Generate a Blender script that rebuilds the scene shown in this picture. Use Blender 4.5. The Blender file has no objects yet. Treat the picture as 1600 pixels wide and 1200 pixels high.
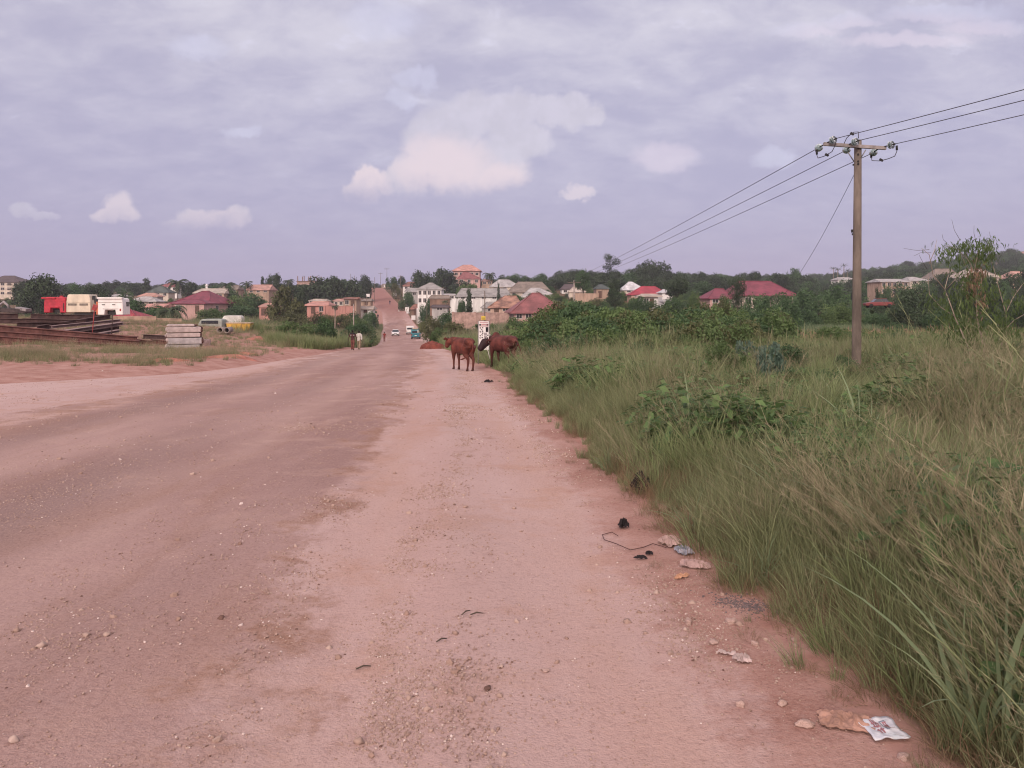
import bpy, bmesh, math, random
import numpy as np
from mathutils import Vector, Matrix

SC = bpy.context.scene
COL = SC.collection
F = 1200.0            # focal length of the photograph in its own pixels (1600 wide)
HY = 470.0            # eye-level row
EYE = 1.6
R = math.radians
PI = math.pi

# ------------------------------------------------------------------ node helpers
def new_mat(name):
    m = bpy.data.materials.new(name); m.use_nodes = True
    nt = m.node_tree; nt.nodes.clear()
    out = nt.nodes.new('ShaderNodeOutputMaterial')
    b = nt.nodes.new('ShaderNodeBsdfPrincipled')
    nt.links.new(b.outputs[0], out.inputs[0])
    return m, nt, b

class NT:
    """tiny expression helper round a node tree"""
    def __init__(s, nt): s.nt = nt
    def n(s, t, **kw):
        x = s.nt.nodes.new(t)
        for k, v in kw.items(): setattr(x, k, v)
        return x
    def set(s, sock, v):
        if isinstance(v, bpy.types.NodeSocket): s.nt.links.new(v, sock)
        elif isinstance(v, (tuple, list)) and sock.type == 'RGBA' and len(v) == 3: sock.default_value = (*v, 1)
        else: sock.default_value = v
    def math(s, op, a, b=None, c=None, clamp=False):
        x = s.n('ShaderNodeMath', operation=op, use_clamp=clamp)
        s.set(x.inputs[0], a)
        if b is not None: s.set(x.inputs[1], b)
        if c is not None: s.set(x.inputs[2], c)
        return x.outputs[0]
    def mix(s, f, a, b, blend='MIX'):
        x = s.n('ShaderNodeMix', data_type='RGBA', blend_type=blend)
        s.set(x.inputs[0], f); s.set(x.inputs[6], a); s.set(x.inputs[7], b)
        return x.outputs[2]
    def noise(s, vec, scale, detail=4, rough=.55, out=0, dist=0):
        x = s.n('ShaderNodeTexNoise'); x.inputs['Scale'].default_value = scale
        x.inputs['Detail'].default_value = detail; x.inputs['Roughness'].default_value = rough
        x.inputs['Distortion'].default_value = dist
        if vec is not None: s.set(x.inputs['Vector'], vec)
        return x.outputs[out]
    def ramp(s, f, lo, hi):
        x = s.n('ShaderNodeMapRange', clamp=True, interpolation_type='SMOOTHSTEP')
        s.set(x.inputs[0], f); s.set(x.inputs[1], lo); s.set(x.inputs[2], hi)
        return x.outputs[0]
    def xyz(s, v):
        x = s.n('ShaderNodeSeparateXYZ'); s.set(x.inputs[0], v); return x.outputs
    def comb(s, a, b, c):
        x = s.n('ShaderNodeCombineXYZ')
        for i, v in enumerate((a, b, c)): s.set(x.inputs[i], v)
        return x.outputs[0]
    def attr(s, name, out='Fac'):
        x = s.n('ShaderNodeAttribute', attribute_name=name); return x.outputs[out]
    def obj(s): return s.n('ShaderNodeTexCoord').outputs['Object']
    def pos(s): return s.n('ShaderNodeNewGeometry').outputs['Position']
    def bump(s, h, strength, dist=.01, normal=None):
        x = s.n('ShaderNodeBump'); x.inputs['Strength'].default_value = strength
        x.inputs['Distance'].default_value = dist; s.set(x.inputs['Height'], h)
        if normal is not None: s.set(x.inputs['Normal'], normal)
        return x.outputs[0]

def lin(r, g, b):
    f = lambda c: (c/255/12.92) if c/255 <= .04045 else ((c/255+.055)/1.055)**2.4
    return (f(r), f(g), f(b))

MATS = {}
def mat(name, col, rough=.7, var=.18, scale=3.0, col2=None, bump=0, bscale=30, metal=0, spec=.35, streak=False):
    """painted / plaster / metal surface: base colour with blotchy wear"""
    if name in MATS: return MATS[name]
    m, nt, b = new_mat(name); t = NT(nt)
    v = t.obj()
    if streak:
        mp = t.n('ShaderNodeMapping'); mp.inputs['Scale'].default_value = (1, 1, .25); t.set(mp.inputs[0], v); v2 = mp.outputs[0]
    else: v2 = v
    f = t.ramp(t.noise(v2, scale, 6, .65), .3, .7)
    c2 = col2 or tuple(c*(1-var*2) for c in col)
    t.set(b.inputs['Base Color'], t.mix(f, c2, tuple(min(1, c*(1+var*.4)) for c in col)))
    b.inputs['Roughness'].default_value = rough; b.inputs['Metallic'].default_value = metal
    b.inputs['Specular IOR Level'].default_value = spec
    if bump: t.set(b.inputs['Normal'], t.bump(t.noise(v, bscale, 5), bump, .02))
    MATS[name] = m; return m

def roof_mat(name, col, pitch=.25, var=.2, rough=.6):
    """ribbed sheet roofing"""
    if name in MATS: return MATS[name]
    m, nt, b = new_mat(name); t = NT(nt); v = t.obj()
    f = t.ramp(t.noise(v, .6, 6, .65), .3, .72)
    g = t.noise(v, 6, 4, .6)
    c = t.mix(f, tuple(x*(1-var*2) for x in col), tuple(min(1, x*(1+var)) for x in col))
    c = t.mix(t.math('MULTIPLY', g, .25), c, (.16, .11, .09))
    o = t.xyz(v); s = t.math('ADD', o[0], o[1])
    w = t.math('SINE', t.math('MULTIPLY', s, 2*PI/pitch))
    t.set(b.inputs['Base Color'], c)
    b.inputs['Roughness'].default_value = rough
    b.inputs['Specular IOR Level'].default_value = .3
    t.set(b.inputs['Normal'], t.bump(w, .5, .03))
    MATS[name] = m; return m

def leaf_mat(name, dark, light, rough=.6, trans=.25, inst=.12):
    """leaves: colour from the per-clump tint attribute, plus instance / object random"""
    if name in MATS: return MATS[name]
    m, nt, b = new_mat(name); t = NT(nt)
    a = t.attr('tint')
    rnd = t.n('ShaderNodeObjectInfo').outputs['Random']
    f = t.math('ADD', a, t.math('MULTIPLY', t.math('SUBTRACT', rnd, .5), inst*2), clamp=True)
    c = t.mix(f, dark, light)
    t.set(b.inputs['Base Color'], c); b.inputs['Roughness'].default_value = rough
    b.inputs['Specular IOR Level'].default_value = .25
    if trans:
        tr = t.n('ShaderNodeBsdfTranslucent'); t.set(tr.inputs[0], c)
        mx = t.n('ShaderNodeMixShader'); mx.inputs[0].default_value = trans
        nt.links.new(b.outputs[0], mx.inputs[1]); nt.links.new(tr.outputs[0], mx.inputs[2])
        nt.links.new(mx.outputs[0], nt.nodes['Material Output'].inputs[0])
    MATS[name] = m; return m

# ------------------------------------------------------------------ mesh building
class MB:
    def __init__(s): s.v = []; s.f = []; s.sm = []
    def add(s, vs, fs, smooth=False):
        o = len(s.v); s.v += [tuple(map(float, p)) for p in vs]
        for f in fs: s.f.append(tuple(i+o for i in f)); s.sm.append(smooth)
        return s
    def box(s, c, d, rz=0, rx=0, ry=0, taper=1.0):
        M = Matrix.Translation(c) @ Matrix.Rotation(rz, 4, 'Z') @ Matrix.Rotation(ry, 4, 'Y') @ Matrix.Rotation(rx, 4, 'X')
        x, y, z = d[0]/2, d[1]/2, d[2]/2; k = taper
        P = [(-x,-y,-z),(x,-y,-z),(x,y,-z),(-x,y,-z),(-x*k,-y*k,z),(x*k,-y*k,z),(x*k,y*k,z),(-x*k,y*k,z)]
        return s.add([M @ Vector(p) for p in P], [(0,3,2,1),(4,5,6,7),(0,1,5,4),(1,2,6,5),(2,3,7,6),(3,0,4,7)])
    def tube(s, pts, rad, n=8, smooth=True, cap=True, squash=None):
        """swept tube; rad a number, a list, or a list of (side, up) pairs"""
        pts = [Vector(p) for p in pts]
        if not isinstance(rad, (list, tuple)): rad = [rad]*len(pts)
        vs = []; fs = []
        ref = Vector((0, 0, 1))
        tot = (pts[-1]-pts[0])
        if abs(tot.normalized().z) > .9: ref = Vector((0, 1, 0)) if squash is None else Vector(squash)
        for i, p in enumerate(pts):
            a = pts[max(i-1, 0)]; b = pts[min(i+1, len(pts)-1)]
            t = (b-a).normalized()
            side = t.cross(ref)
            if side.length < 1e-4: side = Vector((1, 0, 0))
            side.normalize(); up = side.cross(t).normalized()
            r = rad[i]; ra, rb = (r if isinstance(r, (list, tuple)) else (r, r))
            for k in range(n):
                th = 2*PI*k/n
                vs.append(p + side*(ra*math.cos(th)) + up*(rb*math.sin(th)))
        m = len(pts)
        for i in range(m-1):
            for k in range(n):
                k2 = (k+1) % n
                fs.append((i*n+k, i*n+k2, (i+1)*n+k2, (i+1)*n+k))
        if cap: fs.append(tuple(range(n-1, -1, -1))); fs.append(tuple((m-1)*n+k for k in range(n)))
        return s.add(vs, fs, smooth)
    def ball(s, c, r, nu=12, nv=8):
        if not isinstance(r, (list, tuple)): r = (r, r, r)
        vs = [(c[0], c[1], c[2]+r[2])]; fs = []
        for j in range(1, nv):
            ph = PI*j/nv
            for i in range(nu):
                th = 2*PI*i/nu
                vs.append((c[0]+r[0]*math.sin(ph)*math.cos(th), c[1]+r[1]*math.sin(ph)*math.sin(th), c[2]+r[2]*math.cos(ph)))
        vs.append((c[0], c[1], c[2]-r[2])); L = len(vs)-1
        for i in range(nu):
            fs.append((0, 1+i, 1+(i+1) % nu)); fs.append((L, 1+(nv-2)*nu+(i+1) % nu, 1+(nv-2)*nu+i))
            for j in range(nv-2): fs.append((1+j*nu+i, 1+(j+1)*nu+i, 1+(j+1)*nu+(i+1) % nu, 1+j*nu+(i+1) % nu))
        return s.add(vs, fs, True)
    def prism(s, prof, y0, y1, smooth=False):
        """profile in x,z extruded along y"""
        n = len(prof)
        vs = [(x, y0, z) for x, z in prof]+[(x, y1, z) for x, z in prof]
        fs = [tuple(range(n)), tuple(range(2*n-1, n-1, -1))]+[(i, i+n, (i+1) % n+n, (i+1) % n) for i in range(n)]
        return s.add(vs, fs, smooth)
    def prism_x(s, prof, x0, x1):
        """profile in y,z extruded along x"""
        n = len(prof)
        vs = [(x0, y, z) for y, z in prof]+[(x1, y, z) for y, z in prof]
        fs = [tuple(range(n-1, -1, -1)), tuple(range(n, 2*n))]+[(i, (i+1) % n, (i+1) % n+n, i+n) for i in range(n)]
        return s.add(vs, fs)
    def mesh(s, name, m):
        me = bpy.data.meshes.new(name); me.from_pydata(s.v, [], s.f); me.validate()
        if len(me.polygons) == len(s.sm): me.polygons.foreach_set('use_smooth', s.sm)
        if m: me.materials.append(m)
        return me
    def build(s, name, m, parent=None, bevel=0, remesh=0, smooth=0):
        o = bpy.data.objects.new(name, s.mesh(name, m)); COL.objects.link(o)
        if parent: o.parent = parent
        if bevel:
            b = o.modifiers.new('Bevel', 'BEVEL'); b.width = bevel; b.segments = 2; b.limit_method = 'ANGLE'
        if remesh:
            b = o.modifiers.new('Remesh', 'REMESH'); b.mode = 'VOXEL'; b.voxel_size = remesh; b.use_smooth_shade = True
        if smooth:
            b = o.modifiers.new('Smooth', 'SMOOTH'); b.iterations = smooth; b.factor = .5
        return o

def tag(o, label=None, cat=None, group=None, kind=None):
    if label: o['label'] = label
    if cat: o['category'] = cat
    if group: o['group'] = group
    if kind or cat: o['kind'] = kind or 'thing'
    return o
def thing(name, label, cat, loc, rz=0, group=None):
    o = bpy.data.objects.new(name, None); COL.objects.link(o)
    o.empty_display_size = .3; o.location = loc; o.rotation_euler = (0, 0, rz)
    return tag(o, label, cat, group)
def np_mesh(name, V, faces, m, smooth=False, attrs=None):
    """V (n,3) array, faces (m,k) array with k = 3 or 4"""
    V = np.asarray(V, np.float32); faces = np.asarray(faces, np.int32)
    me = bpy.data.meshes.new(name); n, k = faces.shape
    me.vertices.add(len(V)); me.vertices.foreach_set('co', V.ravel())
    me.loops.add(n*k); me.loops.foreach_set('vertex_index', faces.ravel())
    me.polygons.add(n); me.polygons.foreach_set('loop_start', np.arange(0, n*k, k, dtype=np.int32))
    me.update(calc_edges=True)
    me.polygons.foreach_set('use_smooth', np.full(n, smooth))
    for a, val in (attrs or {}).items():
        at = me.attributes.new(a, 'FLOAT', 'POINT'); at.data.foreach_set('value', np.asarray(val, np.float32))
    if m: me.materials.append(m)
    return me
def np_obj(name, *a, **k):
    o = bpy.data.objects.new(name, np_mesh(name, *a, **k)); COL.objects.link(o); return o

# ------------------------------------------------------------------ value noise
_rs = np.random.RandomState(11)
_T = _rs.rand(256, 256)
def vnoise(x, y):
    xi = np.floor(x).astype(int); yi = np.floor(y).astype(int); fx = x-xi; fy = y-yi
    fx = fx*fx*(3-2*fx); fy = fy*fy*(3-2*fy)
    g = lambda a, b: _T[a % 256, b % 256]
    return (g(xi, yi)*(1-fx)+g(xi+1, yi)*fx)*(1-fy)+(g(xi, yi+1)*(1-fx)+g(xi+1, yi+1)*fx)*fy
def fbm(x, y, o=4):
    r = 0; a = .5; s = 0
    for i in range(o):
        r = r+a*vnoise(x*2**i+17.3*i, y*2**i+5.1*i); s += a; a *= .5
    return r/s

# ------------------------------------------------------------------ the lie of the land
_RD = [-40, 0, 2.8, 6.5, 13.7, 27, 45, 60, 69, 90, 110, 140, 182, 230, 280, 350, 420, 480, 600]
_RR = [2.6, 1.62, 1.40, 1.12, .6, -.7, -2.9, -4.9, -6.2, -8.6, -11, -15, -20.5, -28.5, -38.3, -54.5, -70.5, -84, -112]
_LD = [-40, 0, 2.8, 6.5, 13.7, 20, 25, 30, 45, 60, 69, 90, 110, 140, 182, 230, 280, 350, 420, 480, 600]
_LL = [-60, -34, -30, -25, -17.5, -13.4, -11.4, -10.8, -11.3, -12.9, -14.1, -16.6, -19.3, -24, -31.2, -38.5, -47.3, -63.5, -79, -93, -122]
def smooth_tab(xs, ys):
    d = np.concatenate([np.linspace(-40, 100, 561), np.linspace(100.5, 600, 1000)])
    v = np.interp(d, xs, ys); 
    for _ in range(40): v[1:-1] = .25*v[:-2]+.5*v[1:-1]+.25*v[2:]
    return lambda q: np.interp(q, d, v)
roadR = smooth_tab(_RD, _RR); roadL = smooth_tab(_LD, _LL)
asphL = smooth_tab([-40, 0, 5, 12, 20, 30, 45, 60, 69, 90, 140, 182, 280, 420, 600], [-9, -7.3, -7.4, -8, -8.3, -9.3, -10.7, -12.4, -13.5, -15.8, -22.6, -29.6, -45.5, -77.5, -120])
asphR = smooth_tab([-40, 0, 3, 5, 7.3, 13.7, 24, 45, 69, 90, 110, 140, 182, 230, 280, 350, 420, 600], [-.6, -1.0, -1.25, -1.5, -1.55, -2.3, -3.0, -5.1, -8.0, -10, -12.3, -17.2, -23.5, -31.5, -40.5, -56.5, -72.5, -114])

_D = np.array([0, 10, 27, 40, 50, 69, 90, 110, 140, 182, 230, 280, 350, 420, 550, 750, 1000, 1300, 2000.])
_PX = np.array([-700, 0, 300, 420, 540, 690, 800, 1050, 1300, 1600, 2300.])
_road = [0, -.25, -.88, -1.4, -1.85, -2.75, -3.9, -4.8, -5.8, -6.6, -6.6, -3.1, 2.7, 8.6, 11, 13, 14, 12, 8]
_Z = np.array([
    [0, -.25, -.8, -1.0, -.95, -.5, -.3, -2, -4, -3, -1.5, 1, 3, 5, 9, 12, 15, 13, 8],
    [0, -.25, -.8, -1.0, -1.0, -.6, -.4, -2, -4, -3, -1.5, .5, 3, 5, 9, 12, 15, 13, 8],
    [0, -.25, -.92, -1.25, -1.25, -1.0, -.9, -2.6, -3.8, -3, -2, .5, 3, 5, 8, 12, 15, 13, 8],
    [0, -.25, -.95, -1.35, -1.5, -1.6, -2.2, -3.2, -3.4, -2.5, -1.0, 1, 3.5, 6, 9, 12, 15, 13, 8],
    _road, _road,
    [0, -.25, -.88, -1.4, -1.85, -2.6, -3.1, -2.9, -2.2, -.2, 2.5, 5, 8.5, 11, 13.5, 15, 16, 13, 8],
    [0, -.25, -.9, -1.35, -1.75, -2.4, -3.0, -3.0, -2.4, -.6, 1.5, 4, 7, 9.5, 13, 18, 20, 17, 10],
    [0, -.25, -.95, -1.4, -1.8, -2.4, -2.9, -3.2, -3.2, -2.4, -.6, 1, 4, 7, 12, 20, 25, 22, 12],
    [0, -.25, -.95, -1.35, -1.75, -2.3, -2.8, -3.0, -2.8, -1.6, .5, 3.5, 9, 15, 29, 52, 60, 50, 20],
    [0, -.25, -.95, -1.35, -1.75, -2.3, -2.8, -3.0, -2.5, -1, 2, 6, 13, 22, 40, 64, 72, 60, 30]])
_ld = np.concatenate([np.linspace(0, 100, 201), np.geomspace(100.5, 2000, 260)])
_tab = np.array([np.interp(_ld, _D, r) for r in _Z])
for _ in range(14): _tab[:, 1:-1] = .25*_tab[:, :-2]+.5*_tab[:, 1:-1]+.25*_tab[:, 2:]
_pxs = np.linspace(-700, 2300, 301)
_grid = np.array([np.interp(_pxs, _PX, _tab[:, j]) for j in range(len(_ld))])     # (d, px)
_sm = _grid.copy()
for _ in range(30): _sm[:, 1:-1] = .25*_sm[:, :-2]+.5*_sm[:, 1:-1]+.25*_sm[:, 2:]
_grid = _sm
def base_z(x, y):
    x = np.asarray(x, float); y = np.asarray(y, float)
    d = np.clip(y, 0, 1999); a = np.clip(800+F*x/np.maximum(y, 6), -700, 2299)
    ix = np.clip((a+700)/10, 0, 299.999); i0 = ix.astype(int); fx = ix-i0
    jd = np.interp(d, _ld, np.arange(len(_ld))); j0 = np.clip(jd.astype(int), 0, len(_ld)-2); fj = jd-j0
    g = _grid
    return (g[j0, i0]*(1-fx)+g[j0, i0+1]*fx)*(1-fj)+(g[j0+1, i0]*(1-fx)+g[j0+1, i0+1]*fx)*fj
def gz(x, y):
    """ground height anywhere"""
    x = np.asarray(x, float); y = np.asarray(y, float)
    z = base_z(x, y)
    L = roadL(y); Rr = roadR(y)
    off = np.maximum(np.maximum(L-x, x-Rr), 0)                 # metres outside the road
    w = np.clip(off/2.5, 0, 1)
    rough = (fbm(x*.35+3, y*.35, 4)-.5)*np.where((x < L) & (y < 40), .20, .55)+(fbm(x*1.7, y*1.7+9, 3)-.5)*np.where((x < L) & (y < 40), .03, .16)
    z = z+w*rough*np.clip(1-(y-150)/300, .3, 1)
    # red bank along the left side of the apron, and a low kerb of earth
    left = (x < L)*np.clip((L-x)/1.2, 0, 1)*np.exp(-((y-34)/14)**2)
    z = z+left*.22
    # the field to the right stands a little above the worn road
    z = z+np.clip((x-Rr)/1.0, 0, 1)*(y < 80)*.05
    if np.min(y) < 45:
        o_ = Rr-x
        for c_, a_ in ((.80, -.022), (1.55, .016), (2.25, -.022), (3.3, .014), (4.3, -.016), (6.6, -.016)): z = z+a_*np.exp(-((o_-c_-(fbm(y*.22, y*0+3, 3)-.5)*.35)/.26)**2)*np.clip((45-y)/15, 0, 1)*(y > -5)
    inside = np.clip(np.minimum(x-L, Rr-x)/1.0, 0, 1)
    z = z+inside*((fbm(x*.5, y*.18, 3)-.5)*.06+(fbm(x*2.2, y*2.2, 3)-.5)*.022)*np.clip(1.3-y/90, .2, 1)
    return z
def gz1(x, y): return float(gz(np.array([x]), np.array([y]))[0])
def P(px, py, d): return Vector(((px-800)/F*d, d, EYE+(HY-py)/F*d))
def G(px, d):
    x = (px-800)/F*d; return Vector((x, d, gz1(x, d)))
def onroad(px, py, lo=2, hi=500):
    """distance at which the ground meets this line of sight"""
    d = np.geomspace(lo, hi, 4000); x = (px-800)/F*d
    s = gz(x, d)-(EYE+(HY-py)/F*d); k = np.argmax(s > 0)
    return float(d[k])

# rows shared by road and ground so that their edges meet vertex for vertex
rows = np.concatenate([np.linspace(-40, 0, 30)[:-1], np.linspace(0, 12, 110)[:-1], np.geomspace(12, 600, 330)])
far_rows = np.geomspace(600, 1950, 60)
def sheet(xf, rws):
    X = np.array([xf(y) for y in rws]); Y = np.repeat(rws[:, None], X.shape[1], 1)
    Z = gz(X.ravel(), Y.ravel()).reshape(X.shape)
    return X, Y, Z
def grid_faces(nr, nc, o=0):
    i = np.arange(nr-1)[:, None]*nc+np.arange(nc-1)[None]
    i = i.ravel()+o
    return np.stack([i, i+1, i+nc+1, i+nc], 1)
# ------------------------------------------------------------------ ground materials
def road_mat():
    m, nt, b = new_mat('laterite_road'); t = NT(nt)
    p = t.pos(); s = t.attr('pale'); red = t.attr('red'); trk = t.attr('track')
    mp = t.n('ShaderNodeMapping'); mp.inputs['Scale'].default_value = (1, .22, 1); mp.inputs['Rotation'].default_value = (0, 0, R(-6))
    t.set(mp.inputs[0], p); st = mp.outputs[0]
    n1 = t.noise(st, .55, 5, .6); n2 = t.noise(st, 2.2, 5, .62); n3 = t.noise(p, 5, 6, .68); n4 = t.noise(p, 45, 4, .7)
    n5 = t.noise(p, 1.1, 5, .7)
    e = t.math('ADD', s, t.math('MULTIPLY', t.math('SUBTRACT', t.math('ADD', t.math('ADD', n2, t.math('MULTIPLY', n3, .6)), t.math('MULTIPLY', n5, 1.2)), 1.4), 1.0))
    pale = t.ramp(e, .22, .78)
    dark = t.mix(t.ramp(n1, .35, .65), (.276, .170, .156), (.380, .254, .236))
    dark = t.mix(t.math('MULTIPLY', t.ramp(n5, .5, .68), .7), dark, (.44, .30, .26))
    dark = t.mix(t.math('MULTIPLY', t.ramp(t.noise(st, .9, 4, .6, dist=.6), .52, .66), .6), dark, (.285, .165, .125))
    dark = t.mix(t.math('MULTIPLY', trk, .9), dark, (.240, .168, .160))
    paleC = t.mix(t.ramp(n1, .35, .68), (.458, .314, .292), (.522, .388, .374))
    paleC = t.mix(t.math('MULTIPLY', t.ramp(n5, .5, .68), .5), paleC, (.40, .225, .155))
    c = t.mix(pale, dark, paleC)
    mid_ = t.math('MULTIPLY', t.math('MULTIPLY', pale, t.math('SUBTRACT', 1, pale)), 4)
    c = t.mix(t.math('MULTIPLY', mid_, t.ramp(t.noise(p, 1.7, 5, .7), .42, .62)), c, (.27, .150, .105))
    bd = t.attr('band'); bn = t.ramp(t.noise(st, 1.4, 4, .6), .25, .7)
    c = t.mix(t.math('MULTIPLY', t.math('MULTIPLY', bd, bn), .62), c, t.mix(pale, (.46, .325, .285), (.44, .275, .215)))
    db = t.attr('worn'); c = t.mix(t.math('MULTIPLY', t.math('MULTIPLY', db, bn), .5), c, t.mix(pale, (.235, .150, .135), (.38, .285, .265)))
    ns = t.noise(p, 1.6, 6, .65); c = t.mix(t.ramp(t.math('ADD', t.attr('rim'), t.math('MULTIPLY', t.math('SUBTRACT', n3, .5), .9)), .35, .75), c, t.mix(t.ramp(ns, .3, .7), (.30, .155, .125), (.43, .265, .23)))
    c = t.mix(red, c, t.mix(n2, (.22, .09, .075), (.33, .16, .135)))
    c = t.mix(t.ramp(n3, .62, .8), c, t.mix(.45, c, (.21, .105, .07)))
    c = t.mix(t.math('MULTIPLY', t.ramp(n4, .35, .75), .55), c, t.mix(.5, c, (.50, .36, .32)))
    c = t.mix(t.math('MULTIPLY', t.ramp(n4, .5, .3), .5), c, t.mix(.5, c, (.10, .055, .045)))
    t.set(b.inputs['Base Color'], c); b.inputs['Roughness'].default_value = .95; b.inputs['Specular IOR Level'].default_value = .15
    v = t.n('ShaderNodeTexVoronoi'); v.inputs['Scale'].default_value = 95; t.set(v.inputs['Vector'], p)
    n6 = t.noise(p, 130, 3, .7)
    c = t.mix(t.math('MULTIPLY', t.ramp(n6, .42, .30), .55), c, t.mix(.6, c, (.09, .05, .045)))
    c = t.mix(t.math('MULTIPLY', t.ramp(n6, .60, .72), .45), c, (.56, .45, .43))
    t.set(b.inputs['Base Color'], c)
    h = t.math('ADD', t.math('MULTIPLY', n3, 1.2), t.math('ADD', t.math('MULTIPLY', n4, .55), t.math('ADD', t.math('MULTIPLY', n6, .3), t.math('MULTIPLY', v.outputs[0], -.14))))
    t.set(b.inputs['Normal'], t.bump(h, .62, .024))
    return m
def soil_mat():
    m, nt, b = new_mat('red_soil'); t = NT(nt); p = t.pos()
    n1 = t.noise(p, .25, 6, .6); n2 = t.noise(p, 1.6, 6, .65); n3 = t.noise(p, 14, 5, .7)
    soil = t.mix(t.ramp(n2, .3, .7), (.30, .155, .125), (.43, .265, .23))
    sod = t.mix(t.ramp(n3, .3, .7), (.085, .058, .036), (.20, .14, .09))
    g = t.ramp(t.math('ADD', t.attr('sod'), t.math('MULTIPLY', t.math('SUBTRACT', n2, .5), .9)), .35, .65)
    c = t.mix(g, soil, sod)
    c = t.mix(t.math('MULTIPLY', t.ramp(n3, .5, .75), .5), c, t.mix(.6, c, (.09, .05, .04)))
    t.set(b.inputs['Base Color'], c); b.inputs['Roughness'].default_value = .95; b.inputs['Specular IOR Level'].default_value = .1
    t.set(b.inputs['Normal'], t.bump(t.math('ADD', t.math('MULTIPLY', n2, .4), t.math('MULTIPLY', n3, .5)), .5, .03))
    return m
ROADM = road_mat(); SOILM = soil_mat()

# road
NCR = 90
def road_x(y): return roadL(y)+(roadR(y)-roadL(y))*np.linspace(0, 1, NCR)**.8
X, Y, Z = sheet(road_x, rows)
aL = asphL(Y); aR = asphR(Y)
edge = np.minimum(X-aL, aR-X)                                   # >0 on the worn dark carriageway
wdt = 1.5*np.clip(Y/20, .8, 2.5)
pale = 1-np.clip((edge+(fbm(X*.8, Y*.35, 4)-.5)*2.2*np.clip(Y/25, .5, 1))/wdt+.5, 0, 1)
redm = np.clip((Y-245)/60, 0, 1)*.9
u = (X-aL)/(aR-aL)
trk = np.exp(-((u-.54-.05*np.sin(Y*.12))/.10)**2)*np.clip((26-Y)/10, 0, 1)*(.55+.45*np.sin(Y*.35))
trk = np.maximum(trk, .5*np.exp(-((u-.20)/.07)**2)*np.clip((70-Y)/20, 0, 1))
off_ = roadR(Y)-X; wob = (fbm(Y*.22, Y*0+3, 3)-.5)*.35
G_ = lambda c, w: np.exp(-((off_-c-wob)/w)**2)
band = np.clip(G_(.80, .26)+.9*G_(2.25, .30)+.8*G_(4.3, .55)+.8*G_(6.6, .6)+.7*G_(8.6, .5), 0, 1)*np.clip((75-Y)/30, 0, 1)
worn = np.clip(.8*G_(1.55, .28)+.9*G_(3.4, .45)+1.0*G_(5.5, .5)+.8*G_(7.6, .5)+.5*G_(.25, .2), 0, 1)*np.clip((75-Y)/30, 0, 1)
road = np_obj('road', np.stack([X, Y, Z], -1).reshape(-1, 3), grid_faces(*X.shape), ROADM, True,
              attrs=dict(pale=pale.ravel(), red=redm.ravel(), track=trk.ravel(), band=band.ravel(), worn=worn.ravel(), rim=np.clip(1-off_/(.75+.5*fbm(Y*.9, Y*0+5, 3)), 0, 1).ravel()*(Y.ravel() < 60)))
tag(road, 'wide dusty laterite road with worn dark carriageway dipping and climbing the hill', 'road', kind='structure')

# ground either side, and closed over beyond the end of the road
NC = 110
sq = np.linspace(0, 1, NC)**2.2
def xl(y): return roadL(y)-(1.7*(max(y, 0)+30)+roadL(y)+40)*sq
def xr(y): return roadR(y)+(1.7*(max(y, 0)+30)-roadR(y))*sq
V = []; Fc = []; n0 = 0; SOD = []
for fx, rv in ((xl, rows), (xr, rows)):
    X, Y, Z = sheet(fx, rows)
    if fx is xl: X, Y, Z = X[:, ::-1], Y[:, ::-1], Z[:, ::-1]
    V.append(np.stack([X, Y, Z], -1).reshape(-1, 3)); Fc.append(grid_faces(*X.shape, n0)); n0 += X.size
Xf, Yf, Zf = sheet(lambda y: np.linspace(-1, 1, 160)*1.7*(y+30), far_rows)
V.append(np.stack([Xf, Yf, Zf], -1).reshape(-1, 3)); Fc.append(grid_faces(*Xf.shape, n0)); n0 += Xf.size
V = np.concatenate(V)
gx, gy = V[:, 0], V[:, 1]
sod = np.where(gx > roadR(gy), np.clip((gx-roadR(gy))/.5, 0, 1),
               np.clip((roadL(gy)-gx-2)/5, 0, 1)*(.35+.5*np.clip((gy-90)/20, 0, 1)))
quarry = np.exp(-((gx-545)/120)**2-((gy-770)/90)**2)
sod = np.where((gx < roadL(gy)) & (gy > 26) & (gy < 38), np.minimum(sod, .2), sod)
sod = np.clip(sod-quarry*1.6, 0, 1)
ground = np_obj('ground', V, np.concatenate(Fc), SOILM, True, attrs=dict(sod=sod))
tag(ground, 'rolling red earth valley with grass fields and distant hills', 'ground', kind='structure')
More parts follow.
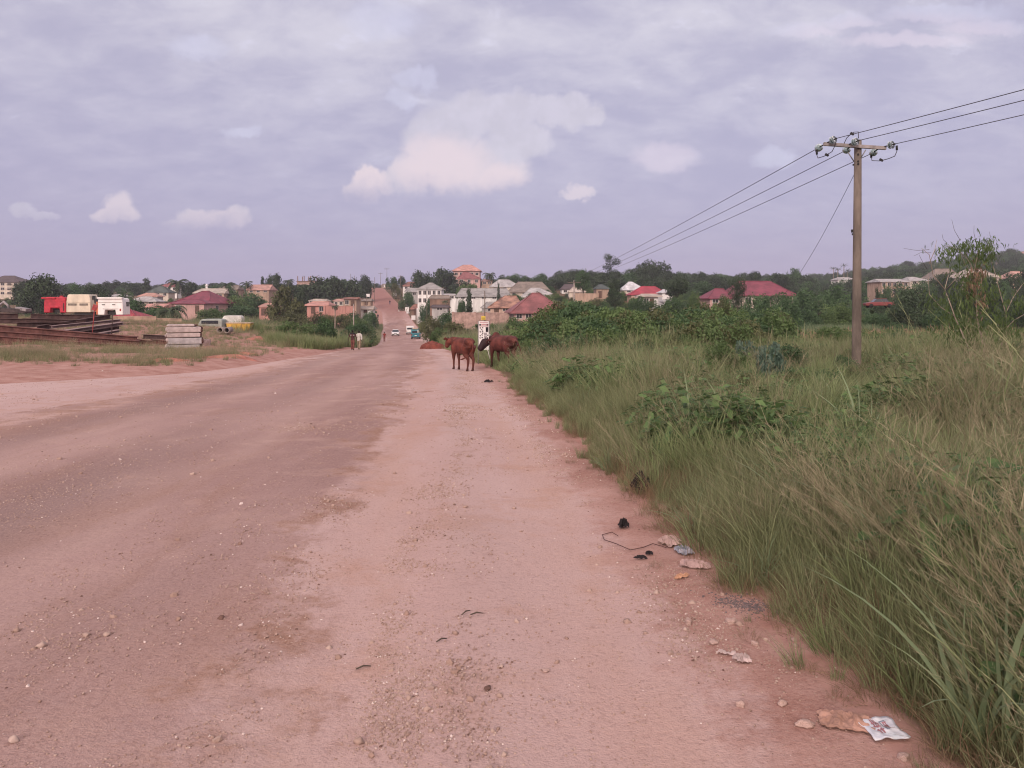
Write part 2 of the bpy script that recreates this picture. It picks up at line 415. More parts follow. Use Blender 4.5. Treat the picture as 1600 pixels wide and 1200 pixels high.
# ------------------------------------------------------------------ sky, sun, camera, air
def build_world():
    w = bpy.data.worlds.new('World'); SC.world = w; w.use_nodes = True
    nt = w.node_tree; nt.nodes.clear(); t = NT(nt)
    out = t.n('ShaderNodeOutputWorld'); bg = t.n('ShaderNodeBackground'); nt.links.new(bg.outputs[0], out.inputs[0])
    bg.inputs['Strength'].default_value = .1
    sky = t.n('ShaderNodeTexSky', sky_type='NISHITA', sun_disc=False)
    sky.sun_elevation = R(22); sky.sun_rotation = R(200); sky.air_density = 1.2; sky.dust_density = 2.0
    g = t.n('ShaderNodeTexCoord').outputs['Generated']
    o = t.xyz(g); X, Yv, Zv = o[0], o[1], o[2]
    front = t.ramp(Yv, .02, .2)
    ys = t.math('MAXIMUM', Yv, .05)
    u = t.math('DIVIDE', X, ys); v = t.math('DIVIDE', Zv, ys)
    # high overcast deck, mapped on a plane overhead so that it foreshortens towards the horizon
    zz = t.math('ADD', t.math('MAXIMUM', Zv, 0), .30)
    pl = t.comb(t.math('DIVIDE', X, zz), t.math('DIVIDE', Yv, zz), 0)
    mp = t.n('ShaderNodeMapping'); mp.inputs['Scale'].default_value = (1.5, 2.0, 1); mp.inputs['Rotation'].default_value = (0, 0, R(14))
    t.set(mp.inputs[0], pl); pv = mp.outputs[0]
    n1 = t.noise(pv, 1.3, 7, .58, dist=.25); n2 = t.noise(pv, 4.6, 8, .62, dist=.3)
    deck = t.ramp(t.math('ADD', t.math('MULTIPLY', n1, .55), t.math('MULTIPLY', n2, .45)), .38, .64)
    el = t.ramp(Zv, 0.0, .36)
    lowc = lin(162, 156, 187); k = 10.0
    hi_d = lin(178, 173, 196); hi_l = lin(208, 203, 216)
    sc = lambda c: tuple(x*k for x in c)
    low2 = t.mix(n2, sc(lin(157, 151, 187)), sc(lin(170, 163, 194)))
    deckc = t.mix(deck, sc(hi_d), sc(hi_l))
    # small breaks with paler blue-white
    br = t.ramp(t.math('ADD', t.math('MULTIPLY', n2, .6), t.math('MULTIPLY', t.noise(pv, 9, 5, .6), .4)), .57, .70)
    deckc = t.mix(t.math('MULTIPLY', br, .55), deckc, sc(lin(222, 218, 236)))
    c = t.mix(el, low2, deckc)
    # cumulus: heaped puffs in front of the deck, lit pink from the left
    uv = t.comb(u, v, 0)
    nz = t.n('ShaderNodeTexNoise'); nz.inputs['Scale'].default_value = 30; nz.inputs['Detail'].default_value = 9; nz.inputs['Roughness'].default_value = .6
    t.set(nz.inputs['Vector'], uv)
    nd = t.n('ShaderNodeVectorMath', operation='SUBTRACT'); t.set(nd.inputs[0], nz.outputs['Color']); nd.inputs[1].default_value = (.5, .5, .5)
    def warped(a):
        q = t.n('ShaderNodeVectorMath', operation='MULTIPLY_ADD'); t.set(q.inputs[0], nd.outputs[0]); q.inputs[1].default_value = (a, a, 0); t.set(q.inputs[2], uv)
        return t.xyz(q.outputs[0])
    w1 = warped(.036)
    def puffs(lst, wv, flat):
        acc = None
        for (px, py, rx, ry) in lst:
            a = t.math('MULTIPLY', t.math('SUBTRACT', wv[0], (px-800)/F), F/rx)
            b_ = t.math('MULTIPLY', t.math('SUBTRACT', wv[1], (HY-py)/F), F/ry)
            d2 = t.math('ADD', t.math('MULTIPLY', a, a), t.math('MULTIPLY', b_, b_))
            q = t.math('SUBTRACT', 1, d2, clamp=True)
            acc = q if acc is None else t.math('MAXIMUM', acc, q)
        return acc
    def cloud(c, lst, flat_y, fade_y, glow, top, base, soft=(.0, .64), amt=.88):
        a = puffs(lst, w1, 0)
        m = t.ramp(a, *soft)
        fl = t.ramp(w1[1], (HY-flat_y)/F, (HY-fade_y)/F)            # soft flat base
        m = t.math('MULTIPLY', t.math('MULTIPLY', m, fl), t.math('MULTIPLY', front, amt))
        gl = puffs(glow, w1, 0)
        shade = t.ramp(nz.outputs[0], .35, .65)
        col = t.mix(t.math('MULTIPLY', shade, .6), sc(top), sc(tuple(x*.86 for x in top)))
        col = t.mix(t.ramp(gl, 0, .9), col, sc(base))
        return t.mix(m, c, col)
    big = [(640,272,42,40),(672,228,52,62),(705,205,60,54),(740,180,55,44),(775,178,52,40),(812,170,44,36),(855,172,34,32),(890,172,44,34),
           (720,262,88,50),(770,258,70,50),(810,222,60,44),(600,285,26,22),(573,285,28,30),(566,302,34,22),(930,178,24,22)]
    c = cloud(c, big, 322, 270, [(690,262,105,62),(575,290,50,45),(780,285,80,40)], lin(207, 200, 215), lin(229, 211, 217))
    small = [(185,322,30,26),(170,336,28,16),(200,336,22,14),(35,330,26,14),(60,337,36,9),(300,340,32,18),(340,345,50,18),(375,335,24,20),(280,350,36,12),
             (905,297,26,15),(925,300,16,10),(890,302,18,8)]
    c = cloud(c, small, 366, 322, [(185,330,60,40),(340,345,90,30),(905,298,40,20)], lin(198, 192, 212), lin(218, 204, 215), soft=(.0, .75), amt=.8)
    wisps = [(640,120,34,20),(668,122,20,26),(628,152,30,22),(600,30,80,40),(310,75,60,26),(380,208,40,14),(1260,45,70,14),(1420,62,130,16),(1540,42,90,20),(1330,30,60,14),(1040,245,60,30),(1210,248,40,22),(1480,20,130,18)]
    c = cloud(c, wisps, 470, 300, [(1420,60,260,50),(1040,240,120,60)], lin(212, 210, 232), lin(226, 212, 226), soft=(.0, .9), amt=.5)
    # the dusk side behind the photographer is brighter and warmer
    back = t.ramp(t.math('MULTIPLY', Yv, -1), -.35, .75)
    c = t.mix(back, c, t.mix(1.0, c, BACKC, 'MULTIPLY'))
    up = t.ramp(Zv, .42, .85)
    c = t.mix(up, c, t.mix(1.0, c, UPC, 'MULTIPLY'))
    fin = t.mix(.88, sky.outputs[0], c)
    # below the horizon: dull earth
    nt.links.new(fin, bg.inputs['Color'])
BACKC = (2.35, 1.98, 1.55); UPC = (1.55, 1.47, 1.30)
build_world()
sun = bpy.data.lights.new('sun', 'SUN'); sun.energy = 1.9; sun.angle = R(10); sun.color = (1, .87, .79)
so = bpy.data.objects.new('sun', sun); COL.objects.link(so)
so.rotation_euler = (R(68), 0, R(-20))          # low behind the photographer's left shoulder

cam = bpy.data.cameras.new('camera'); co = bpy.data.objects.new('camera', cam); COL.objects.link(co)
cam.sensor_width = 36; cam.lens = 27; cam.shift_y = -(600-HY)/1600
cam.clip_start = .05; cam.clip_end = 6000
co.location = (0, 0, EYE); co.rotation_euler = (R(90), 0, 0)
SC.camera = co
vs = SC.view_settings
vs.view_transform = 'Standard'; vs.look = 'None'; vs.gamma = 1; vs.use_curve_mapping = False
vs.exposure = 0.22
cy = SC.cycles
cy.max_bounces = 5; cy.diffuse_bounces = 3; cy.glossy_bounces = 2; cy.transmission_bounces = 4; cy.transparent_max_bounces = 8; cy.volume_bounces = 0
cy.use_denoising = True; cy.denoising_prefilter = 'ACCURATE'; cy.pixel_filter_type = 'BLACKMAN_HARRIS'; cy.filter_width = 1.1; cy.use_adaptive_sampling = True; cy.adaptive_threshold = .008

def build_haze():
    b = MB().box((0, 960, 27), (6900, 2060, 100))
    m = bpy.data.materials.new('haze_air'); m.use_nodes = True; nt = m.node_tree; nt.nodes.clear()
    out = nt.nodes.new('ShaderNodeOutputMaterial'); v = nt.nodes.new('ShaderNodeVolumePrincipled')
    v.inputs['Color'].default_value = (.80, .79, .95, 1); v.inputs['Density'].default_value = HAZE
    v.inputs['Anisotropy'].default_value = 0
    nt.links.new(v.outputs[0], out.inputs['Volume'])
    o = b.build('haze', m); tag(o, 'thin lavender dusk haze over the valley', 'haze', kind='stuff')
HAZE = .00024

# ------------------------------------------------------------------ scattering of stuff
def scatter(name, label, cat, pts, rot, scl, idx, protos):
    """one stuff object: instances of the prototypes on the points of its own mesh"""
    me = bpy.data.meshes.new(name); n = len(pts)
    me.vertices.add(n); me.vertices.foreach_set('co', np.asarray(pts, np.float32).ravel())
    a = me.attributes.new('turn', 'FLOAT_VECTOR', 'POINT'); a.data.foreach_set('vector', np.asarray(rot, np.float32).ravel())
    a = me.attributes.new('size', 'FLOAT_VECTOR', 'POINT')
    scl = np.asarray(scl, np.float32); scl = np.repeat(scl[:, None], 3, 1) if scl.ndim == 1 else scl
    a.data.foreach_set('vector', scl.ravel())
    a = me.attributes.new('pick', 'INT', 'POINT'); a.data.foreach_set('value', np.asarray(idx, np.int32))
    o = bpy.data.objects.new(name, me); COL.objects.link(o)
    c = bpy.data.collections.new(name+'_kinds')
    for i, pm in enumerate(protos):
        c.objects.link(bpy.data.objects.new('%s_kind_%02d' % (name, i), pm))
    ng = bpy.data.node_groups.new(name+'_scatter', 'GeometryNodeTree')
    ng.interface.new_socket('Geometry', in_out='INPUT', socket_type='NodeSocketGeometry')
    ng.interface.new_socket('Geometry', in_out='OUTPUT', socket_type='NodeSocketGeometry')
    N = ng.nodes.new; L = ng.links.new
    gi = N('NodeGroupInput'); go = N('NodeGroupOutput'); iop = N('GeometryNodeInstanceOnPoints'); ci = N('GeometryNodeCollectionInfo')
    ci.inputs['Collection'].default_value = c; ci.inputs['Separate Children'].default_value = True; ci.inputs['Reset Children'].default_value = True
    def at(nm, ty):
        q = N('GeometryNodeInputNamedAttribute'); q.data_type = ty; q.inputs['Name'].default_value = nm; return q.outputs['Attribute']
    L(gi.outputs[0], iop.inputs['Points']); L(ci.outputs[0], iop.inputs['Instance']); iop.inputs['Pick Instance'].default_value = True
    L(at('pick', 'INT'), iop.inputs['Instance Index'])
    e2r = N('FunctionNodeEulerToRotation'); L(at('turn', 'FLOAT_VECTOR'), e2r.inputs[0]); L(e2r.outputs[0], iop.inputs['Rotation'])
    L(at('size', 'FLOAT_VECTOR'), iop.inputs['Scale']); L(iop.outputs[0], go.inputs[0])
    md = o.modifiers.new('Scatter', 'NODES'); md.node_group = ng
    return tag(o, label, cat, kind='stuff')

# ------------------------------------------------------------------ grass prototypes
def blades(rs, n, spread, hmin, hmax, wid, bend, lean=(0, 0), seg=4, tint=(0, 1), stiff=1.0):
    """n curved tapering blades; returns V,F,tint"""
    V = []; Fq = []; T = []
    for i in range(n):
        r = spread*math.sqrt(rs.rand()); a = rs.rand()*2*PI
        bx, by = r*math.cos(a), r*math.sin(a)
        h = hmin+(hmax-hmin)*rs.rand()**1.3; w = wid*(.6+.8*rs.rand())
        da = a+rs.randn()*.9; k = bend*(.3+rs.rand()*1.1)
        dx, dy = math.cos(da)*k+lean[0], math.sin(da)*k+lean[1]
        fa = rs.rand()*2*PI; sx, sy = math.cos(fa), math.sin(fa)
        tt = tint[0]+(tint[1]-tint[0])*rs.rand(); o = len(V)
        for j in range(seg+1):
            s = j/seg; c = s**1.9*stiff
            z = h*(s-.38*min(1.3, math.hypot(dx, dy))*s**2.4)
            ww = w*(1-s**1.8)*(.55+.45*min(1, s*4))+.0006
            x, y = bx+dx*c*h, by+dy*c*h
            V += [(x-sx*ww/2, y-sy*ww/2, z), (x+sx*ww/2, y+sy*ww/2, z)]; T += [tt, min(1, tt+.18*s)]
        for j in range(seg): Fq.append((o+2*j, o+2*j+1, o+2*j+3, o+2*j+2))
    return V, Fq, T
def panicles(rs, n, spread, hmin, hmax, wid, lean, tint=(0, 1), br=12):
    """thin dry stems ending in loose feathery seed heads"""
    V = []; Fq = []; T = []
    def strip(p0, p1, w0, w1, tt):
        o = len(V); a = rs.rand()*2*PI; sx, sy = math.cos(a)*.7, math.sin(a)*.7; sz = .5*(rs.rand()-.5)
        for p, w in ((p0, w0), (p1, w1)):
            V.append((p[0]-sx*w/2, p[1]-sy*w/2, p[2]-sz*w)); V.append((p[0]+sx*w/2, p[1]+sy*w/2, p[2]+sz*w)); T.append(tt); T.append(tt)
        Fq.append((o, o+1, o+3, o+2))
    for i in range(n):
        r = spread*math.sqrt(rs.rand()); a = rs.rand()*2*PI; b = np.array([r*math.cos(a), r*math.sin(a), 0])
        h = hmin+(hmax-hmin)*rs.rand(); tt = tint[0]+(tint[1]-tint[0])*rs.rand()
        d = np.array([math.cos(a)*.25+lean[0]+rs.randn()*.16, math.sin(a)*.25+lean[1]+rs.randn()*.16, 0])
        f = lambda s: b+d*h*s**1.7+np.array([0, 0, h*(s-.22*np.linalg.norm(d)*s*s)])
        for j in range(4): strip(f(j/4), f((j+1)/4), wid*(1-.18*j), wid*(1-.18*(j+1)), tt)
        for q in range(br):
            s = .62+.38*q/br; p = f(s); L = h*(.05+.10*rs.rand())*(1.25-s*.6)
            e = np.array([rs.randn()*.6, rs.randn()*.6, .75+.3*rs.rand()])+d*.8; e /= np.linalg.norm(e)
            strip(p, p+e*L, wid*.7, wid*.35, min(1, tt+.2))
            if rs.rand() < .6:
                e2 = e+rs.randn(3)*.5; strip(p+e*L*.5, p+e*L*.5+e2*L*.5, wid*.6, wid*.3, min(1, tt+.25))
    return V, Fq, T
def cat_mesh(name, m, *parts):
    V = []; Fq = []; T = []
    for (v, f, t) in parts:
        o = len(V); V += v; T += t; Fq += [tuple(i+o for i in q) for q in f]
    return np_mesh(name, np.array(V), np.array(Fq), m, attrs=dict(tint=T))
def leafy(rs, n, rad, hgt, size, tint=(0, 1)):
    """low broad-leaved weed: leaves on short stalks through a dome"""
    V = []; Fq = []; T = []
    for i in range(n):
        a = rs.rand()*2*PI; r = rad*math.sqrt(rs.rand()); z = hgt*(.25+.75*rs.rand())*(1-.5*(r/rad)**2)
        c = np.array([r*math.cos(a), r*math.sin(a), z]); s = size*(.6+.8*rs.rand())
        d = np.array([math.cos(a)+rs.randn()*.6, math.sin(a)+rs.randn()*.6, rs.randn()*.35]); d /= np.linalg.norm(d)
        sd = np.cross(d, [0, 0, 1]); sd /= np.linalg.norm(sd)+1e-6; sd = sd+np.array([0, 0, rs.randn()*.3])
        tt = tint[0]+(tint[1]-tint[0])*rs.rand(); o = len(V)
        V += [tuple(c-d*s*.5), tuple(c+sd*s*.3+d*s*.05), tuple(c+d*s*.55-np.array([0, 0, s*.15])), tuple(c-sd*s*.3+d*s*.05)]
        T += [tt]*4; Fq.append((o, o+1, o+2, o+3))
    return V, Fq, T
G_GREEN = leaf_mat('grass_green', (.088, .115, .044), (.265, .320, .150), trans=.3)
G_OLIVE = leaf_mat('grass_olive', (.100, .116, .052), (.305, .330, .175), trans=.25)
G_DRY = leaf_mat('grass_dry', (.140, .122, .070), (.335, .292, .190), trans=.2)
G_PINK = leaf_mat('grass_russet', (.24, .125, .080), (.44, .27, .19), trans=.2)
G_BLUE = leaf_mat('grass_blue_green', (.080, .115, .055), (.215, .275, .155), trans=.25)
G_WEED = leaf_mat('weed_leaf', (.042, .085, .030), (.135, .220, .078), trans=.3)
G_STRAW = leaf_mat('straw_litter', (.13, .085, .05), (.30, .21, .13), trans=.1)
def grass_protos():
    r = np.random.RandomState
    P_ = []
    # 0-2 mixed olive-green tufts, 3-4 lush green, 5-7 dry seeding stems, 8 broad arching blades, 9-10 weeds, 11 matted straw, 12-13 far tufts, 14 russet, 15 tall canes
    for s in range(3): P_.append(cat_mesh('tuft', G_OLIVE, blades(r(s), 75, .17, .35, .95, .0095, .42, tint=(.05, .75))))
    for s in range(2): P_.append(cat_mesh('lush', G_GREEN, blades(r(10+s), 70, .16, .3, .85, .012, .38, tint=(.15, 1))))
    for s in range(3): P_.append(cat_mesh('seed', G_DRY, panicles(r(20+s), 24, .16, .7, 1.15, .0042, (-.10, -.03), br=13), blades(r(30+s), 22, .15, .25, .7, .005, .5, tint=(.1, .6))))
    P_.append(cat_mesh('broad', G_BLUE, blades(r(40), 26, .12, .6, 1.15, .028, .75, seg=7, tint=(.2, .9))))
    for s in range(2): P_.append(cat_mesh('weed', G_WEED, leafy(r(50+s), (230, 320)[s], .38, .6, (.08, .06)[s])))
    P_.append(cat_mesh('straw', G_STRAW, blades(r(60), 90, .26, .18, .5, .005, 1.0, tint=(0, .8))))
    P_.append(cat_mesh('fartuft', G_OLIVE, blades(r(70), 40, .4, .4, 1.0, .026, .4, seg=3, tint=(.05, .75))))
    P_.append(cat_mesh('farseed', G_DRY, panicles(r(80), 22, .4, .7, 1.2, .012, (-.08, 0), br=7), blades(r(81), 18, .4, .3, .7, .018, .4, seg=3)))
    P_.append(cat_mesh('russet', G_PINK, panicles(r(90), 26, .5, .5, .95, .016, (-.05, 0), br=7), blades(r(91), 30, .5, .3, .7, .022, .4, seg=3)))
    P_.append(cat_mesh('cane', G_BLUE, blades(r(95), 34, .45, 1.0, 2.1, .05, .35, seg=4, tint=(.1, .9))))
    P_.append(cat_mesh('farlush', G_GREEN, blades(r(96), 42, .4, .35, .9, .03, .35, seg=3, tint=(.15, 1))))
    P_.append(cat_mesh('stalk', G_OLIVE, panicles(r(97), 3, .2, 1.3, 1.8, .007, (-.2, 0), tint=(.7, 1), br=5)))
    return P_
def grass_field():
    rs = np.random.RandomState(5); protos = grass_protos()
    pts = []; idx = []; scl = []; tilt = []
    def zone(d0, d1, dens, far=False):
        A = 0
        n = int(dens*(d1-d0)*(.72*(d0+d1)/2+6))
        y = d0+(d1-d0)*rs.rand(n); lo = roadR(y)-.05; hi = .74*y+4.5
        x = lo+(hi-lo)*rs.rand(n); return x, y
    x, y = [], []
    for (a, b, dn) in ((.9, 5, 24), (5, 10, 22), (10, 18, 15), (18, 30, 9), (30, 50, 5), (50, 100, 2.2)):
        q = zone(a, b, dn); x.append(q[0]); y.append(q[1])
    x = np.concatenate(x); y = np.concatenate(y)
    off = x-roadR(y)+ (fbm(x*.9+40, y*.9, 3)-.5)*1.1
    keep = (off > .10) & (rs.rand(len(x)) < np.clip(.6+off*1.3, 0, 1))
    x, y, off = x[keep], y[keep], off[keep]
    n = len(x); m1 = fbm(x*.32+9, y*.32, 4); m2 = fbm(x*.55+70, y*.55+30, 3); m3 = fbm(x*.8+20, y*.8+50, 3); u = rs.rand(n)
    far = y > 26
    russ = np.exp(-((x-(.46*y))/(.10*y+2))**2)*np.exp(-((y-56)/9)**2)
    dry = np.clip((m1-.5)*2.4+np.where(off < 1.8, .38, .04)+.22*((y < 9) & (off > .5)), .02, .65)
    lush = np.clip((m2-.44)*5, .06, .8)*np.clip(.25+y/14, .3, 1)
    lush = np.where((y > 60) & (x < .2*y), .6, lush)
    for i in range(n):
        if u[i] < russ[i]*1.2: k = 14
        elif far[i]:
            k = 13 if rs.rand() < .02+max(dry[i]-.15, 0)*.2 else (16 if rs.rand() < lush[i] else 12)
            if m3[i] > .62 and rs.rand() < .6: k = 9+rs.randint(2)
        else:
            q = rs.rand()
            if off[i] < .7 and q < .55: k = 11
            elif m3[i] > .47 and q < .42 and off[i] > .9: k = 9+rs.randint(2)
            elif rs.rand() < lush[i]: k = 3+rs.randint(2)
            elif rs.rand() < dry[i]: k = 5+rs.randint(3)
            elif rs.rand() < .22: k = 8
            elif rs.rand() < .03: k = 17
            else: k = rs.randint(3)
        idx.append(k)
    idx = np.array(idx)
    h = .75+.5*rs.rand(n); h *= np.clip(.22+off*.75, .25, 1.05)*(.72+1.1*(fbm(x*.5, y*.5+80, 3)-.30))
    h = np.where(idx == 11, np.clip(h, .5, .9), h); h = np.where(far, h*(.72+.95*fbm(x*.12+50, y*.12, 3)), h)
    h = np.where(idx == 13, h*.75, h); pxg = 800+F*x/y
    h = np.where((pxg > 1085) & (pxg < 1290) & (y > 11.5) & (y < 22), h*.72, h); h = np.where((pxg > 1295) & (pxg < 1400) & (y > 12) & (y < 25), h*.6, h)
    h = np.where((pxg > 742) & (pxg < 815) & (y > 17) & (y < 31), h*np.where(pxg < 768, .45, .78), h)
    for (lx, ly) in ((1378, 1144), (1325, 1130), (1168, 946)):
        ld = onroad(lx, ly, 1.5, 60); lxx = (lx-800)/F*ld; nearl = np.hypot(x-lxx, y-ld+.12) < .20; h = np.where(nearl, .10, h)
    h = np.where(idx == 9, h*1.1, h); h = np.where(idx == 8, h*.72, h)
    z = gz(x, y)-.02
    lean = np.clip(1-off/1.6, 0, 1)*.38
    rot = np.stack([rs.randn(n)*.07, -lean-rs.rand(n)*.1, (rs.rand(n)*.9-.45)*np.where(off > 1.5, 3.2, 1)], 1)
    rot[idx == 11, 2] = rs.rand((idx == 11).sum())*6.28
    big = np.isin(idx, [0, 1, 2, 3, 4, 8, 9, 10, 12, 16]); rot[big, 2] = rs.rand(big.sum())*6.28
    rot[big, 1] = rs.randn(big.sum())*.08; rot[big, 0] = rs.randn(big.sum())*.08
    # overhanging edge clumps lean out over the road whatever their turn
    eb = big & (off < 1.3); th = rot[eb, 2]; L = lean[eb]
    rot[eb, 2] = 0; rot[eb, 1] = -L
    scatter('grass', 'tall green and dry seeding grass filling the field right of the road', 'grass', np.stack([x, y, z], 1), rot, h, idx, protos)
    # matted dead grass and short blades along the edge
    n = 5200; y2 = 1.6+rs.rand(n)**1.35*20; o2 = -.22+1.5*rs.rand(n)**1.2; x2 = roadR(y2)+o2+(fbm(y2*1.4, y2*.3+7, 3)-.5)*.5
    kk = rs.rand(n) < np.clip(.25+o2*2.2, .03, 1)
    for (lx, ly) in ((1378, 1144), (1325, 1130), (1168, 946), (1047, 848), (1069, 862), (1086, 885)):
        ld = onroad(lx, ly, 1.5, 60); kk &= np.hypot(x2-(lx-800)/F*ld, y2-ld) > .17
    x2, y2, o2 = x2[kk], y2[kk], o2[kk]; n = len(x2)
    i2 = np.where(rs.rand(n) < .62, 11, rs.randint(0, 3, n)); h2 = np.clip(.22+o2*.5, .2, .7)*(.7+.6*rs.rand(n))
    scatter('dead_grass', 'matted dead grass and short blades along the road edge', 'grass', np.stack([x2, y2, gz(x2, y2)-.01], 1), np.stack([rs.randn(n)*.15, rs.randn(n)*.15-.1, rs.rand(n)*6.28], 1), h2, i2, protos)
    # low shrubs and weeds that break up the field
    n = 1500; y2 = 9+rs.rand(n)**.8*50; x2 = roadR(y2)+1.8+rs.rand(n)*(.74*y2+2-roadR(y2)); kk = fbm(x2*.25+4, y2*.25, 3) > .42+.25*rs.rand(n)-.08
    x2, y2 = x2[kk], y2[kk]; n = len(x2); pw = 800+F*x2/y2; s2 = (.22+.42*rs.rand(n)**1.5)*np.clip(y2/30, .6, 1.5)*np.where((pw > 815) & (pw < 1210) & (y2 > 27), 2.0, 1)
    bk = [CR[k] for k in ('bush0', 'bush1', 'lightbush0', 'lightbush1', 'olivebush0', 'olivebush1', 'lightbush0')]
    scatter('field_weeds', 'low leafy weeds scattered through the tall grass', 'weeds', np.stack([x2, y2, gz(x2, y2)+s2*.55], 1), np.stack([0*x2, 0*x2, rs.rand(n)*6.28], 1), np.stack([s2*1.2, s2*1.2, s2], 1), rs.randint(0, 7, n), bk)
    # hero arching blades at the lower right, and canes beyond
    hp = [(1545, 1085, 2.8), (1590, 1030, 3.1), (1585, 960, 3.7), (1450, 900, 4.4), (1080, 735, 7.9), (1240, 800, 5.8), (1350, 690, 8.5), (1490, 640, 10), (1560, 700, 7)]
    pt = []; sc = []; ro = []
    for (px, py, d) in hp:
        q = G(px, d); pt.append(q); sc.append(.62+.2*rs.rand()+.03*d); ro.append((0, -.12, rs.rand()*6.28))
    scatter('broad_bladed_grass', 'arching broad bladed grass clumps along the field edge', 'grass', np.array(pt), np.array(ro), np.array(sc), [0]*len(pt), [protos[8]])
    n = 900; px = 1170+rs.rand(n)*200; d = 88+rs.rand(n)*14; xx = (px-800)/F*d
    scatter('cane_patch', 'belt of blue green cane grass below the hedge trees', 'grass', np.stack([xx, d, gz(xx, d)], 1), np.stack([rs.randn(n)*.08, rs.randn(n)*.08, rs.rand(n)*6.28], 1), .7+.4*rs.rand(n), [0]*n, [protos[15]])
    # left side: thin dry grass on the yard, greener on the verge slope
    X = []; Yy = []; K = []; Hh = []
    n = 26000; y = 27+rs.rand(n)**1.4*75; x = -.78*y-4+rs.rand(n)*(roadL(y)-1.0+.78*y+4)
    off = roadL(y)-x; m1 = fbm(x*.22, y*.22+33, 4); m2 = fbm(x*.5, y*.5, 3)
    pxv = 800+F*x/y
    strip = np.exp(-((y-36.5-.02*(300-pxv))/4.5)**2)
    green = np.clip((pxv-395)/60, 0, 1)*np.clip((y-48)/8, 0, 1)
    pr = np.clip((m1-.44)*4, 0, 1)*.35+strip*np.clip((m2-.40)*6, 0, 1)*.7+green*1.2
    pr = np.where((y > 62) & (green < .3), .6, pr); pr = np.maximum(pr, 1.1*np.exp(-((pxv-30)/75)**2-((y-32)/2.6)**2)*np.clip((m2-.3)*6, 0, 1))
    pr = np.where((off < 2.5) & (green < .5), pr*.25, pr)
    k = rs.rand(n) < pr; x, y, green, off, pxv = x[k], y[k], green[k], off[k], pxv[k]; n = len(x)
    idx = np.where(rs.rand(n) < green*1.3, np.where(rs.rand(n) < .8, 16, 12), np.where(rs.rand(n) < .55, 13, 12))
    h = np.where(green > .4, .75+.55*rs.rand(n), .20+.26*rs.rand(n)); h = np.where((y > 60) & (green < .3), .8*h+.1, h)
    scatter('verge_grass', 'sparse dry grass over the yard and greener verge left of the road', 'grass', np.stack([x, y, gz(x, y)-.03], 1), np.stack([rs.randn(n)*.1, rs.randn(n)*.1, rs.rand(n)*6.28], 1), h, idx, protos)
    # both sides of the dip, beyond the crest
    n = 16000; y = 78+rs.rand(n)*150; side = rs.rand(n) < .5
    x = np.where(side, roadL(y)-.6-rs.rand(n)**1.5*40, roadR(y)+.8+rs.rand(n)**1.5*34)
    ok = ~((side) & (y < 100) & (x < roadL(y)-14))
    x, y = x[ok], y[ok]; n = len(x)
    m1 = fbm(x*.15, y*.15, 3)
    idx = np.where(m1 > .5, 16, np.where(rs.rand(n) < .5, 12, 15)); idx = np.where(rs.rand(n) < .12, 13, idx)
    h = 1.1+.8*rs.rand(n); h = np.where(idx == 15, h*.55, h)
    scatter('slope_grass', 'rank green grass on both banks of the dip in the road', 'grass', np.stack([x, y, gz(x, y)-.05], 1), np.stack([rs.randn(n)*.1, rs.randn(n)*.1, rs.rand(n)*6.28], 1), h, idx, protos)

